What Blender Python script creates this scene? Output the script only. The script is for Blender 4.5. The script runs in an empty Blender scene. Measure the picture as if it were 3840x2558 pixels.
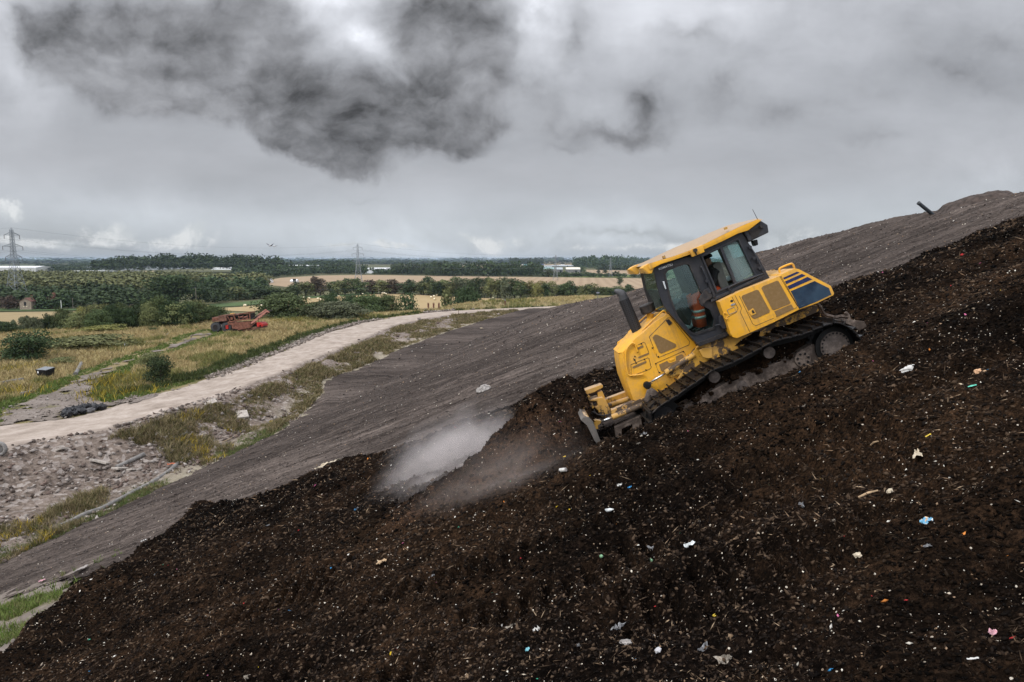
import bpy, bmesh, math, random
import numpy as np
from mathutils import Vector, Matrix, noise as mnoise
from mathutils.geometry import tessellate_polygon

random.seed(7)
RNG = np.random.default_rng(11)
SC = bpy.context.scene
COL = SC.collection

# ------------------------------------------------------------------ survey of the place
# metres; the drone hovers at the origin, x to the right, y away from it, the flat farmland 27 m below
FPX, PCX, PCY, HORIZON = 2560.0, 1920.0, 1279.0, 972.0
PITCH = math.atan((PCY - HORIZON) / FPX)
CP, SP = math.cos(PITCH), math.sin(PITCH)
PLAIN, SHELF = -27.0, -14.0

def sight(px, py):
    u = (px - PCX) / FPX
    v = (PCY - py) / FPX
    return np.array([u, CP + v * SP, v * CP - SP])

def at_range(px, py, Y):
    d = sight(px, py)
    return d * (Y / d[1])

def on_level(px, py, z):
    d = sight(px, py)
    return d * (z / d[2])

# ------------------------------------------------------------------ numpy noise
def _h(ix, iy, seed):
    n = (ix.astype(np.int64) * 374761393 + iy.astype(np.int64) * 668265263 + seed * 974634777) & 0xffffffff
    n = ((n ^ (n >> 13)) * 1274126177) & 0xffffffff
    n = n ^ (n >> 16)
    return (n & 0xffff) / 65535.0

def vnoise(x, y, seed=0):
    x = np.asarray(x, float); y = np.asarray(y, float)
    ix = np.floor(x); iy = np.floor(y)
    fx = x - ix; fy = y - iy
    fx = fx * fx * fx * (fx * (fx * 6 - 15) + 10); fy = fy * fy * fy * (fy * (fy * 6 - 15) + 10)
    a = _h(ix, iy, seed); b = _h(ix + 1, iy, seed); c = _h(ix, iy + 1, seed); d = _h(ix + 1, iy + 1, seed)
    return (a + (b - a) * fx) * (1 - fy) + (c + (d - c) * fx) * fy

def fbm(x, y, octv=4, seed=0, gain=0.5):
    s = 0.0; a = 1.0; t = 0.0
    x = np.asarray(x, float); y = np.asarray(y, float)
    for i in range(octv):
        ca, sa = math.cos(1.1 * i), math.sin(1.1 * i)
        s = s + a * vnoise(x * ca - y * sa + 17.3 * i, x * sa + y * ca - 9.1 * i, seed + i * 31)
        t += a; a *= gain; x = x * 2.03; y = y * 2.03
    return s / t

def sstep(a, b, x):
    t = np.clip((x - a) / (b - a), 0, 1)
    return t * t * (3 - 2 * t)

def smin(a, b, k):
    h = np.clip(0.5 + 0.5 * (b - a) / k, 0, 1)
    return b * (1 - h) + a * h - k * h * (1 - h)

# ------------------------------------------------------------------ landform
GA = 0.385
def toe_x(Y):
    return -33.0 + 0.18 * np.asarray(Y, float)

_CY = [0, 28, 42, 52, 60, 66, 75, 84, 105, 127, 160, 188, 260]
_CX = [21.0, 22.0, 23, 22.6, 21.2, 18.0, 14.6, 12.8, 11.8, 10.6, 7.0, 2.0, -14]
def hill_z(x, Y):
    x = np.asarray(x, float); Y = np.asarray(Y, float)
    zs = -16.0 + GA * (x - toe_x(Y))
    xc = np.interp(Y, _CY, _CX)
    zc = -16.0 + GA * (xc - toe_x(Y))
    k = 0.03 + 0.32 * sstep(50, 78, Y)
    z = smin(zs, zc - k * (x - xc), 1.2)
    # thin apron of the layer that runs out beyond the foot of the slope
    tp = apron_x(Y)
    a = (x > tp) & (Y > 61) & (Y < 189)
    if np.any(a):
        z = np.where(a, np.maximum(z, base_z(x, Y) + .48 * np.clip((x - tp) / 2.0, 0, 1)), z)
    return z

def apron_x(Y):
    return np.interp(Y, [61, 70, 79.5, 84, 100, 121, 156, 188], [-22.0, -21.9, -22.4, -23.7, -21.0, -17.7, -7.7, 2.7])

def _edge(pts, z=SHELF):
    w = [on_level(px, py, z) for px, py in pts]
    w.sort(key=lambda p: p[1])
    return np.array(w)

ROAD_IN = _edge([(0, 1686), (85, 1663), (170, 1650), (297, 1634), (425, 1606), (531, 1574), (637, 1540), (807, 1492), (900, 1457), (1034, 1403.5),
                 (1186, 1341), (1346, 1278.6), (1480, 1220), (1614, 1192), (1721, 1178), (1797, 1171)])
ROAD_OUT = _edge([(0, 1596), (127, 1584), (234, 1569.6), (272, 1561), (399, 1529), (552, 1490), (701, 1446), (850, 1398), (900, 1380),
                  (1047, 1319), (1212, 1252), (1346, 1213), (1480, 1189), (1614, 1172), (1748, 1163), (1900, 1156.5)])
def road_in_x(Y):
    Y = np.asarray(Y, float)
    ys = np.concatenate([[0.0], ROAD_IN[:, 1], [ROAD_IN[-1, 1] + 6, ROAD_IN[-1, 1] + 14]])
    xs = np.concatenate([[ROAD_IN[0, 0] - 22], ROAD_IN[:, 0], [4.0, 90.0]])
    return np.interp(Y, ys, xs)
def road_out_x(Y):
    Y = np.asarray(Y, float)
    ys = np.concatenate([[0.0], ROAD_OUT[:, 1], [ROAD_OUT[-1, 1] + 8, ROAD_OUT[-1, 1] + 18]])
    xs = np.concatenate([[ROAD_OUT[0, 0] - 24], ROAD_OUT[:, 0], [12.0, 90.0]])
    return np.interp(Y, ys, xs)

_SHELF_EDGE = [(-300, 128), (-95, 128), (-82, 136), (-72, 146), (-64, 160), (-52, 170), (-38, 172), (-20, 184), (-6, 204), (6, 220), (30, 240), (120, 250), (400, 250)]
def shelf_edge(x):
    return np.interp(x, [p[0] for p in _SHELF_EDGE], [p[1] for p in _SHELF_EDGE])

def base_z(x, Y):
    """everything that is not the heap: shelf with the road, the bank down to the ditch, the drop to the plain"""
    x = np.asarray(x, float); Y = np.asarray(Y, float)
    z = np.full(np.broadcast(x, Y).shape, SHELF)
    z = z + 0.5 * (fbm(x * 0.05, Y * 0.05, 3, 5) - 0.5) * sstep(2, 10, road_out_x(Y) - x)
    zd = np.interp(Y, [20, 38, 68, 116, 150, 175], [-16.6, -16.4, -15.95, -15.0, -14.4, -14.0])
    xi = road_in_x(Y); gap = np.maximum(toe_x(Y) - xi, 2.0)
    t = sstep(0.0, 1.0, (x - xi) / np.minimum(7.5, gap * 0.7))
    bump = (0.55 * (fbm(x * 0.35, Y * 0.22, 3, 21) - 0.5) - .12 * (1 - sstep(2.5, 6, x - xi))) * sstep(0, 1.2, x - xi)
    z = z * (1 - t) + zd * t + bump
    z = z + 1.35 * sstep(1.0, 8.0, Y - np.interp(x, [-42, -30, -20, -12, -1.5, 12], [172, 181, 187, 190, 198, 203])) * sstep(-40, -31, x) * (x < 60)
    e = shelf_edge(x) + 6 * (fbm(x * 0.05, Y * 0.01, 2, 9) - 0.5)
    d = sstep(0, 46, Y - e)
    z = z + (PLAIN - 0.3 - z) * d
    return z

def ground_z(x, Y):
    return np.maximum(base_z(x, Y), hill_z(x, Y))

def land(px, py, fn=ground_z, t0=3.0, t1=400.0):
    """where the line of sight through a measured point of the survey meets the land"""
    d = sight(px, py); d = d / d[1]
    ts = np.geomspace(t0, t1, 3000)
    f = ts * d[2] - fn(ts * d[0], ts)
    k = np.nonzero(f < 0)[0]
    if len(k) == 0: return d * t1
    i = k[0]
    if i == 0: return d * ts[0]
    a, b = ts[i - 1], ts[i]
    for _ in range(30):
        m = 0.5 * (a + b)
        if m * d[2] - float(fn(np.array([m * d[0]]), np.array([m]))[0]) < 0: b = m
        else: a = m
    return d * b

def in_poly(x, y, poly):
    inside = np.zeros(np.shape(x), bool)
    n = len(poly); j = n - 1
    for i in range(n):
        xi, yi = poly[i][0], poly[i][1]; xj, yj = poly[j][0], poly[j][1]
        c = ((yi > y) != (yj > y)) & (x < (xj - xi) * (y - yi) / (yj - yi + 1e-12) + xi)
        inside ^= c; j = i
    return inside

def poly_dist(x, y, poly, closed=True):
    d = np.full(np.shape(x), 1e9)
    n = len(poly)
    for i in range(n if closed else n - 1):
        ax, ay = poly[i][0], poly[i][1]; bx, by = poly[(i + 1) % n][0], poly[(i + 1) % n][1]
        dx, dy = bx - ax, by - ay
        t = np.clip(((x - ax) * dx + (y - ay) * dy) / (dx * dx + dy * dy + 1e-12), 0, 1)
        d = np.minimum(d, np.hypot(x - ax - t * dx, y - ay - t * dy))
    return d

# ------------------------------------------------------------------ mesh helpers
def tag(o, label=None, cat=None, group=None, kind=None):
    if label: o['label'] = label
    if cat: o['category'] = cat
    if group: o['group'] = group
    if kind: o['kind'] = kind
    return o

def np_mesh(name, V, faces, mats=(), smooth=False, cols=None, mat_idx=None, parent=None):
    """faces: (n,k) int array of one face size, or a list of lists"""
    me = bpy.data.meshes.new(name)
    V = np.asarray(V, np.float32)
    if isinstance(faces, np.ndarray):
        n, k = faces.shape
        me.vertices.add(len(V)); me.vertices.foreach_set('co', V.ravel())
        me.loops.add(n * k); me.loops.foreach_set('vertex_index', faces.astype(np.int32).ravel())
        me.polygons.add(n)
        me.polygons.foreach_set('loop_start', np.arange(0, n * k, k, dtype=np.int32))
        try: me.polygons.foreach_set('loop_total', np.full(n, k, np.int32))
        except Exception: pass
        if smooth: me.polygons.foreach_set('use_smooth', np.ones(n, bool))
        me.update(calc_edges=True)
    else:
        me.from_pydata([tuple(v) for v in V], [], [list(map(int, f)) for f in faces])
        if smooth:
            for p in me.polygons: p.use_smooth = True
    if cols is not None:
        a = me.attributes.new('col', 'FLOAT_COLOR', 'POINT')
        c = np.ones((len(V), 4), np.float32); c[:, :3] = cols
        a.data.foreach_set('color', c.ravel())
    for m in (mats if isinstance(mats, (list, tuple)) else [mats]): me.materials.append(m)
    if mat_idx is not None: me.polygons.foreach_set('material_index', np.asarray(mat_idx, np.int32))
    me.validate()
    o = bpy.data.objects.new(name, me); COL.objects.link(o)
    if parent: o.parent = parent
    return o

def add_attr(o, name, vals):
    a = o.data.attributes.new(name, 'FLOAT', 'POINT')
    a.data.foreach_set('value', np.asarray(vals, np.float32))

def grid_sheet(name, xs, ys, zfun, mat, mask=None, attrs=None, smooth=True):
    X, Y = np.meshgrid(xs, ys)
    Z = zfun(X, Y)
    V = np.stack([X, Y, Z], -1).reshape(-1, 3)
    nx, ny = len(xs), len(ys)
    idx = np.arange(nx * ny).reshape(ny, nx)
    F = np.stack([idx[:-1, :-1], idx[:-1, 1:], idx[1:, 1:], idx[1:, :-1]], -1).reshape(-1, 4)
    at = {k: f(X, Y).ravel() for k, f in (attrs or {}).items()}
    if mask is not None:
        m = mask(X, Y).ravel()
        F = F[m[F].all(1)]
        used = np.unique(F)
        re = np.full(len(V), -1); re[used] = np.arange(len(used))
        V = V[used]; F = re[F]
        at = {k: a[used] for k, a in at.items()}
    o = np_mesh(name, V, F, mat, smooth)
    for k, a in at.items(): add_attr(o, k, a)
    return o

def empty(name, loc=(0, 0, 0), rz=0.0, parent=None):
    o = bpy.data.objects.new(name, None); COL.objects.link(o)
    o.location = loc; o.rotation_euler = (0, 0, rz); o.empty_display_size = 0.2
    if parent: o.parent = parent
    return o

class MB:
    """collects simple shapes and links them as one mesh object"""
    def __init__(s): s.V = []; s.F = []
    def add(s, V, F):
        b = len(s.V); s.V += [tuple(v) for v in V]; s.F += [[i + b for i in f] for f in F]
    def box(s, c, d, rot=None):
        c = Vector(c); q = []
        for k in range(8):
            p = Vector(((k & 1) - .5, ((k >> 1) & 1) - .5, ((k >> 2) & 1) - .5)); p = Vector((p.x * d[0], p.y * d[1], p.z * d[2]))
            if rot is not None: p = rot @ p
            q.append(c + p)
        s.add(q, [[0, 2, 3, 1], [4, 5, 7, 6], [0, 1, 5, 4], [2, 6, 7, 3], [0, 4, 6, 2], [1, 3, 7, 5]])
        return s
    def bar(s, a, b, w, h=None, up=(0, 0, 1)):
        a = Vector(a); b = Vector(b); h = w if h is None else h
        d = (b - a); L = d.length
        if L < 1e-9: return s
        x = d / L; y = Vector(up).cross(x)
        if y.length < 1e-4: y = Vector((0, 1, 0)).cross(x)
        y.normalize(); z = x.cross(y)
        R = Matrix((x, y, z)).transposed()
        return s.box((a + b) / 2, (L, w, h), R)
    def tube(s, pts, r, n=8, caps=True):
        pts = [Vector(p) for p in pts]; rs = r if isinstance(r, (list, tuple)) else [r] * len(pts)
        t0 = (pts[1] - pts[0]).normalized(); ref = Vector((0, 0, 1)) if abs(t0.z) < .9 else Vector((1, 0, 0))
        nrm = t0.cross(ref).normalized(); rings = []; V = []
        for i, p in enumerate(pts):
            t = (pts[min(i + 1, len(pts) - 1)] - pts[max(i - 1, 0)]).normalized()
            nrm = (nrm - t * nrm.dot(t)).normalized(); bi = t.cross(nrm)
            for k in range(n):
                a = 2 * math.pi * k / n
                V.append(p + (nrm * math.cos(a) + bi * math.sin(a)) * rs[i])
        F = []
        for i in range(len(pts) - 1):
            for k in range(n):
                F.append([i * n + k, i * n + (k + 1) % n, (i + 1) * n + (k + 1) % n, (i + 1) * n + k])
        if caps:
            F.append(list(range(n))[::-1]); F.append([(len(pts) - 1) * n + k for k in range(n)])
        s.add(V, F); return s
    def disc(s, c, axis, r, depth, n=24, r2=None):
        c = Vector(c); a = Vector(axis).normalized()
        return s.tube([c - a * depth / 2, c + a * depth / 2], [r, r if r2 is None else r2], n)
    def loft(s, rings, caps=True):
        n = len(rings[0]); V = [p for r in rings for p in r]; F = []
        for i in range(len(rings) - 1):
            for k in range(n):
                F.append([i * n + k, i * n + (k + 1) % n, (i + 1) * n + (k + 1) % n, (i + 1) * n + k])
        b = len(s.V); s.add(V, F)
        if caps:
            for r, off in ((rings[0], 0), (rings[-1], (len(rings) - 1) * n)):
                tri = tessellate_polygon([[Vector(p) for p in r]])
                s.F += [[b + off + i for i in t] for t in tri]
        return s
    def surf(s, rows):
        n = len(rows[0]); V = [p for r in rows for p in r]
        F = [[i * n + k, i * n + k + 1, (i + 1) * n + k + 1, (i + 1) * n + k] for i in range(len(rows) - 1) for k in range(n - 1)]
        s.add(V, F); return s
    def build(s, name, mat, parent=None, smooth=False, bevel=0.0, seg=2, auto=None):
        me = bpy.data.meshes.new(name); me.from_pydata(s.V, [], s.F)
        bm = bmesh.new(); bm.from_mesh(me)
        bmesh.ops.remove_doubles(bm, verts=bm.verts, dist=1e-5)
        bmesh.ops.recalc_face_normals(bm, faces=bm.faces)
        if bevel > 0:
            es = [e for e in bm.edges if len(e.link_faces) == 2 and e.calc_face_angle(0) > 0.35]
            bmesh.ops.bevel(bm, geom=es, offset=bevel, segments=seg, affect='EDGES', profile=0.6, clamp_overlap=True)
        bm.to_mesh(me); bm.free()
        if smooth or auto:
            for p in me.polygons: p.use_smooth = True
            if auto: me.set_sharp_from_angle(angle=math.radians(auto))
        for m in (mat if isinstance(mat, (list, tuple)) else [mat]): me.materials.append(m)
        o = bpy.data.objects.new(name, me); COL.objects.link(o)
        if parent: o.parent = parent
        return o

def copy_tree(o, parent=None):
    c = o.copy(); COL.objects.link(c)
    if parent is not None: c.parent = parent
    for ch in list(o.children): copy_tree(ch, c)
    return c
# ------------------------------------------------------------------ materials
class NT:
    def __init__(s, tree): s.t = tree
    def n(s, typ, ins=None, **props):
        nd = s.t.nodes.new('ShaderNode' + typ)
        for k, v in props.items(): setattr(nd, k, v)
        for k, v in (ins or {}).items():
            sock = nd.inputs[k]
            if isinstance(v, bpy.types.NodeSocket): s.t.links.new(v, sock)
            else: sock.default_value = v
        return nd
    def math(s, op, a, b=0.0, c=0.0, clamp=False):
        return s.n('Math', {0: a, 1: b, 2: c}, operation=op, use_clamp=clamp).outputs[0]
    def mix(s, f, a, b, blend='MIX'):
        nd = s.n('Mix', None, data_type='RGBA', blend_type=blend)
        for k, v in ((0, f), (6, a), (7, b)):
            if isinstance(v, bpy.types.NodeSocket): s.t.links.new(v, nd.inputs[k])
            else: nd.inputs[k].default_value = v if k == 0 else (tuple(v) + (1,) if len(v) == 3 else v)
        return nd.outputs[2]
    def ramp(s, f, stops, interp='LINEAR'):
        nd = s.n('ValToRGB', {0: f}); cr = nd.color_ramp; cr.interpolation = interp
        while len(cr.elements) < len(stops): cr.elements.new(0.5)
        for e, (p, c) in zip(cr.elements, stops):
            e.position = p; e.color = (c, c, c, 1) if isinstance(c, (int, float)) else tuple(c) + (1,)
        return nd.outputs[0]
    def rng(s, v, a, b, c=0.0, d=1.0, smooth=True):
        return s.n('MapRange', {0: v, 1: a, 2: b, 3: c, 4: d}, interpolation_type='SMOOTHSTEP' if smooth else 'LINEAR').outputs[0]
    def noise(s, vec, scale, detail=4, rough=.55, dist=0.0):
        return s.n('TexNoise', {'Vector': vec, 'Scale': scale, 'Detail': detail, 'Roughness': rough, 'Distortion': dist})
    def bump(s, h, strength=.4, dist=.02, normal=None):
        i = {'Height': h, 'Strength': strength, 'Distance': dist}
        if normal is not None: i['Normal'] = normal
        return s.n('Bump', i).outputs[0]
    def scale(s, vec, sc, rot=(0, 0, 0)):
        return s.n('Mapping', {'Vector': vec, 'Scale': sc, 'Rotation': rot}).outputs[0]

def material(name):
    m = bpy.data.materials.new(name); m.use_nodes = True
    t = NT(m.node_tree); b = m.node_tree.nodes['Principled BSDF']
    b.inputs['Roughness'].default_value = .8
    b.inputs['Specular IOR Level'].default_value = .3
    geo = t.n('NewGeometry').outputs['Position']; tc = t.n('TexCoord')
    def put(**k):
        for kk, v in k.items():
            key = {'col': 'Base Color', 'rough': 'Roughness', 'metal': 'Metallic', 'spec': 'Specular IOR Level', 'nrm': 'Normal'}[kk]
            if isinstance(v, bpy.types.NodeSocket): m.node_tree.links.new(v, b.inputs[key])
            elif key == 'Base Color': b.inputs[key].default_value = tuple(v) + (1,)
            else: b.inputs[key].default_value = v
    return m, t, geo, tc.outputs['Object'], put

M = {}
def plain(name, col, rough=.7, metal=0.0, spec=.3, vary=.25, scale=6.0, bump=0.0):
    m, t, P, O, put = material(name)
    n = t.noise(O, scale, 5, .6).outputs[0]
    lo = [c * (1 - vary) for c in col]; hi = [min(1, c * (1 + vary)) for c in col]
    put(col=t.mix(t.rng(n, .3, .7), lo, hi), rough=rough, metal=metal, spec=spec)
    if bump: put(nrm=t.bump(t.noise(O, scale * 6, 4).outputs[0], bump, .02))
    M[name] = m; return m

def soil_mats():
    # fresh dark waste soil with fibres and flecks
    m, t, P, O, put = material('fresh_dark_soil')
    big = t.noise(P, .35, 4, .6).outputs[0]
    mid = t.noise(P, 4.0, 6, .65).outputs[0]
    st = t.noise(t.scale(P, (3.0, 16, 16), (0, 0.36, 0)), 1.6, 5, .7).outputs[0]
    fine = t.noise(P, 26, 5, .75).outputs[0]
    f = t.math('ADD', t.math('MULTIPLY', fine, .6), t.math('ADD', t.math('MULTIPLY', mid, .35), t.math('MULTIPLY', st, .25)))
    c = t.ramp(f, [(.46, (.0030, .0023, .0018)), (.59, (.0095, .0066, .0048)), (.71, (.035, .0222, .0142)), (.87, (.12, .077, .050))])
    c = t.mix(t.rng(big, .36, .64), t.mix(1.0, c, (.45, .46, .5), 'MULTIPLY'), t.mix(1.0, c, (1.7, 1.5, 1.3), 'MULTIPLY'))
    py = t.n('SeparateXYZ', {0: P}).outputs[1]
    far_dark = t.rng(t.math('ADD', py, t.math('MULTIPLY', t.math('SUBTRACT', t.noise(P, .5, 4).outputs[0], .5), 7.0)), 14.5, 19.0)
    c = t.mix(far_dark, c, t.mix(1.0, c, (.48, .50, .55), 'MULTIPLY'))  # soil colour gets darker with distance along y, the edge broken by noise
    v = t.n('TexVoronoi', {'Vector': P, 'Scale': 26.0, 'Randomness': 1.0})
    rc = t.n('SeparateColor', {0: v.outputs['Color']})
    spk = t.math('MULTIPLY', t.math('GREATER_THAN', rc.outputs[0], .90), t.math('LESS_THAN', v.outputs['Distance'], .23))
    c = t.mix(spk, c, t.mix(rc.outputs[1], (.62, .56, .47), (.20, .13, .08)))
    h = t.math('ADD', t.math('MULTIPLY', mid, .6), t.math('MULTIPLY', fine, .5))
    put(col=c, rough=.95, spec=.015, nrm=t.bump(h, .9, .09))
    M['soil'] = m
    # older, compacted and dried grey layer of the slope
    m, t, P, O, put = material('dry_grey_slope_soil')
    st = t.noise(t.scale(P, (.10, 1.9, .5), (0, 0, .06)), 1.0, 5, .62).outputs[0]
    st2 = t.noise(t.scale(P, (.8, 8.0, 3.0), (0, 0, .05)), 1.0, 6, .68).outputs[0]
    fine = t.noise(P, 9, 6, .75).outputs[0]
    f = t.math('ADD', t.math('MULTIPLY', fine, .42), t.math('ADD', t.math('MULTIPLY', st, .42), t.math('MULTIPLY', st2, .30)))
    c = t.ramp(f, [(.45, (.017, .0138, .0125)), (.55, (.052, .0445, .041)), (.64, (.098, .084, .077)), (.80, (.19, .163, .148))])
    v = t.n('TexVoronoi', {'Vector': P, 'Scale': 14.0, 'Randomness': 1.0})
    rc = t.n('SeparateColor', {0: v.outputs['Color']})
    spk = t.math('MULTIPLY', t.math('GREATER_THAN', rc.outputs[0], .95), t.math('LESS_THAN', v.outputs['Distance'], .2))
    c = t.mix(spk, c, t.mix(rc.outputs[1], (.5, .47, .43), (.24, .2, .17)))
    h = t.math('ADD', t.math('MULTIPLY', st2, .5), t.math('MULTIPLY', fine, .6))
    wet = t.rng(t.noise(t.scale(P, (.5, 1, 1)), .11, 5, .62).outputs[0], .38, .62)
    c = t.mix(wet, t.mix(1.0, c, (.78, .74, .71), 'MULTIPLY'), t.mix(1.0, c, (1.30, 1.23, 1.17), 'MULTIPLY'))
    put(col=c, rough=.95, spec=.02, nrm=t.bump(h, .8, .11))
    M['slope'] = m

def earth_mats():
    # meadow ground under the grass
    m, t, P, O, put = material('meadow_ground')
    a = t.noise(P, .055, 5, .6).outputs[0]; b = t.noise(P, .5, 5, .6).outputs[0]
    c = t.ramp(t.math('ADD', t.math('MULTIPLY', a, .6), t.math('MULTIPLY', b, .45)),
               [(.36, (.075, .082, .03)), (.47, (.14, .125, .056)), (.58, (.22, .175, .095)), (.72, (.27, .215, .125))])
    put(col=c, rough=.95, spec=.05, nrm=t.bump(t.noise(P, 2.5, 5).outputs[0], .6, .2)); M['meadow'] = m
    # haul road
    m, t, P, O, put = material('dusty_haul_road')
    st = t.n('Attribute', attribute_name='across').outputs['Fac']
    al = t.n('Attribute', attribute_name='along').outputs['Fac']
    v = t.n('CombineXYZ', {0: st, 1: t.math('MULTIPLY', al, .06), 2: 0.0}).outputs[0]
    a = t.noise(v, 7.0, 5, .65).outputs[0]; b = t.noise(P, .35, 4, .6).outputs[0]; d = t.noise(P, 5, 4, .7).outputs[0]
    c = t.ramp(t.math('ADD', t.math('MULTIPLY', a, .55), t.math('ADD', t.math('MULTIPLY', b, .3), t.math('MULTIPLY', d, .2))),
               [(.38, (.21, .170, .138)), (.52, (.32, .266, .224)), (.68, (.44, .378, .33))])
    e = t.rng(t.math('ABSOLUTE', t.math('SUBTRACT', st, .5)), .36, .5)
    c = t.mix(t.math('MULTIPLY', e, .55), c, (.18, .145, .12))
    put(col=c, rough=.95, spec=.08, nrm=t.bump(d, .4, .06)); M['road'] = m
    # bare gravel track and verge
    m, t, P, O, put = material('bare_gravel')
    a = t.noise(P, .25, 5, .65).outputs[0]; d = t.noise(P, 4.5, 6, .75).outputs[0]
    c = t.ramp(t.math('ADD', t.math('MULTIPLY', a, .5), t.math('MULTIPLY', d, .5)),
               [(.36, (.10, .082, .068)), (.5, (.175, .147, .127)), (.64, (.25, .215, .192)), (.8, (.36, .32, .29))])
    g = t.rng(t.noise(P, .45, 4, .6).outputs[0], .58, .7)
    c = t.mix(t.math('MULTIPLY', g, .6), c, (.13, .12, .05))
    put(col=c, rough=.95, spec=.08, nrm=t.bump(d, .6, .08)); M['gravel'] = m
    # rubble bank below the road
    m, t, P, O, put = material('rubble_bank_earth')
    a = t.noise(P, .22, 4, .6).outputs[0]; d = t.noise(P, 2.6, 6, .75).outputs[0]
    vo = t.n('TexVoronoi', {'Vector': P, 'Scale': 3.2})
    c = t.ramp(t.math('ADD', t.math('MULTIPLY', a, .35), t.math('MULTIPLY', d, .65)),
               [(.36, (.06, .046, .038)), (.5, (.155, .122, .10)), (.62, (.245, .20, .17)), (.8, (.40, .35, .31))])
    rc = t.n('SeparateColor', {0: vo.outputs['Color']})
    c = t.mix(t.math('MULTIPLY', t.math('GREATER_THAN', rc.outputs[0], .72), .6), c, t.mix(rc.outputs[1], (.19, .15, .13), (.40, .36, .33)))
    pl = t.n('Attribute', attribute_name='pale').outputs['Fac']
    c = t.mix(t.math('MULTIPLY', pl, .7), c, t.mix(d, (.19, .165, .115), (.36, .32, .24)))
    put(col=c, rough=.95, spec=.08, nrm=t.bump(t.math('ADD', d, t.math('MULTIPLY', vo.outputs['Distance'], .7)), .9, .14)); M['bank'] = m

def field(name, lo, hi, rot, freq, dark=.2):
    m, t, P, O, put = material(name)
    v = t.scale(P, (1, 1, 1), (0, 0, rot))
    w = t.n('TexWave', {'Vector': v, 'Scale': freq, 'Distortion': 1.2, 'Detail': 2.0, 'Detail Scale': .4}).outputs['Fac']
    a = t.noise(P, .02, 5, .6).outputs[0]; d = t.noise(t.scale(P, (.2, 1, 1), (0, 0, rot)), .5, 5, .7).outputs[0]
    f = t.math('ADD', t.math('MULTIPLY', w, .25), t.math('ADD', t.math('MULTIPLY', a, .45), t.math('MULTIPLY', d, .35)))
    put(col=t.ramp(f, [(.3, lo), (.75, hi)]), rough=.95, spec=.05)
    M[name] = m; return m

def leaf_mat(name, lo, hi, var=.6):
    m, t, P, O, put = material(name)
    r = t.n('NewGeometry').outputs['Random Per Island']
    oi = t.n('ObjectInfo').outputs['Random']
    n = t.math('ADD', t.math('MULTIPLY', t.noise(O, .55, 3, .6).outputs[0], .5), t.math('MULTIPLY', t.noise(P, .035, 3, .6).outputs[0], .5))
    f = t.math('ADD', t.math('MULTIPLY', r, .45), t.math('MULTIPLY', n, .6))
    c = t.mix(t.rng(f, .2, .8, smooth=False), lo, hi)
    hs = t.n('HueSaturation', {'Color': c, 'Hue': t.math('ADD', .485, t.math('MULTIPLY', oi, .03)), 'Value': t.math('ADD', .78, t.math('MULTIPLY', oi, .5)), 'Saturation': .9})
    put(col=hs.outputs[0], rough=.75, spec=.12)
    M[name] = m; return m

def vcol_mat(name, rough=.9, spec=.08, mul=1.0):
    m, t, P, O, put = material(name)
    c = t.n('Attribute', attribute_name='col').outputs['Color']
    n = t.noise(P, 1.4, 3).outputs[0]
    put(col=t.mix(t.rng(n, .3, .7), t.mix(1.0, c, (.8, .8, .8), 'MULTIPLY'), c), rough=rough, spec=spec)
    M[name] = m; return m

soil_mats(); earth_mats()
field('stubble_near', (.17, .13, .07), (.34, .265, .15), .25, .10)
field('stubble_bales', (.24, .175, .09), (.40, .305, .17), .95, .07)
field('stubble_far', (.245, .178, .115), (.33, .25, .168), .1, .03)
field('green_field', (.055, .085, .036), (.10, .135, .06), .4, .06)
field('pasture', (.09, .12, .04), (.16, .19, .07), .2, .02)
field('farmland', (.055, .06, .032), (.13, .125, .065), .4, .004)
leaf_mat('leaf_dark', (0.016, 0.028, 0.011), (0.054, 0.084, 0.030))
leaf_mat('leaf_mid', (0.030, 0.046, 0.015), (0.092, 0.119, 0.041))
leaf_mat('leaf_olive', (0.060, 0.072, 0.024), (0.185, 0.195, 0.070))
leaf_mat('leaf_grey', (0.049, 0.062, 0.030), (0.142, 0.159, 0.084))
leaf_mat('leaf_yellow', (0.084, 0.088, 0.019), (0.236, 0.209, 0.057))
leaf_mat('leaf_brown', (0.041, 0.030, 0.019), (0.101, 0.070, 0.046))
plain('bark', (.07, .055, .042), .9, bump=.4)
vcol_mat('grass_blades'); vcol_mat('litter', .85, .03); vcol_mat('stone', .9, .03)
# ------------------------------------------------------------------ camera, light and sky
def make_camera():
    cd = bpy.data.cameras.new('camera'); cam = bpy.data.objects.new('camera', cd); COL.objects.link(cam)
    cd.sensor_width = 36.0; cd.lens = 36.0 * FPX / 3840.0; cd.clip_start = .1; cd.clip_end = 60000
    cam.rotation_euler = (math.pi / 2 - PITCH, 0, 0)
    SC.camera = cam

SUN_EL, SUN_AZ = math.radians(43), math.radians(-122)      # azimuth from +y towards +x
def make_light():
    ld = bpy.data.lights.new('sun', 'SUN'); ld.energy = 1.5; ld.angle = math.radians(10); ld.color = (1.0, .965, .91)
    s = bpy.data.objects.new('sun', ld); COL.objects.link(s)
    d = Vector((math.sin(SUN_AZ) * math.cos(SUN_EL), math.cos(SUN_AZ) * math.cos(SUN_EL), math.sin(SUN_EL)))
    s.rotation_euler = d.to_track_quat('Z', 'Y').to_euler()
    s.location = d * 60

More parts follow.
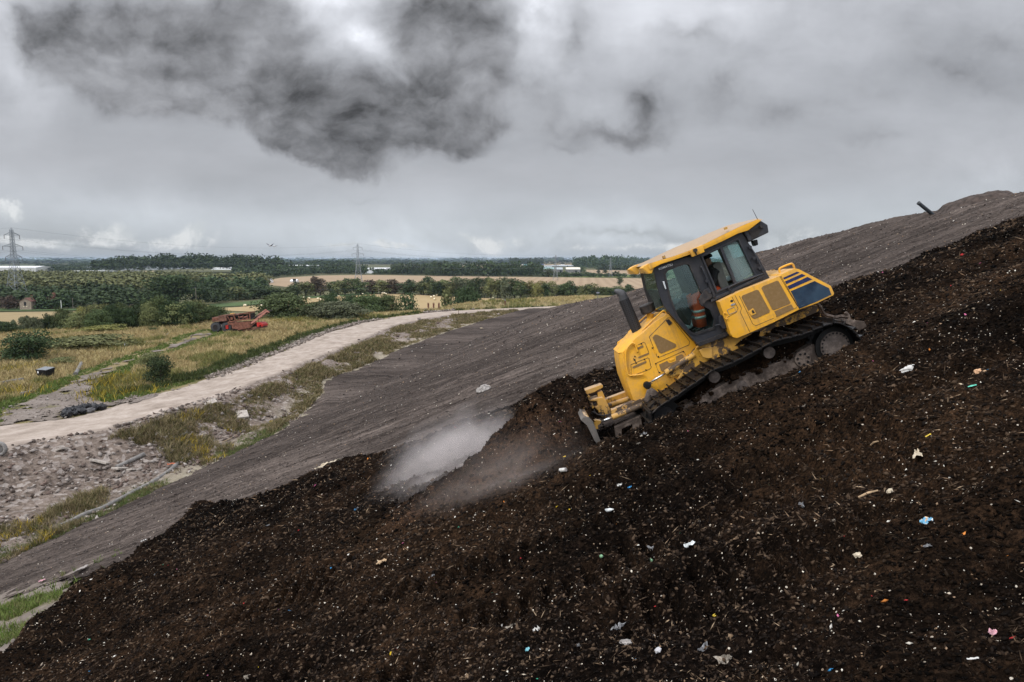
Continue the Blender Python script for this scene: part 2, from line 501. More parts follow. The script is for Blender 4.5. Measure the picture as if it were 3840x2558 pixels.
def make_sky():
    w = bpy.data.worlds.new('World'); SC.world = w; w.use_nodes = True
    w.cycles.sampling_method = 'MANUAL'; w.cycles.sample_map_resolution = 512
    w.node_tree.nodes.clear(); t = NT(w.node_tree)
    D = t.n('TexCoord').outputs['Generated']
    xyz = t.n('SeparateXYZ', {0: D})
    q = t.math('MAXIMUM', t.math('ABSOLUTE', xyz.outputs[1]), .18)
    u = t.math('DIVIDE', xyz.outputs[0], q); v = t.math('DIVIDE', xyz.outputs[2], q)
    uv = t.n('CombineXYZ', {0: u, 1: v, 2: t.math('MULTIPLY', xyz.outputs[1], .5)}).outputs[0]
    # turbulent offset of the cloud edges
    def warp(vec, scale, amt, det=5, rough=.55):
        n = t.noise(vec, scale, det, rough).outputs['Color']
        d = t.n('VectorMath', {0: n, 1: (.5, .5, .5)}, operation='SUBTRACT').outputs[0]
        d = t.n('VectorMath', {0: d, 'Scale': amt}, operation='SCALE').outputs[0]
        return t.n('VectorMath', {0: vec, 1: d}, operation='ADD').outputs[0]
    flat = t.n('CombineXYZ', {0: u, 1: v, 2: 0.0}).outputs[0]
    wuv = warp(warp(flat, 3.0, .19), 9.0, .085, 7, .6)
    wsm = warp(warp(flat, 9.0, .045), 34.0, .016)
    def blobs(vec, lst):
        acc = None
        for (x, y, rx, ry, rot, amt) in lst:
            k = 1.63127
            d = sight(x * k, y * k); c = (d[0] / d[1], d[2] / d[1], 0)
            mp = t.n('Mapping', {'Vector': vec, 'Location': c, 'Rotation': (0, 0, -math.radians(rot)), 'Scale': (rx * k / FPX, ry * k / FPX, 1)}, vector_type='TEXTURE').outputs[0]
            g = t.n('TexGradient', {0: mp}, gradient_type='QUADRATIC_SPHERE').outputs['Fac']
            acc = t.math('MULTIPLY_ADD', g, amt, acc if acc is not None else 0.0)
        return acc
    k2 = 1.75
    dark = [(150, 95, 150, 90, 0, .7), (260, 120, 220, 110, 5, .8), (330, 190, 210, 62, 8, 1.0), (470, 100, 220, 120, 0, .75), (560, 190, 200, 70, 14, .75), (660, 120, 180, 110, 10, .55),
            (660, 235, 190, 60, 22, .8), (760, 270, 180, 70, 25, .9), (850, 300, 190, 48, 8, 1.15), (930, 322, 170, 40, 0, 1.1), (800, 345, 110, 34, 20, .8), (850, 385, 80, 24, 14, .85),
            (990, 60, 120, 150, 10, .8), (1110, 40, 120, 150, -10, .55), (1030, 165, 120, 100, 30, .85), (1120, 150, 80, 90, 0, .45), (1090, 265, 90, 42, 10, 1.0), (1010, 235, 110, 60, 0, .8), (1150, 285, 50, 22, 0, .5), (1190, 120, 70, 60, 20, .4), (1215, 210, 80, 40, 10, .45), (1260, 285, 70, 30, 0, .4),
            (1320, 110, 70, 120, 15, .5), (1475, 225, 90, 66, 50, .55), (1440, 280, 110, 44, -10, .5), (1370, 290, 150, 44, 0, .5), (1270, 335, 110, 34, 0, .45), (1690, 205, 130, 46, 0, .5), (1840, 258, 220, 44, 0, .5), (200, 50, 200, 90, 0, .5), (420, 40, 200, 80, 0, .5), (620, 250, 160, 60, 20, .4), (720, 190, 160, 80, 20, .5), (880, 250, 150, 60, 5, .7), (960, 130, 80, 80, 20, .3), (2000, 330, 200, 40, 10, .4),
            (2180, 150, 280, 60, 22, .5), (2320, 80, 200, 80, 10, .5), (1950, 200, 220, 50, 15, .4), (1600, 100, 200, 40, 10, .35), (845, 446, 90, 18, -5, .32), (760, 425, 110, 22, -10, .25), (1250, 240, 80, 50, 0, .35)]
    bright = [(745, 0, 190, 80, -15, 1.0), (832, 108, 70, 44, 20, 1.2), (905, 185, 110, 50, 30, .4), (20, 90, 110, 240, 0, .55), (1235, 45, 60, 110, 0, 1.1), (1660, 20, 420, 90, 0, .34), (620, 215, 90, 26, 35, .2),
              (1120, 550, 620, 60, 0, .50), (2300, 380, 300, 120, 0, .22), (1300, 200, 160, 110, 0, .3), (350, 480, 500, 60, 0, .2), (1500, 60, 160, 80, 0, .25)]
    puff = [(18, 485, 50, 26, 0, 1.0), (110, 560, 110, 12, 0, .8), (250, 540, 60, 30, 0, 1.1), (318, 554, 80, 18, 0, .9), (415, 548, 45, 16, 0, .85), (458, 540, 45, 28, 0, 1.0),
            (795, 564, 34, 7, 0, .8), (880, 562, 26, 10, 0, .95), (935, 564, 45, 7, 0, .8), (1150, 560, 60, 18, 0, .8), (1095, 552, 45, 8, 25, .7), (1330, 567, 60, 8, 0, .6),
            (1510, 574, 120, 10, 0, .7), (1580, 568, 50, 14, 0, .6), (1830, 566, 100, 40, 0, .7), (30, 555, 40, 10, 0, .6)]
    shade = [(1420, 548, 330, 20, 0, .8), (1830, 520, 160, 40, 0, .3), (560, 590, 700, 22, 0, .25)]
    fb = t.noise(uv, 3.4, 10, .62, .15).outputs[0]
    fc = t.noise(t.scale(uv, (.75, 2.6, 1)), 2.2, 6, .55, .2).outputs[0]
    fs = t.noise(t.scale(uv, (1, 2.6, 1)), 4.2, 6, .55, .15).outputs[0]
    Db = blobs(wuv, [(a, b, c * k2, d * k2, e, f) for a, b, c, d, e, f in dark])
    Dk = t.math('ADD', Db, t.math('MULTIPLY', t.math('SUBTRACT', fb, .5), t.math('MULTIPLY_ADD', t.math('MINIMUM', Db, 1.0), 1.5, .35)))
    Dk = t.rng(Dk, .10, .88)
    Br = blobs(wuv, [(a, b, c * k2, d * k2, e, f) for a, b, c, d, e, f in bright])
    Pb = blobs(wsm, [(a, b, c * 1.9, d * 1.9, e, f) for a, b, c, d, e, f in puff])
    Pf = t.rng(t.math('MULTIPLY', Pb, t.rng(t.noise(t.scale(flat, (1, 1.2, 1)), 22, 8, .62).outputs[0], .36, .60, .25, 1.5)), .06, .72)
    Sh = blobs(wuv, [(a, b, c * 1.5, d * 1.5, e, f) for a, b, c, d, e, f in shade])
    # overcast deck: luminance by height, brighter overhead and behind, streaked
    el = xyz.outputs[2]
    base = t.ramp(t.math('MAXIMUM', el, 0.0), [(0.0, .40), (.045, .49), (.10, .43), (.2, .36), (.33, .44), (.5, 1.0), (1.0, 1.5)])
    lum = t.math('ADD', base, t.math('MULTIPLY', t.math('SUBTRACT', t.math('ADD', t.math('MULTIPLY', fs, .5), t.math('MULTIPLY', fc, .5)), .5), .30))
    lum = t.math('ADD', lum, t.math('MULTIPLY', t.math('SUBTRACT', t.noise(t.scale(wsm, (.7, 2.2, 1)), 6.0, 8, .6).outputs[0], .5), t.rng(el, .06, .3, .05, .20)))
    lum = t.math('ADD', lum, t.math('MULTIPLY', Br, t.math('MULTIPLY', t.rng(fb, .28, .62), .62)))
    lum = t.math('SUBTRACT', lum, t.math('MULTIPLY', Sh, .2))
    fd = t.noise(t.scale(wsm, (1, 1.6, 1)), 4.2, 7, .58, .25).outputs[0]
    din = t.math('ADD', .095, t.math('MULTIPLY', t.rng(t.math('ADD', t.math('MULTIPLY', fd, .65), t.math('MULTIPLY', fc, .35)), .36, .66), .22))
    # billows: brighter on the side facing the light
    bw = t.scale(wsm, (1, 1.35, 1)); off = t.n('VectorMath', {0: bw, 1: (-.016, .030, 0)}, operation='ADD').outputs[0]
    def bil(vec): return t.noise(vec, 6.5, 7, .56, .2).outputs[0]
    relief = t.math('SUBTRACT', bil(bw), bil(off))
    lum = t.math('ADD', lum, t.math('MULTIPLY', relief, t.rng(el, .10, .34, .0, .22)))
    din = t.math('MAXIMUM', .055, t.math('ADD', din, t.math('MULTIPLY', relief, .62)))
    lum = t.math('ADD', t.math('MULTIPLY', lum, t.math('SUBTRACT', 1.0, Dk)), t.math('MULTIPLY', din, Dk))
    lum = t.math('MINIMUM', t.math('MAXIMUM', lum, .06), 1.7)
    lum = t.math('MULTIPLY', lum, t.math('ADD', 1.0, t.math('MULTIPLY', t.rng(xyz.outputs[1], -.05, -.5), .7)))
    tint = t.mix(t.rng(el, 0.0, .13), (.90, .975, 1.07), (.965, .99, 1.06))
    cl = t.n('VectorMath', {0: tint, 'Scale': lum}, operation='SCALE').outputs[0]
    cl = t.mix(t.math('MULTIPLY', Pf, .85), cl, t.mix(t.rng(t.noise(wsm, 30, 5, .6).outputs[0], .4, .6), (.52, .55, .58), (.70, .715, .73)))
    # clear air that shows through the thin cloud
    sky = t.n('TexSky', None, sky_type='NISHITA'); sky.sun_disc = False
    sky.sun_elevation = SUN_EL; sky.sun_rotation = SUN_AZ % (2 * math.pi); sky.air_density = 1.0; sky.dust_density = 1.5
    cl10 = t.n('VectorMath', {0: cl, 'Scale': 10.0}, operation='SCALE').outputs[0]
    thin = t.math('MULTIPLY', t.rng(el, .0, .12, .14, .04), t.math('SUBTRACT', 1.0, Dk))
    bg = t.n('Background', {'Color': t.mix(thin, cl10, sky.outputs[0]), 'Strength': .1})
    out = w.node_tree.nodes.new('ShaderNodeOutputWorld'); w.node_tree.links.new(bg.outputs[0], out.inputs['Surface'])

def settings():
    v = SC.view_settings; v.view_transform = 'Standard'; v.look = 'None'; v.exposure = EXPOSURE; v.gamma = 1.0; v.use_curve_mapping = False
    c = SC.cycles; c.max_bounces = 6; c.diffuse_bounces = 3; c.glossy_bounces = 3; c.transmission_bounces = 6; c.transparent_max_bounces = 12; c.volume_bounces = 1
    c.use_denoising = True; c.sample_clamp_indirect = 6.0; c.volume_step_rate = 2.0
EXPOSURE = 0.25
make_camera(); make_light(); make_sky(); settings()
# ------------------------------------------------------------------ the land
K = 1.63127
def L(*pts, fn=ground_z): return [tuple(land(x * K, y * K, fn)) for x, y in pts]

# outline of the freshly spread dark soil on the slope
_lift = lambda x, y: hill_z(x, y) + .34
FRESH = [(p[0], p[1]) for p in L((2400, 462), (2354, 478), (2200, 533), (2060, 596), (1900, 645), fn=_lift)]
FRESH += [(8.5, 22.4), (6.0, 21.4)] + [(p[0], p[1]) for p in L((1440, 845), (1290, 880), (1178, 933), (1063, 967), (951, 1021), (797, 1067), (716, 1103), (613, 1157), (520, 1171), (449, 1176), fn=lambda x, y: hill_z(x, y) + .0)]
FRESH += [(p[0], p[1]) for p in L((410, 1195), (361, 1223), (342, 1250), (285, 1277), (263, 1300), (197, 1324), (164, 1346), (123, 1387), (90, 1417), (27, 1461), (0, 1478), fn=_lift)]
FRESH += [(-9.6, 10.4), (-7.6, 6.0), (-6.0, 2.0), (34.0, 1.0), (38.0, 24.0)]
# bench of bare track below the slope at the lower left
BENCH = [(p[0], p[1]) for p in L((0, 1372), (60, 1362), (110, 1352), (160, 1340), fn=hill_z)] + [(-9.0, 17.0), (-6, 10), (-16, 6), (-34, 12), (-30, 22)]

def slope_disp(x, Y):
    s = fbm(x * .12, Y * 1.1, 4, 3) - .5
    s2 = fbm(x * 1.3, Y * 2.6, 4, 4) - .5
    f = fbm(x * 4.0, Y * 4.0, 3, 6) - .5
    far = 1 - .4 * sstep(40, 120, Y)
    return (.30 * s + .14 * s2 + .08 * f) * far + .16 * (fbm(x * .33, Y * .45, 4, 15) - .5)

def slope_z(x, Y): return hill_z(x, Y) + slope_disp(x, Y)

def make_land():
    # farmland plain out to the horizon
    xs = np.concatenate([-np.geomspace(30000, 260, 16), np.linspace(-220, 220, 12), np.geomspace(260, 30000, 16)])
    ys = np.concatenate([[-400, -100, 60], np.geomspace(150, 34000, 40)])
    o = grid_sheet('ground', xs, ys, lambda x, y: np.full(x.shape, PLAIN - .6), M['farmland']); tag(o, kind='structure')
    # shelf and banks around the heap
    ys = np.concatenate([np.arange(14, 40, 1.0), 40 * np.exp(np.linspace(0, math.log(300 / 40), 300))])
    xs = np.concatenate([np.arange(-190, -60, 1.0), np.arange(-60, 40, .5), np.arange(40, 140, 2.0)])
    o = grid_sheet('meadow', xs, ys, lambda x, y: base_z(x, y) + .25 * (fbm(x * .5, y * .5, 3, 12) - .5) * sstep(.5, 4, road_out_x(y) - x) - .45 * sstep(.2, 1.5, x - road_out_x(y)) * (y < 182), M['meadow'],
                   mask=lambda x, y: hill_z(x, y) < base_z(x, y) + 1.5)
    tag(o, kind='structure')
    # haul road
    ys = 22 * np.exp(np.linspace(0, math.log(206 / 22), 620)); n = 41
    V = []; ac = []; al = []
    run = 0; px = None
    for Y in ys:
        a, b = float(road_out_x(Y)), float(road_in_x(Y))
        b = min(b, 24.0); a = min(a, b - .3)
        if px is not None: run += math.hypot((a + b) / 2 - px[0], Y - px[1])
        px = ((a + b) / 2, Y)
        ja = .9 * (fbm(np.array([Y * .5]), np.array([1.0]), 4, 7)[0] - .5) * 2; jb = .5 + .5 * (fbm(np.array([Y * .5]), np.array([9.0]), 4, 8)[0] - .5) * 2
        for k in range(n):
            f = k / (n - 1); V.append((a + ja + (b + jb - a - ja) * f, Y)); ac.append(f); al.append(run)
    V = np.array(V); x, Y = V[:, 0], V[:, 1]; f = np.array(ac)
    a_ = 0; rut = -.10 * (np.exp(-((f - .3) / .07) ** 2) + np.exp(-((f - .68) / .07) ** 2)) - .20 * np.exp(-((f - .0) / .04) ** 2) - .22 * np.exp(-((f - 1.0) / .035) ** 2)
    z = np.maximum(base_z(x, Y), SHELF) + .10 + rut + .10 * (fbm(x * .9, Y * .9, 4, 14) - .5)
    idx = np.arange(len(ys) * n).reshape(len(ys), n)
    F = np.stack([idx[:-1, :-1], idx[:-1, 1:], idx[1:, 1:], idx[1:, :-1]], -1).reshape(-1, 4)
    o = np_mesh('road', np.stack([x, Y, z], -1), F, M['road'], True); add_attr(o, 'across', ac); add_attr(o, 'along', al); tag(o, kind='structure')
    # bank between road and slope
    ys = 16 * np.exp(np.linspace(0, math.log(190 / 16), 620)); xs = np.arange(-64, 10, .22)
    def bz(x, y):
        return base_z(x, y) + .05 + .5 * (fbm(x * .8, y * .6, 4, 33) - .58) * sstep(-.3, 1.5, x - road_in_x(y)) * (1 - .5 * sstep(90, 150, y))
    o = grid_sheet('bank', xs, ys, bz, M['bank'], mask=lambda x, y: (x > road_in_x(y) + .1 + .8 * (fbm(x, y, 3, 40) - .5)) & (hill_z(x, y) < base_z(x, y) + 1.0) & (Y_ok(y)), attrs={'pale': lambda x, y: (1 - sstep(.3, 3.6, np.where(y > 61, apron_x(y), toe_x(y)) - x + 1.6 * (fbm(x * .5, y * .4, 3, 48) - .5))) * sstep(38, 48, y)})
    tag(o, kind='structure')
    # the grey slope
    ys = np.concatenate([np.arange(3.0, 12, .2), 12 * np.exp(np.linspace(0, math.log(235 / 12), 640))]); xs = np.arange(-38, 62, .17)
    def smask(x, y):
        n = 1.3 * (fbm(x * .9, y * .9, 3, 50) - .5)
        return ((hill_z(x, y) > base_z(x, y) - .25 + .5 * n) & ((y < 64) | (x > apron_x(y) + .8 * n))) & ~in_poly(x + .7 * n, y + .7 * n, BENCH)
    o = grid_sheet('slope', xs, ys, slope_z, M['slope'], mask=smask); tag(o, kind='structure')
    # bench of bare track, lower left
    xs = np.arange(-36, -4, .14); ys = np.arange(5, 24, .14)
    o = grid_sheet('path', xs, ys, lambda x, y: hill_z(x, y) - .05 + .16 * (fbm(x * .7, y * .7, 4, 60) - .5) + .07 * (fbm(x * 3, y * 3, 3, 62) - .5), M['gravel'],
                   mask=lambda x, y: in_poly(x, y, [(BENCH[0][0] - 2, BENCH[0][1] + 3), (BENCH[1][0], BENCH[1][1] + 3), (BENCH[2][0], BENCH[2][1] + 3)] + BENCH[3:]))
    tag(o, kind='structure')
    # bare gravel track that leaves the road on the left
    tr = [(0, 800), (200, 740), (330, 700), (560, 600), (780, 480), (1000, 395), (1200, 330), (1400, 262), (1500, 228), (1700, 135), (1850, 100), (1880, 128), (1650, 205), (1420, 290), (1200, 340), (1010, 440),
          (850, 590), (800, 690), (960, 735), (1200, 690), (1400, 655), (1600, 605), (1700, 570), (1690, 600), (1300, 705), (940, 785), (550, 885), (0, 960)]
    TR = [tuple(on_level(x * .4248, 1200 + y * .4248, SHELF)[:2]) for x, y in tr]
    TR = [(-75, 59.5)] + TR + [(-70, 50)] if False else TR
    global TRACK; TRACK = TR
    xs = np.arange(-75, -8, .3); ys = np.arange(48, 150, .3)
    def tz(x, y): return base_z(x, y) + .14 + .14 * (fbm(x * 1.2, y * 1.2, 4, 44) - .5)
    o = grid_sheet('track', xs, ys, tz, M['gravel'], mask=lambda x, y: in_poly(x + 1.8 * (fbm(x * .6, y * .6, 3, 45) - .5), y + 2.4 * (fbm(x * .6, y * .6, 3, 46) - .5), TR) & (fbm(x * .9, y * .35, 4, 47) > .36 + .12 * sstep(70, 100, y)))
    tag(o, kind='structure')

def Y_ok(y): return y < 178
# ------------------------------------------------------------------ bulldozer
def view(ox, oy, k): return lambda x, y: (ox + k * x, oy + k * y)
Z1 = view(2200, 750, .60577); Z2 = view(2280, 1000, .25515); Z3 = view(2400, 780, .30612)
Z4 = view(2650, 950, .28702); Z5 = view(2050, 1250, .31894)
DR = Vector((1, .0, .395)).normalized()
DU = Vector((-.395, .035, 1)); DU = (DU - DR * DU.dot(DR)).normalized()
DW = DR.cross(DU).normalized()
HUB_W = 1.25
DO = Vector(at_range(*Z1(1537, 905), 12.15)) - DW * HUB_W
def DP(px, py, w):
    """point of the machine (metres, in its own frame) seen at a survey point, on the plane w metres left of its centre"""
    d = Vector(sight(px, py)); c = DO + DW * w
    p = d * (c.dot(DW) / d.dot(DW)) - DO
    return Vector((p.dot(DR), -w, p.dot(DU)))
def PP(Z, pts, w): return [DP(*Z(x, y), w) for x, y in pts]

def dozer_mats():
    def yellow(name, mud, lo=(.60, .315, .028), dustamt=.5):
        m, t, P, O, put = material(name)
        n = t.noise(O, 1.7, 5, .6).outputs[0]; f = t.noise(O, 14, 6, .7).outputs[0]; ff = t.noise(O, 45, 3, .6).outputs[0]
        c = t.mix(t.rng(n, .3, .7), lo, [x * 1.16 for x in lo])
        N = t.n('SeparateXYZ', {0: t.n('NewGeometry').outputs['Normal']}).outputs[2]
        dust = t.math('MULTIPLY', t.rng(t.math('ADD', N, t.math('MULTIPLY', t.math('SUBTRACT', f, .5), .5)), .66, .95), dustamt)
        c = t.mix(dust, c, (.40, .30, .21))
        c = t.mix(t.math('MULTIPLY', t.rng(t.math('ADD', n, t.math('MULTIPLY', f, .6)), .78, 1.0), .35), c, (.30, .19, .09))
        chip = t.rng(t.math('ADD', t.math('MULTIPLY', f, .75), t.math('MULTIPLY', ff, .3)), .70 - mud * .06, .73 - mud * .06)
        c = t.mix(t.math('MULTIPLY', chip, .85), c, (.045, .032, .026))
        sv = t.noise(t.scale(O, (9, 9, .9)), 1.0, 5, .65).outputs[0]
        c = t.mix(t.math('MULTIPLY', t.rng(sv, .50, .75), .5), c, (.24, .15, .075))
        pt = t.noise(O, 2.4, 7, .68).outputs[0]
        c = t.mix(t.rng(pt,   .44, .68, .02, .34), c, (.40, .27, .15))
        sc = t.noise(t.scale(O, (2, 2, 60), (0, .5, 0)), 1.6, 3, .6).outputs[0]
        c = t.mix(t.math('MULTIPLY', t.rng(sc, .70, .74), .35), c, (.20, .12, .05))
        if mud > .5:
            mk = t.rng(t.noise(O, 2.6, 6, .72).outputs[0], .52, .56)
            c = t.mix(t.math('MULTIPLY', mk, .93), c, (.045, .033, .028))
        put(col=c, rough=t.mix(t.math('MAXIMUM', dust, t.rng(pt, .42, .66, .15, .6)), (.42,) * 3, (.9,) * 3), spec=.36, nrm=t.bump(ff, .06, .01)); M[name] = m
    yellow('yellow_paint', .34, (.74, .365, .020)); yellow('yellow_worn', .75, (.50, .27, .045), .8); yellow('yellow_muddy', 1.0, (.52, .275, .03), .6)
    yellow('worn_cap', 1.3, (.42, .24, .06), .8); yellow('roof_paint', .1, (.26, .175, .10), .6)
    def grey(name, col, rough, dust, dcol=(.20, .155, .125), metal=0.0, sc=3.0):
        m, t, P, O, put = material(name)
        f = t.noise(O, sc, 6, .68).outputs[0]; g = t.noise(O, sc * 7, 4, .7).outputs[0]
        k = t.math('MULTIPLY', t.rng(t.math('ADD', t.math('MULTIPLY', f, .7), t.math('MULTIPLY', g, .3)), .42, .7), dust)
        put(col=t.mix(k, col, dcol), rough=t.mix(k, (rough,) * 3, (.9,) * 3), metal=metal, spec=.4, nrm=t.bump(g, .12, .01)); M[name] = m
    grey('cab_paint', (.020, .022, .028), .42, .16); grey('black_part', (.010, .010, .012), .5, .3)
    grey('track_steel', (.009, .0085, .009), .38, .45, (.035, .026, .02), 0.35, 5.0)
    grey('track_link', (.006, .006, .006), .5, .5, (.016, .012, .010), 0.2, 5.0)
    grey('dusty_steel', (.050, .036, .028), .85, .95, (.25, .195, .16), 0.0, 3.4)
    grey('hub_steel', (.07, .055, .047), .8, .95, (.20, .163, .142), 0.0, 5.0)
    grey('blade_steel', (.12, .11, .10), .5, .8, (.22, .19, .165), .3, 3.0)
    grey('brown_mesh', (.20, .118, .042), .85, .7, (.275, .175, .085), 0.0, 18.0)
    grey('blue_decal', (.010, .020, .085), .35, .25, (.09, .10, .14), 0.0, 6.0)
    grey('chrome', (.75, .75, .75), .18, .15, (.3, .25, .2), .9)
    grey('hi_vis_orange', (.80, .10, .022), .8, .4, (.5, .07, .03), 0.0, 8.0)
    grey('silver_tape', (.62, .64, .62), .5, .2); grey('dark_cloth', (.02, .02, .023), .9, .2); grey('grey_cloth', (.22, .21, .20), .9, .2)
    grey('skin', (.42, .24, .17), .55, .2, (.36, .2, .14)); grey('seat_vinyl', (.012, .012, .013), .6, .1); grey('letter_grey', (.66, .66, .66), .6, .1)
    m, t, P, O, put = material('blue_panel')
    f = t.noise(O, 3.2, 4, .6).outputs[0]; s = t.noise(t.scale(O, (1.5, 1, 22), (0, .25, 0)), 2.4, 4, .6).outputs[0]
    c = t.mix(t.rng(f, .35, .65), (.008, .020, .042), (.026, .052, .085))
    c = t.mix(t.math('MULTIPLY', t.rng(s, .66, .72), .5), c, (.25, .30, .34))
    put(col=c, rough=.33, spec=.5, nrm=t.bump(t.noise(O, 2.2, 2).outputs[0], .25, .08)); M['blue_panel'] = m
    # perforated exhaust guard
    m, t, P, O, put = material('perforated_guard')
    v = t.n('TexVoronoi', {'Vector': O, 'Scale': 27.0, 'Randomness': 0.12})
    h = t.math('LESS_THAN', v.outputs['Distance'], .3)
    put(col=t.mix(h, (.032, .031, .034), (.003, .003, .003)), rough=.6); M['perforated_guard'] = m
    # tinted window glass
    m = bpy.data.materials.new('cab_glass'); m.use_nodes = True; nt = m.node_tree; nt.nodes.clear(); t = NT(nt)
    tr = t.n('BsdfTransparent', {'Color': (.80, .92, .90, 1)}); gl = t.n('BsdfGlossy', {'Color': (.85, .97, .97, 1), 'Roughness': .03})
    fr = t.n('LayerWeight', {'Blend': .22}).outputs['Fresnel']
    mx = t.n('MixShader', {0: t.math('ADD', .035, t.math('MULTIPLY', fr, .5)), 1: tr.outputs[0], 2: gl.outputs[0]})
    df = t.n('BsdfDiffuse', {'Color': (.30, .36, .35, 1)}); n = t.noise(t.n('TexCoord').outputs['Object'], 3.0, 4).outputs[0]
    m2 = t.n('MixShader', {0: t.rng(n, .3, .7, .0, .03), 1: mx.outputs[0], 2: df.outputs[0]})
    o = nt.nodes.new('ShaderNodeOutputMaterial'); nt.links.new(m2.outputs[0], o.inputs[0]); M['cab_glass'] = m
    m = m.copy(); m.name = 'rear_cab_glass'; M['rear_cab_glass'] = m
    for nd in m.node_tree.nodes:
        if nd.type == 'MAP_RANGE': nd.inputs[3].default_value = .15; nd.inputs[4].default_value = .34

def prism(mb, outer, w1, holes=()):
    """solid slab: outline on its near face, extruded across the machine to w1"""
    loops = [outer] + list(holes); flat = [p for l in loops for p in l]; n = len(flat)
    far = [Vector((p.x, -w1, p.z)) for p in flat]
    tri = tessellate_polygon([[Vector((p.x, p.z, 0)) for p in l] for l in loops])
    F = [list(t) for t in tri] + [[i + n for i in t][::-1] for t in tri]
    b = 0
    for l in loops:
        k = len(l)
        F += [[b + i, b + (i + 1) % k, n + b + (i + 1) % k, n + b + i] for i in range(k)]
        b += k
    mb.add(flat + far, F); return mb

def catmull(pts, n=5, closed=False):
    out = []; m = len(pts)
    for i in range(m if closed else m - 1):
        g = (lambda k: pts[k % m]) if closed else (lambda k: pts[max(0, min(m - 1, k))])
        p0, p1, p2, p3 = g(i - 1), g(i), g(i + 1), g(i + 2)
        for j in range(n):
            t = j / n
            out.append(.5 * ((2 * p1) + (-p0 + p2) * t + (2 * p0 - 5 * p1 + 4 * p2 - p3) * t * t + (-p0 + 3 * p1 - 3 * p2 + p3) * t ** 3))
    if not closed: out.append(pts[-1])
    return out

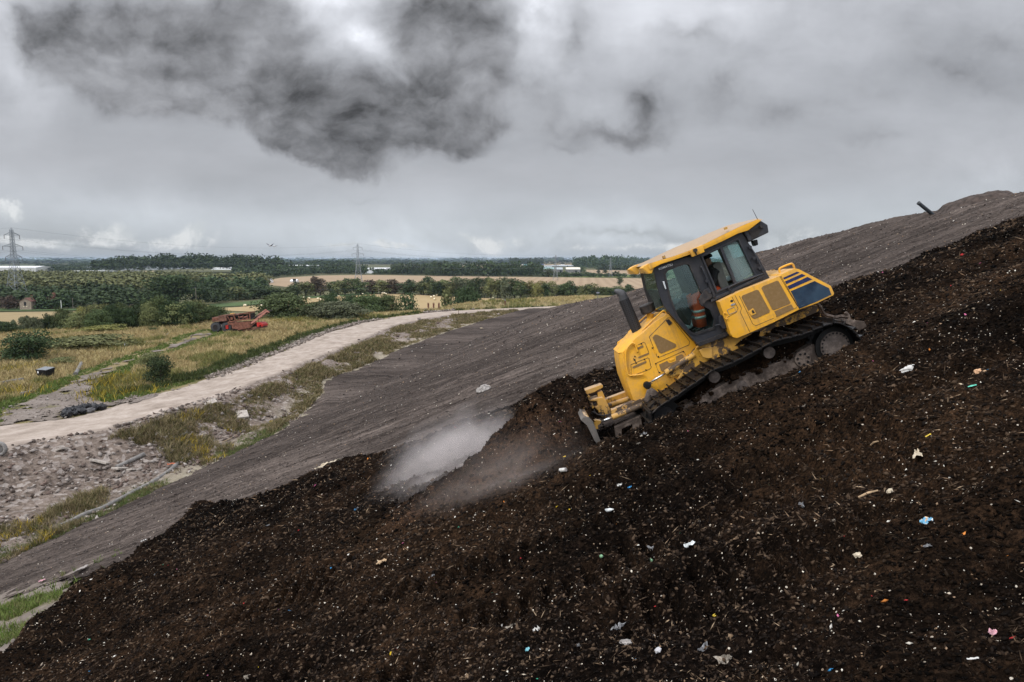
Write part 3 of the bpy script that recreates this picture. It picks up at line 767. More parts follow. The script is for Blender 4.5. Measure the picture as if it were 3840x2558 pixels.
def make_dozer():
    dozer_mats()
    root = empty('bulldozer')
    root.matrix_world = Matrix.Translation(DO) @ Matrix((DR, -DW, DU)).transposed().to_4x4()
    tag(root, 'yellow tracked bulldozer driving nose down the dark slope and pushing a heap of soil', 'bulldozer')
    Y, YW, YM, CABM, BLK = M['yellow_paint'], M['yellow_worn'], M['yellow_muddy'], M['cab_paint'], M['black_part']
    V = Vector
    # ---- engine hood: four sections across the machine
    side = PP(Z2, [(860, 700), (962, 712), (1100, 885), (1270, 1095), (1300, 1180), (1330, 1330)], .49) + PP(Z5, [(1750, 500), (1700, 640), (1420, 760), (1150, 800), (1020, 785)], .49) \
        + PP(Z5, [(985, 690), (935, 520), (905, 370), (890, 270), (900, 215)], .49) + PP(Z2, [(215, 1265), (420, 1040), (520, 965), (700, 805)], .49)
    core = PP(Z2, [(850, 690), (960, 690), (1110, 880), (1285, 1090), (1310, 1180), (1340, 1330)], .34) + PP(Z5, [(1760, 500), (1700, 650), (1420, 770), (1150, 815), (1005, 800)], .34) \
        + PP(Z5, [(955, 690), (888, 520), (858, 370), (848, 270), (852, 212)], .30) + PP(Z2, [(150, 1270), (385, 1005), (500, 930), (690, 780)], .36)
    def at_w(r, w): return [V((p.x, -w, p.z)) for p in r]
    hood = MB().loft([at_w(side, .50), at_w(side, .47), at_w(core, .36), at_w(core, -.36), at_w(side, -.47), at_w(side, -.50)]).build('engine_hood', Y, root, bevel=.018, auto=40)
    W = .502
    pm = MB()
    for q in ([(655, 1040), (690, 1000), (722, 1000), (1000, 1140), (1006, 1172), (985, 1192), (782, 1278), (752, 1265)],
              [(425, 1195), (503, 1156), (520, 1164), (520, 1186), (442, 1220), (426, 1216)], [(448, 1325), (598, 1262), (604, 1280), (596, 1290), (462, 1347), (446, 1342)],
              [(362, 1470), (550, 1386), (567, 1395), (562, 1415), (376, 1497), (360, 1490)],
              [(750, 1440), (870, 1385), (890, 1410), (925, 1416), (1000, 1385), (996, 1320), (1078, 1288), (1106, 1300), (1112, 1330), (1060, 1400), (800, 1545), (780, 1530)]):
        prism(pm, PP(Z2, q, W + .004), W - .02)
    pm.build('mesh_panel', M['brown_mesh'], hood)
    sm = MB()
    for q, cl in (([(605, 1030), (880, 750), (930, 755), (1200, 1100), (1190, 1150), (735, 1340), (715, 1310)], 1), ([(440, 1150), (520, 1110), (545, 1125), (598, 1260)], 0),
                  ([(335, 1440), (585, 1340), (602, 1350), (635, 1480), (620, 1502), (350, 1610)], 1), ([(750, 1565), (695, 1425), (1115, 1240), (1140, 1300)], 0)):
        p = PP(Z2, q, W); sm.tube(p + ([p[0]] if cl else []), .0045, 5)
    sm.build('panel_seam', BLK, hood)
    bm_ = MB()
    for x, y in ((490, 1135), (395, 1320), (535, 1362), (558, 1520), (742, 1322), (1108, 1248), (702, 1427), (652, 1195), (412, 1418), (760, 1556)):
        MB().disc(DP(*Z2(x, y), W + .006), (0, 1, 0), .013, .014, 10).build('bolt', M['track_link'], hood)
    prism(MB(), PP(Z2, [(848, 790), (898, 772), (948, 830), (897, 868)], W + .008), W - .02).build('latch', BLK, hood, bevel=.005)
    prism(MB(), PP(Z2, [(905, 1372), (970, 1345), (978, 1362), (915, 1393)], W + .012), W - .02).build('handle', Y, hood, bevel=.004)
    MB().bar(DP(*Z2(672, 1205), W), DP(*Z2(702, 1282), W), .02).build('hinge', Y, hood)
    # arrow mark on the nose
    prism(MB(), PP(Z5, [(1018, 290), (1048, 312), (1040, 318), (1056, 345), (1050, 350), (1032, 322), (1026, 325)], W + .004), W - .01).build('arrow_mark', BLK, hood)
    # grille on the nose
    g = MB()
    for k in range(6):
        a = DP(*Z5(866 + k * 9, 400 + k * 36), 0); g.box((a.x + .03, 0, a.z), (.03, .5, .035))
    g.build('grille', M['track_link'], hood)
    # ---- hand rails
    def rail(Z, pts, w, r=.016, mat=Y, name='hand_rail'):
        return MB().tube(catmull(PP(Z, pts, w), 4), r, 8).build(name, mat, root, smooth=True)
    rail(Z5, [(1070, 230), (1045, 140), (1020, 118), (990, 125), (935, 205), (930, 320), (950, 465), (975, 495), (1030, 495), (1145, 482)], .535)
    rail(Z5, [(848, 340), (838, 130), (858, 97), (930, 45), (960, 48), (978, 80)], -.48)
    rail(Z2, [(862, 715), (850, 670), (820, 652), (785, 668), (590, 850), (432, 1018), (405, 1070), (390, 1185)], .40)
    rail(Z2, [(795, 660), (780, 630), (745, 618), (650, 655), (470, 800), (342, 930), (308, 962), (300, 1000), (328, 1060)], -.36)
    rail(Z4, [(965, 275), (950, 222), (968, 190), (1090, 140), (1125, 146), (1148, 200)], .72, .02)
    # ---- exhaust with perforated guard, pre-cleaner
    ex = MB().tube([DP(*Z2(470, 1040), .05), DP(*Z2(230, 480), .05)], .105, 16).build('exhaust_guard', M['perforated_guard'], root, auto=40)
    MB().tube(catmull([DP(*Z2(236, 495), .05), DP(*Z2(212, 420), .05), DP(*Z2(165, 378), .05), DP(*Z2(95, 350), .05)], 4), [.086] * 5 + [.084, .08, .076, .07, .062, .05, .035, .02], 14).build('exhaust_tip', M['exhaust_grey'] if 'exhaust_grey' in M else plain('exhaust_grey', (.07, .07, .075), .5), ex, smooth=True)
    top = DP(*Z2(560, 560), -.05); bot = DP(*Z2(600, 665), -.05); ax = (top - bot).normalized()
    pc = MB().tube([bot - ax * .02, bot, top, top + ax * .012], [.10, .148, .15, .13], 28).build('air_precleaner', BLK, root, auto=40)
    MB().tube([DP(*Z2(625, 690), -.05), DP(*Z2(612, 790), -.05), DP(*Z2(600, 860), -.05)], [.07, .062, .062], 18).build('neck', Y, pc, auto=40)
    # ---- rear cover box with mesh doors, blue flashes
    tw = .985
    box = prism(MB(), PP(Z4, [(165, 632), (430, 500), (760, 372), (930, 305), (968, 292), (985, 272), (1150, 197), (1205, 207), (1400, 310), (1622, 425), (1665, 522), (1655, 548), (1440, 652), (1212, 732), (870, 905), (570, 1037), (395, 1110), (345, 1095), (312, 1050), (262, 890), (222, 785)], tw), .42)
    box.build('engine_cover', Y, root, bevel=.035, seg=3, auto=40)
    cover = root.children[-1]
    q = PP(Z4, [(985, 285), (1150, 212), (1205, 222), (1400, 322), (1612, 432), (1650, 522), (1430, 640), (1215, 720), (1120, 560)], tw)
    prism(MB(), [V((p.x, -.44, p.z)) for p in q], -.95).build('radiator_housing', Y, root, bevel=.03, auto=40)
    far = PP(Z4, [(165, 632), (430, 500), (760, 372), (930, 305), (960, 420), (700, 900), (395, 1100), (345, 1095)], tw)
    prism(MB(), [V((p.x, .45, p.z)) for p in far], -.98).build('far_tank', Y, root, bevel=.03, auto=40)
    f = .006; pm = MB()
    for q in ([(455, 575), (470, 550), (655, 475), (680, 485), (825, 750), (818, 776), (627, 858), (592, 840)], [(716, 455), (736, 430), (915, 358), (941, 366), (1095, 640), (1086, 662), (882, 742), (856, 733)],
              [(884, 758), (1105, 668), (1145, 727), (920, 832)]):
        prism(pm, PP(Z4, q, tw + f), tw - .02)
    pm.build('mesh_panel', M['brown_mesh'], cover)
    pm = MB()
    for q in ([(998, 320), (1180, 240), (1217, 253), (1012, 343)], [(1022, 368), (1245, 268), (1292, 292), (1040, 402)], [(1055, 430), (1318, 308), (1380, 340), (1080, 472)]):
        prism(pm, PP(Z4, q, tw + .004), tw - .02)
    pm.build('blue_stripes', M['blue_decal'], cover)
    prism(MB(), PP(Z4, [(1098, 495), (1410, 362), (1598, 455), (1630, 540), (1440, 630), (1214, 724)], tw + .004), tw - .02).build('blue_panel', M['blue_panel'], cover)
    sm = MB()
    for q in ([(425, 555), (600, 920), (640, 948), (875, 848)], [(955, 302), (1185, 690), (1168, 714), (905, 832)], [(968, 296), (1212, 728)], [(330, 570), (410, 720), (385, 775), (280, 830), (262, 862)], [(370, 550), (455, 715), (440, 770), (565, 1033)]):
        sm.tube(PP(Z4, q, tw), .0045, 5)
    sm.build('panel_seam', BLK, cover)
    la = prism(MB(), PP(Z4, [(545, 760), (608, 716), (650, 788), (582, 818)], tw + .014), tw - .02).build('latch', Y, cover, bevel=.004)
    prism(MB(), PP(Z4, [(585, 750), (608, 738), (630, 778), (602, 788)], tw + .017), tw).build('latch_slot', BLK, cover)
    prism(MB(), PP(Z4, [(312, 670), (345, 652), (376, 656), (370, 674), (322, 692)], tw + .012), tw - .02).build('lock', M['chrome'], cover)
    prism(MB(), PP(Z4, [(308, 618), (325, 605), (345, 612), (345, 633), (325, 641), (310, 633)], tw + .004), tw - .02).build('fuel_cap_hole', BLK, cover)
    rm = MB(); p = PP(Z4, [(266, 742), (358, 702), (386, 760), (292, 800)], tw + .002); rm.tube(p + [p[0]], .006, 5); rm.build('worn_label', M['grey_cloth'], cover)
    rail(Z4, [(262, 790), (235, 782), (220, 790), (240, 850), (258, 862), (282, 850)], tw + .02, .009, Y, 'step_handle')
    # small yellow bracket behind the cab
    prism(MB(), PP(Z4, [(800, 262), (812, 235), (855, 208), (885, 210), (945, 248), (948, 285), (810, 285)], -.3), -.34).build('lift_bracket', YW, root, bevel=.006)
    # ---- main frame, muddy
    prism(MB(), PP(Z1, [(660, 935), (690, 905), (880, 838), (905, 862), (1075, 815), (1130, 775), (1425, 650), (1452, 715), (1300, 800), (1100, 900), (900, 1010), (720, 1080), (600, 1160), (560, 1200), (540, 1150)], .60), -.60).build('main_frame', YM, root, bevel=.012)
    prism(MB(), PP(Z1, [(680, 915), (720, 880), (880, 822), (895, 850), (1070, 820), (1135, 775), (1140, 830), (1010, 890), (930, 930), (800, 985), (770, 985), (760, 910)], .70), .60).build('fender_plate', YW, root, bevel=.008)
    prism(MB(), PP(Z2, [(1340, 1230), (1400, 1195), (1530, 1180), (1535, 1340), (1470, 1350), (1395, 1330)], .73), .70).build('cylinder_yoke', YW, root, bevel=.008)
    mud = MB(); prism(mud, PP(Z1, [(915, 905), (960, 865), (1040, 820), (1075, 810), (1070, 850), (1000, 890)], .71), .66)
    prism(mud, PP(Z1, [(1130, 820), (1165, 790), (1260, 770), (1370, 720), (1440, 690), (1448, 715), (1300, 775), (1150, 830)], .64), .60); mud.build('caked_mud', M['soil'], root, bevel=.008)
    # ---- cab
    outer = PP(Z1, [(413, 425), (440, 406), (580, 363), (640, 348), (930, 203), (960, 193), (1005, 270), (1060, 350), (1132, 480), (1132, 492), (1060, 522), (815, 630), (835, 660), (888, 800), (882, 835), (690, 902), (672, 880), (510, 697), (478, 660), (443, 560)], .745)
    door = PP(Z1, [(488, 459), (503, 438), (610, 398), (633, 402), (655, 455), (712, 585), (695, 615), (712, 650), (764, 682), (789, 741), (783, 787), (671, 823), (640, 812), (566, 720), (520, 602)], .745)
    win = PP(Z1, [(719, 353), (934, 249), (1038, 466), (808, 562)], .745)
    def shift(l, w): return [V((p.x, -w, p.z)) for p in l]
    near = prism(MB(), outer, .685, (door, win)).build('cab_side', CABM, root, bevel=.006)
    prism(MB(), shift(outer, -.685), -.745, (shift(door, 0), shift(win, 0))).build('cab_side', CABM, root)
    def ring(o, grow):
        c = sum(o, V()) / len(o); return [c + (p - c) * grow for p in o]
    prism(MB(), shift(ring(win, 1.10), .775), .74, (shift(ring(win, 1.0), .775),)).build('window_frame', CABM, near, bevel=.008)
    prism(MB(), shift(ring(door, 1.075), .762), .74, (shift(ring(door, 1.0), .762),)).build('door_frame', BLK, near, bevel=.006)
    m0, m1 = DP(*Z3(985, 485), .745), DP(*Z3(1165, 930), .745)
    MB().bar(m0 + V((0, -.02, 0)), m1 + V((0, -.02, 0)), .05, .05, up=(0, 1, 0)).build('window_bar', CABM, near)
    dg = lambda l, w: prism(MB(), shift(l, w), w - .006)
    dg(door, .715).build('door_glass', M['cab_glass'], near)
    dg([win[1], win[2], m1, m0], .715).build('rear_side_glass', M['rear_cab_glass'], near)
    for l in (door, win): dg(l, -.712).build('far_glass', M['cab_glass'], root)
    # front screen, rear wall, floor, dashboard
    A = lambda x, y, w: DP(*Z1(x, y), .745) * 1.0
    def wall(p, q, th, name, mat, w0=.685, w1=-.685):
        p = DP(*Z1(*p), .745); q = DP(*Z1(*q), .745); d = (q - p).normalized(); n = V((-d.z, 0, d.x)) * th
        r = [V((p.x, -w0, p.z)), V((q.x, -w0, q.z)), V((q.x, -w0, q.z)) + n, V((p.x, -w0, p.z)) + n]
        return prism(MB(), r, w1).build(name, mat, root)
    wall((448, 560), (425, 440), -.012, 'windscreen', M['cab_glass']); wall((505, 690), (448, 560), -.012, 'windscreen', M['cab_glass'])
    wall((672, 878), (510, 695), -.05, 'dashboard', BLK)
    wall((690, 898), (882, 830), .06, 'cab_floor', BLK)
    wall((882, 832), (830, 652), .05, 'seat_wall', BLK); wall((1125, 488), (1000, 262), .03, 'rear_screen', M['cab_glass'], .685, -.685)
    wall((820, 632), (1128, 490), -.05, 'rear_deck', BLK)
    prism(MB(), PP(Z1, [(678, 888), (880, 812), (888, 836), (700, 908)], .80), .74).build('door_step', BLK, root, bevel=.006)
    # dash console and seat
    prism(MB(), shift(PP(Z3, [(440, 1180), (520, 1110), (640, 1270), (620, 1450), (520, 1300)], .2), .2), -.45).build('console', BLK, root, bevel=.02)
    seat = prism(MB(), shift(PP(Z3, [(760, 1090), (1090, 1000), (1110, 1075), (800, 1190)], .3), .30), -.22).build('seat', M['seat_vinyl'], root, bevel=.03)
    prism(MB(), shift(PP(Z3, [(1010, 1010), (900, 700), (940, 660), (1000, 660), (1110, 980)], .3), .26), -.20).build('backrest', M['grey_cloth'], seat, bevel=.04)
    # roof
    edge_t = [(95, 688), (240, 642), (420, 590), (605, 522), (700, 480), (780, 446), (1000, 338), (1230, 226), (1440, 140), (1486, 152)]
    edge_b = [(1325, 275), (1205, 310), (1000, 412), (800, 502), (700, 548), (605, 572), (430, 632), (250, 690), (165, 735), (120, 760)]
    et = PP(Z3, edge_t, .86); eb = PP(Z3, edge_b, .86)
    roof = prism(MB(), et + eb, .70).build('roof', Y, root, bevel=.012, auto=40)
    prism(MB(), shift(et + eb, -.70), -.86).build('roof_edge', Y, roof, bevel=.012, auto=40)
    crown = PP(Z3, [(60, 712), (215, 620), (360, 545), (520, 470), (640, 420), (760, 372), (985, 272), (1220, 178), (1420, 132), (1478, 150)], .42)
    rows = []
    for w, f in ((.86, 0), (.72, .55), (.55, .88), (.35, 1.0), (-.35, 1.0), (-.55, .88), (-.72, .55), (-.86, 0)):
        rows.append([V((a.x + (b.x - a.x) * f, -w, a.z + (b.z - a.z) * f + .002)) for a, b in zip(et, crown)])
    MB().surf(rows).build('roof_top', M['roof_paint'], roof, smooth=True)
    un = PP(Z3, [(1300, 268), (1000, 395), (605, 560), (170, 728)], .86)
    MB().surf([shift(un, .70), shift(un, -.70)]).build('roof_lining', CABM, roof)
    prism(MB(), PP(Z3, [(605, 522), (640, 500), (770, 448), (795, 540), (640, 602)], .91), .84).build('roof_bracket', Y, roof, bevel=.014, auto=40)
    lamp = MB(); p = DP(*Z3(676, 518), .94); lamp.disc(p, (0, 1, 0), .035, .06, 16); lamp.bar(p, DP(*Z3(690, 575), .93), .02); lamp.build('roof_camera', BLK, roof)
    br = MB()
    for x, y in ((405, 605), (545, 575), (1268, 268), (1195, 290), (290, 600), (1050, 250)): MB().box(DP(*Z3(x, y), .83), (.05, .05, .04)).build('roof_bolt', YW, roof)
    # work lamps at the front edge
    for w in (.70, -.70):
        wl = prism(MB(), shift(PP(Z3, [(20, 738), (60, 705), (130, 672), (175, 735), (150, 802), (118, 806)], .86), w + .14), w - .14).build('work_lamp', Y, roof, bevel=.015)
        gm = MB()
        for k in range(4):
            a = PP(Z3, [(18 + k * 5, 742 + k * 16), (118, 778 + k * 8)], .86); gm.bar(V((a[0].x - .012, -w, a[0].z)), V((a[1].x, -w, a[1].z)), .27, .012, up=(0, 0, 1))
        gm.build('lamp_grille', YW, wl)
    # rear air unit, lamp, aerial
    sp = prism(MB(), PP(Z3, [(1268, 290), (1325, 272), (1486, 156), (1566, 206), (1580, 300), (1385, 394), (1340, 420)], .80), -.80).build('rear_visor', CABM, root, bevel=.02)
    prism(MB(), PP(Z3, [(1325, 285), (1475, 225), (1510, 245), (1440, 345), (1375, 385)], .806), .79).build('visor_mesh', plain('dark_mesh', (.03, .026, .024), .8, scale=30), sp)
    prism(MB(), PP(Z3, [(1385, 400), (1440, 384), (1452, 450), (1412, 468)], .62), .46).build('rear_lamp', BLK, root, bevel=.015)
    ae = MB(); ae.tube([DP(*Z3(1485, 228), .84), DP(*Z3(1378, 16), .84)], [.007, .004], 6); ae.disc(DP(*Z3(1485, 228), .84), (0, 1, 0), .025, .05, 10); ae.build('aerial', BLK, root)
    # pillars, rails and brackets on the side of the cab
    rail(Z3, [(740, 725), (770, 760), (905, 1075), (900, 1085)], .80, .022, CABM, 'grab_rail')
    rail(Z3, [(1345, 500), (1385, 530), (1505, 785), (1480, 815), (1110, 960), (1115, 1020)], .80, .017, CABM, 'grab_rail')
    prism(MB(), PP(Z3, [(862, 1120), (1110, 1010), (1500, 820), (1510, 850), (1120, 1040), (875, 1155)], .80), .745).build('belt_rail', CABM, near, bevel=.008)
    kn = MB()
    for x, y in ((815, 895), (1345, 480), (1395, 615), (1465, 738), (1130, 1030), (850, 1025), (830, 1000)): MB().disc(DP(*Z3(x, y), .80), (0, 1, 0), .03, .06, 12).build('rail_mount', CABM, near)
    prism(MB(), PP(Z2, [(1410, 345), (1470, 320), (1545, 440), (1502, 482), (1450, 500), (1385, 590), (1350, 540), (1345, 470)], .82), .755).build('hinge_bracket', BLK, near, bevel=.012)
    mg = prism(MB(), PP(Z2, [(1632, 735), (1668, 708), (1692, 722), (1742, 860), (1750, 912), (1690, 920), (1640, 862)], .86), .78).build('step_lamp', CABM, near, bevel=.015)
    MB().tube(PP(Z2, [(1578, 865), (1660, 850)], .84), .016, 8).build('lamp_stalk', CABM, mg)
    prism(MB(), PP(Z2, [(800, 222), (828, 214), (860, 328), (842, 336)], .785), .74).build('door_handle', M['chrome'], near, bevel=.004)
    # maker's name over the door
    fc = bpy.data.curves.new('letters', 'FONT'); fc.body = 'KOMATSU'; fc.size = .082; fc.extrude = .002; fc.offset = .002; fc.align_x = 'LEFT'; fc.space_character = 1.08
    fo = bpy.data.objects.new('letters', fc); COL.objects.link(fo); bpy.context.view_layer.update()
    me = bpy.data.meshes.new_from_object(fo.evaluated_get(bpy.context.evaluated_depsgraph_get())); bpy.data.objects.remove(fo)
    a, b = DP(*Z3(232, 762), .768), DP(*Z3(402, 702), .768); dx = (b - a); wid = max(v.co.x for v in me.vertices)
    ux = dx / wid; uz = V((-dx.z, 0, dx.x)).normalized() * ux.length
    for v in me.vertices: c = v.co.copy(); v.co = a + ux * c.x + uz * c.y + V((0, -c.z, 0))
    me.materials.clear(); me.materials.append(M['letter_grey']); lo = bpy.data.objects.new('lettering', me); COL.objects.link(lo); lo.parent = near
    # ---- tracks
    path1 = [(397, 1350), (398, 1331), (445, 1281), (505, 1240), (566, 1202), (621, 1162), (675, 1127), (729, 1089), (784, 1051), (908, 1002), (1037, 936), (1155, 875), (1254, 848), (1354, 822), (1415, 797), (1489, 770),
             (1548, 757), (1596, 771), (1643, 797), (1686, 842), (1714, 892), (1712, 950), (1685, 1012), (1630, 1052), (1500, 1100), (1300, 1172), (1000, 1280), (700, 1388), (540, 1448), (470, 1452), (420, 1425)]
    base = [V((p.x, 0, p.z)) for p in PP(Z1, path1, 1.46)]
    base = catmull(base, 6, True)
    cum = [0.0]
    for i in range(len(base)): cum.append(cum[-1] + (base[(i + 1) % len(base)] - base[i]).length)
    n = round(cum[-1] / .19); step = cum[-1] / n
    def along(d):
        d %= cum[-1]; k = max(i for i in range(len(base)) if cum[i] <= d)
        a, b = base[k], base[(k + 1) % len(base)]; return a + (b - a) * ((d - cum[k]) / max(1e-9, cum[k + 1] - cum[k]))
    cen = sum(base, V()) / len(base)
    shoe_me = None
    for sgn in (1, -1):
        wc = sgn * 1.03
        tr = empty('track', (0, 0, 0), 0, root)
        link = [MB(), MB()]
        for k in range(n):
            p = along(k * step); t = (along(k * step + .02) - along(k * step - .02)).normalized(); nr = V((t.z, 0, -t.x))
            if nr.dot(p - cen) < 0: nr = -nr
            R = Matrix((t, V((0, 1, 0)) * (1 if True else -1), nr)).transposed()
            for li, dw in enumerate((-.09, .09)): link[li].box(V((p.x, -wc + dw, p.z)) - nr * .10, (step * 1.02, .045, .11), R)
            if shoe_me is None:
                s_ = MB(); s_.box((0, 0, -.012), (step * .97, .86, .024)); s_.box((-step * .40, 0, .028), (.022, .86, .06)); s_.box((step * .42, 0, -.024), (step * .2, .86, .02))
                so = s_.build('track_shoe', M['track_steel'], None, bevel=.004, seg=1); shoe_me = so.data; bpy.data.objects.remove(so)
            so = bpy.data.objects.new('track_shoe', shoe_me); COL.objects.link(so); so.parent = tr
            so.matrix_parent_inverse = Matrix.Identity(4)
            so.matrix_local = Matrix.Translation(V((p.x, -wc, p.z))) @ R.to_4x4()
        for l_ in link: l_.build('chain_rail', M['track_link'], tr)
        # soil carried on the upper run
        so = MB(); rr = random.Random(5 + sgn)
        for k in range(n):
            p = along((k + .5) * step); t = (along((k + .5) * step + .02) - along((k + .5) * step - .02)).normalized(); nr = V((t.z, 0, -t.x))
            if nr.dot(p - cen) < 0: nr = -nr
            if nr.z < .55: continue
            for j in range(10):
                c = V((p.x, -wc + rr.uniform(-.40, .40), p.z)) + t * rr.uniform(-.06, .06) + nr * .005
                q = rr.uniform(.02, .055); so.box(c, (q, q * rr.uniform(.8, 1.8), q * .5), Matrix.Rotation(rr.uniform(0, 3), 3, 'Z') @ Matrix.Rotation(rr.uniform(-.4, .4), 3, 'X'))
        so = so.build('carried_soil', M['soil'], tr); tag(so, kind='stuff')
        # frame, wheels
        ow = sgn
        fr = PP(Z1, [(575, 1292), (650, 1252), (720, 1213), (900, 1110), (1000, 1070), (1100, 1038), (1290, 962), (1330, 930), (1400, 890), (1440, 920), (1450, 1010), (1400, 1060), (1250, 1130), (1000, 1215), (800, 1290), (600, 1360)], 1.20)
        w0, w1 = (1.20, .80) if sgn > 0 else (-.80, -1.20)
        prism(MB(), shift(fr, w0), w1).build('track_frame', M['dusty_steel'], tr, bevel=.015)
        ck = MB(); rr = random.Random(31 + sgn); top_ = fr[:8]
        for a_, b_ in zip(top_, top_[1:]):
            m_ = max(2, int((b_ - a_).length / .03))
            for j in range(m_):
                c_ = a_.lerp(b_, rr.random()); q_ = rr.uniform(.02, .075) * (1.5 if rr.random() < .15 else 1)
                ck.box(V((c_.x, -sgn * rr.uniform(1.0, 1.215), c_.z - rr.uniform(-.02, .05))), (q_ * rr.uniform(1, 2), q_, q_ * rr.uniform(.6, 1.1)), Matrix.Rotation(rr.uniform(0, 3), 3, 'Z') @ Matrix.Rotation(rr.uniform(-.6, .6), 3, 'X') @ Matrix.Rotation(rr.uniform(-.6, .6), 3, 'Y'))
        tag(ck.build('caked_soil', M['soil'], tr, bevel=.006, seg=1), kind='stuff')
        packed = PP(Z1, [(600, 1285), (720, 1205), (900, 1095), (1100, 1020), (1290, 945), (1380, 900), (1370, 840), (1130, 915), (900, 1030), (700, 1150)], 1.0)
        p0, p1 = (1.0, .66) if sgn > 0 else (-.66, -1.0)
        prism(MB(), shift(packed, p0), p1).build('packed_soil', M['soil'], tr, bevel=.02)
        def wheel(x, y, r, w, th, nm, mat, n_=28):
            c = DP(*Z1(x, y), 1.25); return MB().disc(V((c.x, -w * sgn, c.z)), (0, 1, 0), r, th, n_)
        wheel(487, 1352, .33, 1.03, .20, 'idler', None).build('idler_wheel', M['track_link'], tr, auto=40)
        wheel(487, 1352, .20, 1.10, .18, 'idler', None).build('idler_hub', BLK, tr, auto=40)
        sp = wheel(1537, 905, .40, 1.03, .10, 'sprocket', None); c = DP(*Z1(1537, 905), 1.25)
        for k in range(26):
            a = 2 * math.pi * k / 26; sp.box(V((c.x + math.cos(a) * .40, -1.03 * sgn, c.z + math.sin(a) * .40)), (.07, .08, .05), Matrix.Rotation(-a, 3, 'Y'))
        sp.build('sprocket', M['track_link'], tr)
        h = MB().disc(V((c.x, -1.17 * sgn, c.z)), (0, 1, 0), .345, .14, 40); h.build('hub_ring', M['track_link'], tr, auto=40)
        hub = MB().disc(V((c.x, -1.245 * sgn, c.z)), (0, 1, 0), .262, .05, 40).build('hub', M['hub_steel'], tr, bevel=.008, auto=40)
        for k in range(22):
            a = 2 * math.pi * k / 22; MB().disc(V((c.x + math.cos(a) * .237, -1.272 * sgn, c.z + math.sin(a) * .237)), (0, 1, 0), .017, .02, 8).build('bolt', M['track_link'], tr)
        for (x, y) in ((790, 1096), (1130, 945)):
            wheel(x, y, .105, 1.12, .28, 'carrier', None).build('carrier_roller', M['hub_steel'], tr, auto=40)
        cp = wheel(1340, 985, .145, 1.22, .05, 'pivot', None).build('pivot_cap', M['dusty_steel'], tr, bevel=.006, auto=40); c2 = DP(*Z1(1340, 985), 1.25)
        for k in range(7):
            a = 2 * math.pi * k / 7; MB().disc(V((c2.x + math.cos(a) * .10, -1.25 * sgn, c2.z + math.sin(a) * .10)), (0, 1, 0), .02, .03, 8).build('bolt', M['track_link'], tr)
        wheel(968, 1155, .10, 1.203, .02, 'cap', None).build('inspection_cap', M['hub_steel'], tr, bevel=.004, auto=40)
        for k in range(6):
            c3 = DP(*Z1(640 + k * 148, 1370 - k * 55), 1.25); MB().disc(V((c3.x, -1.03 * sgn, c3.z)), (0, 1, 0), .11, .3, 20).build('road_roller', M['track_link'], tr, auto=40)
    # ---- push arms, rams
    arm = PP(Z5, [(762, 905), (1145, 755), (1500, 610), (1510, 680), (1155, 830), (770, 985)], .52)
    prism(MB(), arm, .34).build('push_arm', YW, root, bevel=.012)
    prism(MB(), shift(PP(Z5, [(640, 800), (700, 775), (945, 685), (1200, 590), (1210, 660), (985, 760), (740, 850)], -.36), -.36), -.54).build('push_arm', YW, root, bevel=.012)
    MB().tube(PP(Z5, [(700, 860), (1000, 762)], -.30), .055, 14).build('tilt_ram', YW, root, auto=40)
    def ram(Z, a, b, c, w, r, rr, name):
        o = MB().tube([DP(*Z(*a), w), DP(*Z(*b), w)], r, 18).build(name, YW, root, bevel=.006, auto=40)
        MB().tube([DP(*Z(*b), w), DP(*Z(*c), w)], rr, 14).build('rod', M['chrome'], o, smooth=True)
        return o
    r1 = ram(Z5, (1735, 250), (1392, 470), (1215, 580), .60, .056, .022, 'lift_ram')
    MB().disc(DP(*Z5(1180, 610), .60), (0, 1, 0), .07, .11, 20).build('rod_eye', M['track_link'], r1, bevel=.008, auto=40)
    prism(MB(), PP(Z5, [(1200, 575), (1240, 560), (1255, 585), (1225, 605)], .62), .57).build('rod_end', YW, r1)
    prism(MB(), PP(Z5, [(1432, 486), (1740, 292), (1756, 330), (1682, 430), (1466, 518)], .575), .54).build('ram_guard', YM, root, bevel=.006)
    r2 = ram(Z5, (1135, 838), (770, 990), (630, 1042), .60, .056, .026, 'angle_ram')
    prism(MB(), PP(Z5, [(552, 1030), (580, 1018), (640, 1030), (630, 1065), (600, 1085), (608, 1125), (580, 1130), (562, 1085)], .66), .54).build('rod_end', YW, r2, bevel=.01)
    prism(MB(), PP(Z5, [(1145, 790), (1180, 670), (1240, 640), (1310, 690), (1320, 760), (1200, 830)], .66), .62).build('arm_bracket', M['dusty_steel'], root, bevel=.008)
    prism(MB(), PP(Z5, [(800, 1108), (1000, 1015), (1105, 965), (1130, 1120), (1020, 1150), (1005, 1070), (885, 1125), (880, 1210), (820, 1240)], .62), .48).build('lower_push_frame', M['dusty_steel'], root, bevel=.012)
    # ---- blade
    bw = 1.62; sec = [(432, 988), (492, 986), (547, 1040), (590, 1150), (640, 1290), (700, 1400), (670, 1400), (560, 1260), (480, 1090), (402, 1022)]
    s0 = PP(Z5, sec, bw)
    
    def bl(p, w): return V((p.x, -w, p.z + (bw - w) / (2 * bw) * .20))
    blade = MB()
    inner = PP(Z5, [(432, 988), (470, 1010), (520, 1100), (600, 1280), (660, 1400), (640, 1400), (560, 1260), (490, 1100), (440, 1020), (402, 1022)], bw)
    blade.loft([[bl(p, w) for p in (s0 if abs(w) > 1.56 else inner)] for w in (bw, 1.585, 1.55, 0, -1.55, -1.585, -bw)])
    blade = blade.build('blade', M['blade_steel'], root, bevel=.006)
    rib = MB()
    for w in (.9, .3, -.3, -.9): MB().loft([[bl(p, w + d) for p in s0] for d in (.015, -.015)]).build('blade_rib', YW, blade)
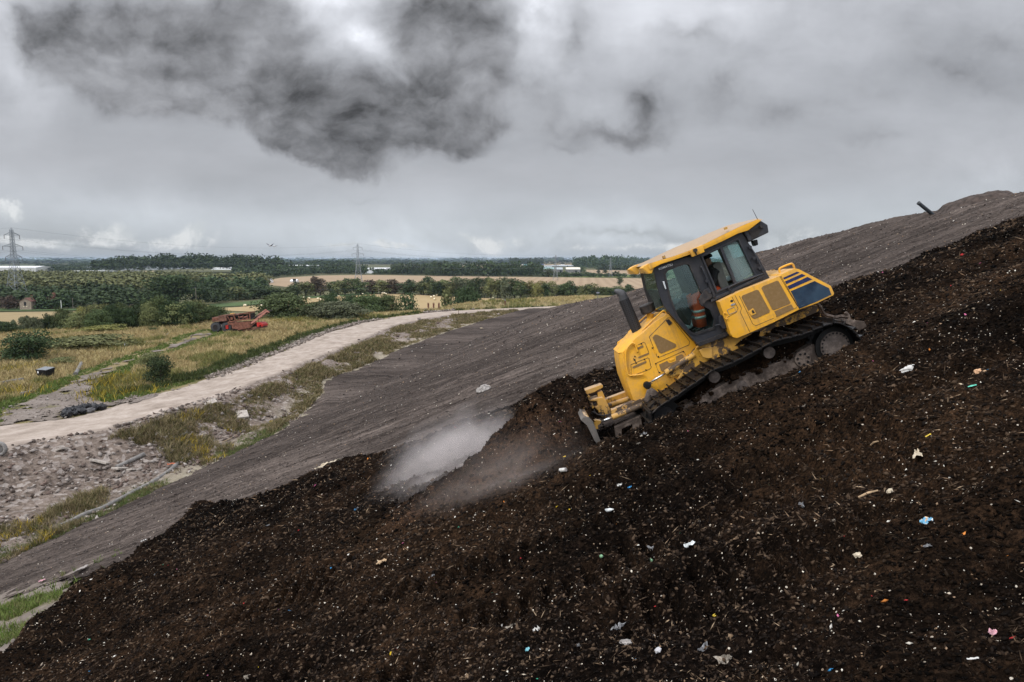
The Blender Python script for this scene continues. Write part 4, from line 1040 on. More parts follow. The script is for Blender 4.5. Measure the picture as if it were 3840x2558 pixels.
    q = PP(Z5, [(450, 1000), (500, 1010), (530, 1050), (490, 1050)], bw); tb = MB(); tb.loft([[bl(p, w) for p in q] for w in (1.5, -1.5)]); tb.build('blade_beam', YW, blade, bevel=.01)
    # yoke between arms and blade
    yk = prism(MB(), PP(Z5, [(490, 792), (600, 760), (655, 750), (692, 778), (768, 925), (762, 950), (640, 968), (612, 950), (605, 912), (562, 872), (602, 850), (592, 800), (520, 802)], .18), -.18).build('blade_yoke', YW, root, bevel=.02)
    prism(MB(), PP(Z5, [(596, 690), (655, 678), (695, 775), (610, 800)], .10), -.10).build('yoke_post', YW, yk, bevel=.02)
    prism(MB(), PP(Z5, [(350, 708), (640, 604), (662, 612), (660, 640), (600, 672), (565, 692), (430, 735), (362, 732)], .13), -.13).build('pitch_link', YW, yk, bevel=.012)
    prism(MB(), PP(Z5, [(400, 740), (490, 725), (518, 752), (490, 800), (450, 840), (440, 830), (470, 780), (480, 755), (405, 755)], .2), .1).build('hose_bracket', YW, yk, bevel=.008)
    prism(MB(), PP(Z5, [(470, 840), (540, 820), (560, 880), (480, 900)], .22), -.1).build('pin_block', YW, yk, bevel=.012)
    prism(MB(), PP(Z5, [(640, 960), (700, 950), (700, 1010), (650, 1020)], .2), -.2).build('lower_lug', YW, yk, bevel=.012)
    hs = MB()
    hs.tube(catmull(PP(Z5, [(505, 985), (515, 940), (560, 925), (600, 955), (690, 965), (765, 940)], .3), 4), .013, 7)
    hs.build('hose', BLK, yk, smooth=True); hs = MB()
    hs.tube(catmull(PP(Z5, [(560, 900), (575, 940), (640, 965), (720, 958)], .25), 4), .012, 7); hs.build('hose', BLK, yk, smooth=True)
    # ---- drawbar block, chain and pin at the back
    prism(MB(), PP(Z4, [(1755, 862), (1800, 855), (2062, 890), (2096, 960), (1988, 1012), (1930, 960), (1800, 910)], .36), -.30).build('drawbar', M['dusty_steel'], root, bevel=.012)
    ch = MB(); cp = catmull(PP(Z4, [(1455, 670), (1490, 720), (1530, 790), (1600, 820), (1680, 838), (1760, 825), (1830, 830)], .25), 5)
    for i in range(0, len(cp) - 1):
        a, b = cp[i], cp[i + 1]; d = (b - a).normalized(); s = V((0, 1, 0)) if i % 2 else d.cross(V((0, 1, 0)))
        c = (a + b) / 2; hl = .045; loop = [c + d * (hl * math.cos(k * math.pi / 5)) + s * (.026 * math.sin(k * math.pi / 5)) for k in range(11)]
        ch.tube(loop, .011, 6, False)
    ch.build('tow_chain', M['dusty_steel'], root, smooth=True)
    MB().tube(PP(Z4, [(1865, 880), (1840, 800), (1812, 770)], .25), [.04, .035, .03], 10).build('tow_pin', M['dusty_steel'], root, bevel=.005)
    prism(MB(), PP(Z4, [(1430, 655), (1475, 800), (1520, 850), (1760, 870), (1740, 1010), (1500, 1000), (1380, 900)], .55), -.55).build('rear_case', YM, root, bevel=.02)
    return root

def make_driver(dz):
    T = dz.matrix_world
    root = empty('person'); root.matrix_world = T
    tag(root, 'person in orange hi-vis trousers with silver bands sitting at the controls in the yellow cab', 'person')
    V = Vector
    q = lambda x, y, w: (lambda p: V((p.x, -w, p.z)))(DP(*Z3(x, y), .12))
    hip = q(985, 1020, .05); chest = q(905, 800, .05); neck = q(862, 700, .05); head = q(838, 628, .05); crown = q(822, 572, .05)
    J = [hip, (hip + chest) / 2, chest, neck, head, crown]
    R_ = [.17, .16, .18, .062, .095, .07]; E = [(0, 1), (1, 2), (2, 3), (3, 4), (4, 5)]
    def ch(par, pts, rad):
        for p, r in zip(pts, rad):
            J.append(p); R_.append(r); E.append((par, len(J) - 1)); par = len(J) - 1
    for s in (1, -1):
        w = .05 + s * .2
        ch(2, [q(895, 775, w), q(880, 930, w + s * .05), q(760, 985, w - s * .02), q(725, 985, w - s * .03)], [.07, .05, .04, .035])
        ch(0, [q(960, 1030, .05 + s * .11), q(670, 1100, .08 + s * .16), q(735, 1430, .08 + s * .15), q(690, 1475, .08 + s * .15)], [.10, .085, .055, .045])
    # nose
    ch(4, [q(800, 642, .05)], [.022])
    me = bpy.data.meshes.new('body'); me.from_pydata(J, E, []); o = bpy.data.objects.new('body', me); COL.objects.link(o)
    md = o.modifiers.new('skin', 'SKIN'); md.use_smooth_shade = True; o.modifiers.new('sub', 'SUBSURF').levels = 2
    for i, v in enumerate(me.skin_vertices[0].data): v.radius = (R_[i], R_[i]); v.use_root = (i == 0)
    bpy.context.view_layer.update()
    m2 = bpy.data.meshes.new_from_object(o.evaluated_get(bpy.context.evaluated_depsgraph_get())); bpy.data.objects.remove(o)
    m2.materials.clear(); m2.materials.append(M['dark_cloth']); m2.materials.append(M['skin'])
    zc = neck.z; ax = (crown - hip).normalized(); hn = (neck - hip).dot(ax)
    for p in m2.polygons:
        p.use_smooth = True
        if (V(p.center) - hip).dot(ax) > hn: p.material_index = 1
    b = bpy.data.objects.new('body', m2); COL.objects.link(b); b.parent = root
    # fingers curled over the levers
    fm = MB()
    for s in (1, -1):
        c = q(725, 985, .05 + s * .17)
        for k in range(4): fm.tube([c + V((-.01, (k - 1.5) * .02, 0)), c + V((-.05, (k - 1.5) * .021, .004)), c + V((-.07, (k - 1.5) * .02, -.03)), c + V((-.055, (k - 1.5) * .02, -.05))], [.009, .009, .008, .007], 6)
        fm.tube([c + V((0, -s * .03, .01)), c + V((-.03, -s * .045, -.01)), c + V((-.05, -s * .03, -.03))], [.011, .01, .008], 6)
    fm.build('fingers', M['skin'], root, smooth=True)
    c = head; hr = MB()
    hr.loft([[c + ax * h + V((math.cos(a) * r, math.sin(a) * r * .9, 0)) + V((.012, 0, 0)) for a in [2 * math.pi * k / 14 for k in range(14)]] for h, r in ((.02, .102), (.06, .1), (.10, .07), (.12, .02))]); hr.build('cap', M['dark_cloth'], root, smooth=True)
    for s in (1, -1):
        k0, k1 = q(672, 1092, .08 + s * .16), q(742, 1448, .08 + s * .15); h0 = q(960, 1030, .05 + s * .11)
        tl = MB().tube([h0, h0.lerp(k0, .5), h0.lerp(k0, .88), k0 + V((-.012, 0, .0)), k0.lerp(k1, .2), k0.lerp(k1, .55), k0.lerp(k1, 1.0)], [.125, .118, .108, .112, .112, .106, .10], 16).build('trouser_leg', M['hi_vis_orange'], root, smooth=True)
        bd = MB()
        for f in (.42, .63): bd.tube([k0.lerp(k1, f), k0.lerp(k1, f + .085)], [.114, .112], 18)
        bd.build('silver_band', M['silver_tape'], tl, smooth=True)
        MB().tube([k1 + V((0, 0, .02)), k1 + V((-.06, 0, -.03)), k1 + V((-.2, 0, -.035))], [.055, .06, .045], 10).build('boot', M['black_part'], root, smooth=True)
# ------------------------------------------------------------------ fresh soil, heap, litter, dust
_O = np.array(DO); _R = np.array(DR); _U = np.array(DU); _W = np.array(DW)
def machine_frame(x, Y):
    """along the machine (positive uphill), to its left, measured on the slope surface"""
    z = hill_z(x, Y)
    rx, ry, rz = x - _O[0], Y - _O[1], z - _O[2]
    return (rx * _R[0] + ry * _R[1] + rz * _R[2], rx * _W[0] + ry * _W[1] + rz * _W[2])

_HS = [-9.6, -9.0, -8.3, -7.6, -7.0, -6.6, -6.35, -6.15, -5.9, -5.55, -5.2, -4.95, -4.82, -4.72, -4.63]
_HH = [-.35, -.08, .10, .24, .38, .46, .60, .86, .90, .92, .90, .80, .68, .36, -.35]
def heap_h(s, w):
    """height of the pushed heap over the slope, metres"""
    s = s + .25 * (fbm(s * 1.1, w * 1.1, 3, 71) - .5) * sstep(-5.0, -5.6, s)
    h = np.interp(s, _HS, _HH) + .31
    c = np.interp(s, [-9, -7, -6.2, -5], [1.5, 1.2, .25, .1]); lo = np.interp(s, [-9, -7, -6.2, -5], [1.0, 1.25, 1.7, 1.9]); hi = np.interp(s, [-9, -7, -6.2, -5.4, -4.9, -4.6], [1.3, 1.7, 2.4, 2.1, 1.65, 1.4])
    d = w - c
    f = np.where(d > 0, 1 - sstep(.25, 1.0, d / hi), 1 - sstep(.55, 1.0, -d / lo))
    lump = .42 * (fbm(s * 1.7, w * 1.7, 4, 72) - .5) + .16 * (fbm(s * 5, w * 5, 3, 73) - .5)
    return h * f + lump * np.clip(h * f * 1.6, 0, 1) * sstep(-4.7, -5.2, s)

def fresh_edge(x, Y):
    n = 1.1 * (fbm(x * .55, Y * .55, 3, 80) - .5) + .55 * (fbm(x * 2.2, Y * 2.2, 3, 81) - .5)
    d = poly_dist(x, Y, FRESH)
    return np.where(in_poly(x, Y, FRESH), d, -d) + n * .8

def soil_layer(x, Y):
    """thickness of the fresh layer, with clods, windrows and the machine's own cut"""
    e = fresh_edge(x, Y); s, w = machine_frame(x, Y)
    low = sstep(-2, -9, x)
    T = .29 + .30 * low * np.exp(-((e - .9) / .8) ** 2)
    far = sstep(15, 19, Y) * (1 - sstep(22, 25, Y)); T = T - .10 * far
    T = T * sstep(-.12, .55, e) - .25 * (e < -.1)
    # lane of the machine
    lane = (1 - sstep(1.50, 1.64, np.abs(w))) * sstep(-4.85, -4.65, s)
    cut = np.where(s < .6, .0, .05 + .10 * sstep(.6, 3, s))
    T = T * (1 - lane) + cut * lane
    # old passes: long ridges down the slope with grouser prints
    rows = .46 * (fbm(s * .08, w * .75, 3, 82) - .5) + .16 * (fbm(s * .5, w * 1.6, 3, 83) - .5)
    pr = np.zeros_like(T)
    for wc, s0, s1, seed in ((4.1, -12, 3, 1), (6.3, -14, -1, 2), (7.6, -9, 1, 3), (5.1, -3, 6, 4), (3.0, .5, 9, 6), (-.0, 1.0, 12, 5), (5.6, -9, 0, 7), (7.0, -12, -4, 8), (3.2, -11, -6, 9)):
        m = (1 - sstep(.36, .50, np.abs(w - wc - .25 * np.sin(s * .3 + seed)))) * sstep(s0, s0 + 1, s) * (1 - sstep(s1 - 1, s1, s)) * sstep(.34, .48, fbm(s * .5, w * .5 + seed, 2, 84))
        pr += m * (.085 * np.sin(s * 2 * math.pi / .23) - .10)
    cl = .17 * (fbm(x * 1.5, Y * 1.5, 4, 85) - .5) + .12 * (fbm(x * 5.2, Y * 5.2, 3, 86) - .5) + .075 * (fbm(x * 15, Y * 15, 2, 87) - .5)
    return T + (rows + pr + cl) * (1 - .55 * lane) * sstep(-.1, .5, e)

def soil_z(x, Y): return hill_z(x, Y) + soil_layer(x, Y)
def heap_z(x, Y):
    s, w = machine_frame(x, Y)
    h = heap_h(s, w)
    return hill_z(x, Y) + h / .93 + .09 * (fbm(x * 6, Y * 6, 3, 88) - .5) + .05 * (fbm(x * 17, Y * 17, 2, 89) - .5)
def top_z(x, Y):
    s, w = machine_frame(x, Y)
    z = np.where(fresh_edge(x, Y) > 0, soil_z(x, Y), slope_z(x, Y))
    return np.where(heap_h(s, w) > .30, np.maximum(z, heap_z(x, Y)), z)

def make_soil():
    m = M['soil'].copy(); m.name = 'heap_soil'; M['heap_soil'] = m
    cr = [n for n in m.node_tree.nodes if n.type == 'VALTORGB'][0].color_ramp
    for e in cr.elements: e.color = tuple(min(1, c * k) for c, k in zip(e.color[:3], (1.8, 1.72, 1.68))) + (1,)
    ys = [2.6]
    while ys[-1] < 30: ys.append(ys[-1] + max(.028, .0042 * ys[-1]))
    xs = [-14.0]
    while xs[-1] < 24: xs.append(xs[-1] + (.034 if -9 < xs[-1] < 12 else .055))
    xs = np.array(xs); ys = np.array(ys)
    def vis(x, y): return (fresh_edge(x, y) > -.12) & (np.abs(x) < .80 * y + 5.0)
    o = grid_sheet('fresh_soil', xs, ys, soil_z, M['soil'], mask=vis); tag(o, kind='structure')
    xs = np.arange(-6.5, 3.6, .03); ys = np.arange(9.0, 16.5, .03)
    def hm(x, y):
        s, w = machine_frame(x, y); return (heap_h(s, w) > .12) & (heap_z(x, y) > soil_z(x, y) - .1)
    o = grid_sheet('soil_heap', xs, ys, heap_z, M['heap_soil'], mask=hm)
    tag(o, 'tall crumbling heap of loose dark soil piled up in front of the bulldozer blade', 'soil heap')

TAN = [(.58, .52, .43), (.44, .35, .25), (.68, .63, .54), (.30, .20, .13), (.22, .145, .09), (.74, .70, .63), (.36, .24, .15), (.16, .11, .07), (.52, .44, .35)]
BROWN = [(.008, .006, .0048), (.012, .0085, .0065), (.020, .0135, .0095), (.033, .022, .0145), (.0055, .0044, .0038), (.052, .035, .023)]
BRIGHT = [(.05, .25, .5), (.5, .05, .05), (.55, .38, .03), (.06, .32, .2), (.6, .16, .30), (.55, .2, .05)]
def scatter(name, P, S, thin, pal, zf, kind_label=None, lift=.35, stretch=(1.0, 2.4), mat='litter', seed=3, align=True, vary=False):
    """one mesh of many small irregular solids lying on the ground"""
    r = np.random.default_rng(seed); n = len(P)
    z = zf(P[:, 0], P[:, 1])
    base = np.array([[1, 0, 0], [.1, 1, 0], [-1, .1, 0], [0, -1, 0], [.1, .1, 1], [-.1, 0, -1]], float)
    V = base[None] * (1 + .45 * (r.random((n, 6, 3)) - .5))
    sx = S * r.uniform(stretch[0], stretch[1], n); V[:, :, 0] *= sx[:, None]; V[:, :, 1] *= S[:, None]; V[:, :, 2] *= (S * thin * r.uniform(.5, 1.5, n))[:, None]
    a = r.uniform(0, 2 * math.pi, n); b = r.normal(0, .5, n); c = r.normal(0, .45, n) - (.37 if align else 0)
    def rot(V, ang, i, j):
        ca, sa = np.cos(ang)[:, None], np.sin(ang)[:, None]
        p, q = V[:, :, i].copy(), V[:, :, j].copy(); V[:, :, i] = p * ca - q * sa; V[:, :, j] = p * sa + q * ca
    rot(V, a, 0, 1); rot(V, b, 1, 2); rot(V, -c, 0, 2)
    V += np.stack([P[:, 0], P[:, 1], z + S * lift], -1)[:, None, :]
    f = np.array([[0, 1, 4], [1, 2, 4], [2, 3, 4], [3, 0, 4], [1, 0, 5], [2, 1, 5], [3, 2, 5], [0, 3, 5]])
    F = (f[None] + (np.arange(n) * 6)[:, None, None]).reshape(-1, 3)
    pal = np.array(pal); ci = pal[r.integers(0, len(pal), n)] * r.uniform(.65, 1.2, n)[:, None]
    if vary: ci = ci * (.35 + 1.5 * sstep(.36, .64, fbm(P[:, 0] * .55, P[:, 1] * .8, 4, 140)))[:, None]
    o = np_mesh(name, V.reshape(-1, 3), F, M[mat], False, np.repeat(np.clip(ci, 0, .85), 6, 0))
    return o

def slope_points(n, seed, y0=3.0, y1=26.0, power=1.0, inside=True, clump=0.0):
    r = np.random.default_rng(seed); out = []
    got = 0
    while got < n:
        u = r.random(n * 2)
        Y = (y0 ** (1 - power) + u * (y1 ** (1 - power) - y0 ** (1 - power))) ** (1 / (1 - power)) if power != 1 else y0 * (y1 / y0) ** u
        x = r.uniform(-1, 1, n * 2) * (.80 * Y + 1.5)
        m = (fresh_edge(x, Y) > .1) if inside else ((fresh_edge(x, Y) < -.2) & (hill_z(x, Y) > base_z(x, Y) + .1) & ~in_poly(x, Y, BENCH))
        if clump: m &= r.random(len(x)) < (1 - clump) + clump * sstep(.44, .62, fbm(x * .9, Y * 1.2, 4, seed + 200))
        P = np.stack([x[m], Y[m]], -1); out.append(P); got += len(P)
    return np.concatenate(out)[:n]

def make_litter():
    P = slope_points(150000, 21); Y = P[:, 1]
    o = scatter('soil_clods', P, RNG.uniform(.3, 1.5, len(P)) ** 2.6 * .00078 * (Y + 3), .8, BROWN, top_z, seed=22, vary=True); tag(o, kind='stuff')
    P = slope_points(30000, 23, clump=.7); Y = P[:, 1]
    o = scatter('soil_fibres', P, RNG.uniform(.4, 1.4, len(P)) * .00050 * (Y + 4), .6, BROWN * 3 + [(.12, .08, .05), (.20, .145, .095)], top_z, stretch=(4, 14), lift=1.2, seed=24, vary=True); tag(o, kind='stuff')
    P = slope_points(10500, 25, 3.0, 26, 1.15, clump=.85); Y = P[:, 1]
    o = scatter('litter_flecks', P, (RNG.random(len(P)) ** 3.4 * 2.2 + .36) * .00056 * (Y + 4), .3, TAN, top_z, lift=.5, seed=26); tag(o, kind='stuff')
    P = slope_points(160, 27); Y = P[:, 1]
    o = scatter('coloured_scraps', P, RNG.uniform(.5, 1.3, len(P)) * .0013 * (Y + 4), .25, BRIGHT, top_z, lift=.5, seed=28); tag(o, kind='stuff')
    P = slope_points(9000, 29, 14, 120, 1.2, False); Y = P[:, 1]
    o = scatter('slope_flecks', P, (RNG.random(len(P)) ** 3 * 1.9 + .35) * .00042 * (Y + 4), .4, TAN + [(.2, .17, .15), (.26, .22, .19)], slope_z, lift=.4, seed=30); tag(o, kind='stuff')
    P = slope_points(16000, 31, 14, 120, 1.2, False); Y = P[:, 1]
    o = scatter('slope_crumbs', P, RNG.uniform(.3, 1.5, len(P)) ** 2 * .0006 * (Y + 4), .8, [(.06, .051, .047), (.08, .069, .063), (.10, .087, .08), (.125, .108, .099)], slope_z, seed=32, mat='stone'); tag(o, kind='stuff')

def slope_frame(x, Y):
    e = .15; zx = float(hill_z(np.array([x + e]), np.array([Y]))[0] - hill_z(np.array([x - e]), np.array([Y]))[0]) / (2 * e)
    n = Vector((-zx, .05, 1)).normalized(); a = Vector((1, 0, zx)).normalized(); b = n.cross(a)
    return a, b, n

def place(o, px, py, lift=.0, turn=0.0, fn=None):
    p = land(px * K, py * K, fn or top_z, 3.0, 200)
    a, b, n = slope_frame(p[0], p[1])
    sc = .54 if p[1] < 12.5 else .8
    Mx = Matrix.Translation(Vector(p) + n * lift * sc) @ Matrix((a, b, n)).transposed().to_4x4() @ Matrix.Rotation(turn, 4, 'Z') @ Matrix.Diagonal((sc, sc, sc, 1))
    o.matrix_world = Mx; return p

def crumple(name, w, l, amp, mat, seed, nx=9, ny=7, cut=.35, thick=.004):
    r = random.Random(seed); rows = []; V = []; F = []
    for j in range(ny):
        for i in range(nx):
            u, v = i / (nx - 1) - .5, j / (ny - 1) - .5
            sh = 1 - cut * (mnoise.noise((u * 3 + seed, v * 3, 1.3)) + .3) * (abs(u) + abs(v))
            h = amp * (mnoise.noise((u * 4 + seed, v * 4, .7)) + .6 * mnoise.noise((u * 9, v * 9 + seed, .2))) + amp * .5
            V.append((u * w * sh, v * l * sh, h))
    for j in range(ny - 1):
        for i in range(nx - 1): a = j * nx + i; F.append([a, a + 1, a + nx + 1, a + nx])
    m = MB(); n = len(V); m.add(V + [(x, y, z - thick) for x, y, z in V], F + [[i + n for i in f][::-1] for f in F])
    ring = [i for i in range(nx)] + [j * nx + nx - 1 for j in range(1, ny)] + [(ny - 1) * nx + i for i in range(nx - 2, -1, -1)] + [j * nx for j in range(ny - 2, 0, -1)]
    m.F += [[ring[k], ring[(k + 1) % len(ring)], ring[(k + 1) % len(ring)] + n, ring[k] + n] for k in range(len(ring))]
    return m.build(name, mat, None, smooth=False)

def lump(name, sx, sy, sz, mat, seed, sub=2, amp=.25):
    bm = bmesh.new(); bmesh.ops.create_icosphere(bm, subdivisions=sub, radius=1)
    for v in bm.verts:
        k = 1 + amp * mnoise.noise(v.co * 1.6 + Vector((seed, 0, 0))) + amp * .5 * mnoise.noise(v.co * 3.7 + Vector((0, seed, 0)))
        v.co = Vector((v.co.x * sx * k, v.co.y * sy * k, v.co.z * sz * k))
    me = bpy.data.meshes.new(name); bm.to_mesh(me); bm.free(); me.materials.append(mat)
    o = bpy.data.objects.new(name, me); COL.objects.link(o); return o

def make_things_on_slope():
    white = plain('white_plastic', (.52, .51, .485), .45, vary=.2, scale=14); tan = plain('tan_card', (.36, .25, .15), .9, vary=.35, scale=12); cream = plain('cream_board', (.46, .39, .29), .8, vary=.3, scale=14)
    clear = plain('dusty_bottle', (.48, .50, .50), .25, spec=.6, vary=.4, scale=16); green = plain('green_plastic', (.16, .30, .17), .5, vary=.3, scale=20); pipe = plain('pipe_black', (.030, .036, .042), .45, vary=.4, scale=3)
    blue = plain('blue_film', (.04, .25, .52), .35, vary=.3, scale=20); yel = plain('yellow_plastic', (.65, .46, .05), .4, vary=.3, scale=20); pink = plain('pink_film', (.45, .25, .28), .5, vary=.5, scale=22)
    grey = plain('grey_stone', (.26, .24, .225), .9, vary=.35, scale=9, bump=.4); rust = plain('rusty_orange', (.42, .16, .06), .8, vary=.4, scale=20); teal = plain('teal_scrap', (.10, .45, .33), .5, vary=.2); cyan = plain('cyan_film', (.25, .55, .62), .4, vary=.3, scale=22)
    m, t, P, O, put = material('printed_wrapper')
    n = t.n('TexVoronoi', {'Vector': O, 'Scale': 18.0}); put(col=t.ramp(t.n('SeparateColor', {0: n.outputs['Color']}).outputs[0], [(0, (.10, .28, .42)), (.5, (.14, .34, .48)), (.6, (.55, .34, .16)), (.85, (.6, .58, .54))], 'CONSTANT'), rough=.35, spec=.5); wrap = m
    # dusty white canister on the flank of the heap: body with two end rims
    c = empty('canister'); MB().tube([(-.115, 0, 0), (.105, 0, 0)], .058, 18).build('can_body', white, c, auto=40)
    MB().tube([(-.125, 0, 0), (-.112, 0, 0)], .061, 18).build('rim', grey, c, auto=40); MB().tube([(.100, 0, 0), (.118, 0, 0)], [.061, .050], 18).build('rim', grey, c, auto=40)
    place(c, 1296, 1084, .05, -.75); tag(c, 'dusty white canister lying on its side on the near flank of the soil heap', 'canister')
    b = empty('plastic_bottle'); MB().tube([(-.12, 0, 0), (-.115, 0, 0), (.05, 0, 0), (.10, 0, 0), (.115, 0, 0)], [.03, .044, .044, .022, .016], 14).build('bottle', clear, b, smooth=True); MB().tube([(.115, 0, 0), (.135, 0, 0)], .018, 12).build('cap', white, b)
    place(b, 1400, 1176, .035, -.5); tag(b, 'dusty clear plastic bottle lying on the dark soil below the bulldozer track', 'bottle')
    def item(o, x, y, label, cat, lift=.02, turn=0.0, fn=None): place(o, x, y, lift, turn, fn); tag(o, label, cat)
    sk = lump('sack', .26, .10, .075, white, 3, 3, .4); item(sk, 2088, 851, 'crumpled white plastic sack half buried in the soil uphill of the bulldozer', 'sack', .03, -.1)
    item(crumple('wrapper', .20, .16, .03, wrap, 5), 2132, 1202, 'bright blue and orange printed wrapper lying flat on the dark soil', 'wrapper', .03, .4)
    item(crumple('torn_sheet', 1.1, .32, .10, cream, 8, 12, 6, .9), 752, 1072, 'long torn pale sheet where the grey slope meets the dark soil', 'sheet', .05, .15, )
    item(crumple('crushed_tray', .22, .12, .05, clear, 9), 1588, 1257, 'crushed clear plastic tray with dark dirt marks', 'tray', .03, .3)
    item(crumple('cardboard_scrap', .30, .20, .06, tan, 11), 879, 1297, 'large brown cardboard scrap standing up among dark clods', 'cardboard', .05, .9)
    item(crumple('white_scrap', .12, .12, .05, white, 12), 1427, 1120, 'pointed white plastic scrap just above the clear bottle', 'scrap', .05, 1.2)
    item(crumple('blue_scrap', .10, .06, .03, blue, 13), 1449, 1123, 'small blue film scrap beside the pointed white scrap', 'scrap', .03, .3)
    for k, (x, y, lb) in enumerate(((1383, 1281, 'pale green plastic ball next to a white fragment'), (1497, 1291, 'pale green plastic ball lying alone on the dark soil'))):
        item(lump('ball', .036, .036, .034, green, 20 + k, 3, .05), x, y, lb, 'ball', .02)
    item(crumple('pink_wrapper', .09, .08, .03, pink, 15), 2284, 1461, 'pink and white wrapper near the lower right corner', 'wrapper', .03, .6)
    item(crumple('white_strip', .11, .025, .008, white, 16, 7, 3, .1), 2238, 1518, 'straight white plastic strip in the lower right corner', 'strip', .02, -.4)
    item(lump('foam_lump', .060, .045, .035, cream, 17, 3, .5), 1972, 1279, 'cream pitted foam lump in the middle of the dark soil', 'foam', .02)
    item(lump('foam_lump', .055, .04, .03, cream, 18, 3, .5), 2046, 1131, 'cream foam lump with a dark side, uphill of the other lump', 'foam', .02)
    item(crumple('yellow_can', .10, .08, .03, yel, 19, 6, 6), 1299, 1053, 'small yellow crushed can just above the white canister', 'can', .04, .5)
    item(crumple('green_tag', .16, .06, .01, teal, 23, 6, 4, .1), 2236, 890, 'small bright green plastic tag far up the dark soil', 'tag', .03, -.4)
    item(lump('orange_stone', .09, .07, .06, plain('orange_stone', (.55, .33, .19), .85), 24, 3, .4), 2250, 857, 'pale orange stone near the white sack on the right', 'stone', .03)
    item(crumple('yellow_white_tube', .13, .035, .02, yel, 25, 7, 4, .1), 2135, 1005, 'yellow and white tube lying on the soil below the sack', 'tube', .03, .3)
    item(lump('grey_lump', .095, .055, .045, grey, 26, 3, .45), 1440, 1480, 'grey furrowed lump near the bottom edge', 'lump', .02, -.5)
    item(lump('pale_block', .055, .045, .035, plain('pale_block', (.42, .41, .42), .85), 27, 2, .35), 1514, 1497, 'pale grey angular block near the bottom edge, right of the furrowed lump', 'block', .02, .7)
    item(crumple('board_scrap', .34, .16, .05, cream, 28), 2112, 1047, 'pale pointed board scrap below the yellow tube', 'board', .03, 1.0)
    item(crumple('bright_blue_scrap', .08, .05, .03, blue, 29), 761, 1309, 'bright blue scrap beside the brown cardboard', 'scrap', .03)
    item(crumple('cyan_scrap', .07, .06, .03, cyan, 30), 1214, 1497, 'cyan film scrap near the bottom centre', 'scrap', .02, .8)
    ring = MB(); ring.tube([(.035 * math.cos(a), .025 * math.sin(a), 0) for a in [k * math.pi / 6 for k in range(13)]], .009, 7, False); r = ring.build('ring', yel, smooth=True); item(r, 1645, 1416, 'small yellow plastic ring on the dark soil', 'ring', .015)
    item(crumple('curved_shell', .16, .09, .06, cream, 33), 1311, 1150, 'curved cream shell fragment at the foot of the heap', 'shell', .04, 1.1)
    item(crumple('white_crumple', .12, .09, .05, white, 34), 1235, 1362 + 90, 'crumpled white film among dark clods near the bottom', 'film', .03, .2)
    item(crumple('white_flake', .26, .12, .04, white, 35), 331, 1246, 'white flattened bottle at the edge of the dark soil on the left', 'bottle', .06, .2)
    item(crumple('pale_card', .50, .42, .04, plain('pale_card', (.25, .225, .21), .9), 36), 188, 1313, 'pale grey card lying on the grey slope at the left', 'card', .10, .3, slope_z)
    item(crumple('pink_scrap', .28, .14, .06, pink, 37), 98, 1339, 'pink scrap on the grey slope near the left edge', 'scrap', .08, .2, slope_z)
    item(crumple('bag', .9, .5, .3, cream, 38), 1107, 757, 'white and dark bag blown on to the far grey slope', 'bag', .15, .2, slope_z)
    item(lump('slope_rock', .42, .3, .22, grey, 39, 3, .4), 1113, 897, 'grey rock lying alone on the grey slope above the dark soil edge', 'rock', .08, .2, slope_z)
    # tilted black pipe sticking out of the top of the slope
    p = land(3496, 803, slope_z); foot = Vector(p); hd = Vector(at_range(3443, 760, p[1]))
    pp = empty('vent_pipe', foot); d = hd - foot
    MB().tube([-d * .5, d], .085, 20).build('pipe_wall', pipe, pp, auto=40); MB().tube([d * .93, d * 1.0], .095, 20).build('rim', plain('pipe_rim', (.10, .11, .115), .5), pp, auto=40)
    tag(pp, 'black plastic pipe leaning out of the grey slope against the sky', 'pipe')
    # mound on the crest
    plain('crest_soil', (.050, .037, .031), .95, vary=.5, scale=4, bump=.8)
    mx, my = 21.5, 32.4
    def mz(x, y):
        d = np.hypot((x - mx) / 1.75, (y - my) / 2.2) + .35 * (fbm(x * 1.6, y * 1.6, 3, 150) - .5)
        return hill_z(x, y) - .12 + .46 * (1 - sstep(.35, 1.0, d)) + .16 * (fbm(x * 3, y * 3, 4, 151) - .5)
    mo = grid_sheet('crest_mound', np.arange(mx - 2.4, mx + 2.4, .07), np.arange(my - 2.8, my + 2.8, .07), mz, M['crest_soil'])
    tag(mo, 'low dark brown mound of soil on the crest of the grey slope', 'mound')
    # dirty torn film and card scattered through the soil
    dirty = [plain('dirty_film', (.22, .19, .155), .6, vary=.6, scale=22), plain('dirty_card', (.17, .115, .07), .9, vary=.5, scale=18), plain('grey_film', (.16, .16, .165), .4, vary=.6, scale=22)]
    kinds = [crumple('torn_scrap', .17, .10, .055, dirty[k % 3], 80 + k, 8, 6, .8) for k in range(6)]
    lab = ['dirty pale film scrap half buried among the dark clods', 'torn brown card scrap among the dark clods', 'crumpled grey film scrap among the dark clods']
    pts = slope_points(54, 81, 4.0, 16)
    for k, q in enumerate(pts):
        o = kinds[k] if k < 6 else copy_tree(kinds[k % 6]); z = float(top_z(np.array([q[0]]), np.array([q[1]]))[0]); a, b, n = slope_frame(q[0], q[1]); sc = random.uniform(.3, .75)
        o.matrix_world = Matrix.Translation((q[0], q[1], z - .005)) @ Matrix((a, b, n)).transposed().to_4x4() @ Matrix.Rotation(random.uniform(0, 6), 4, 'Z') @ Matrix.Rotation(random.uniform(-.5, .5), 4, 'X') @ Matrix.Diagonal((sc, sc, sc, 1))
        tag(o, lab[(k % 6) % 3], 'scrap', 'torn scraps scattered through the dark soil')
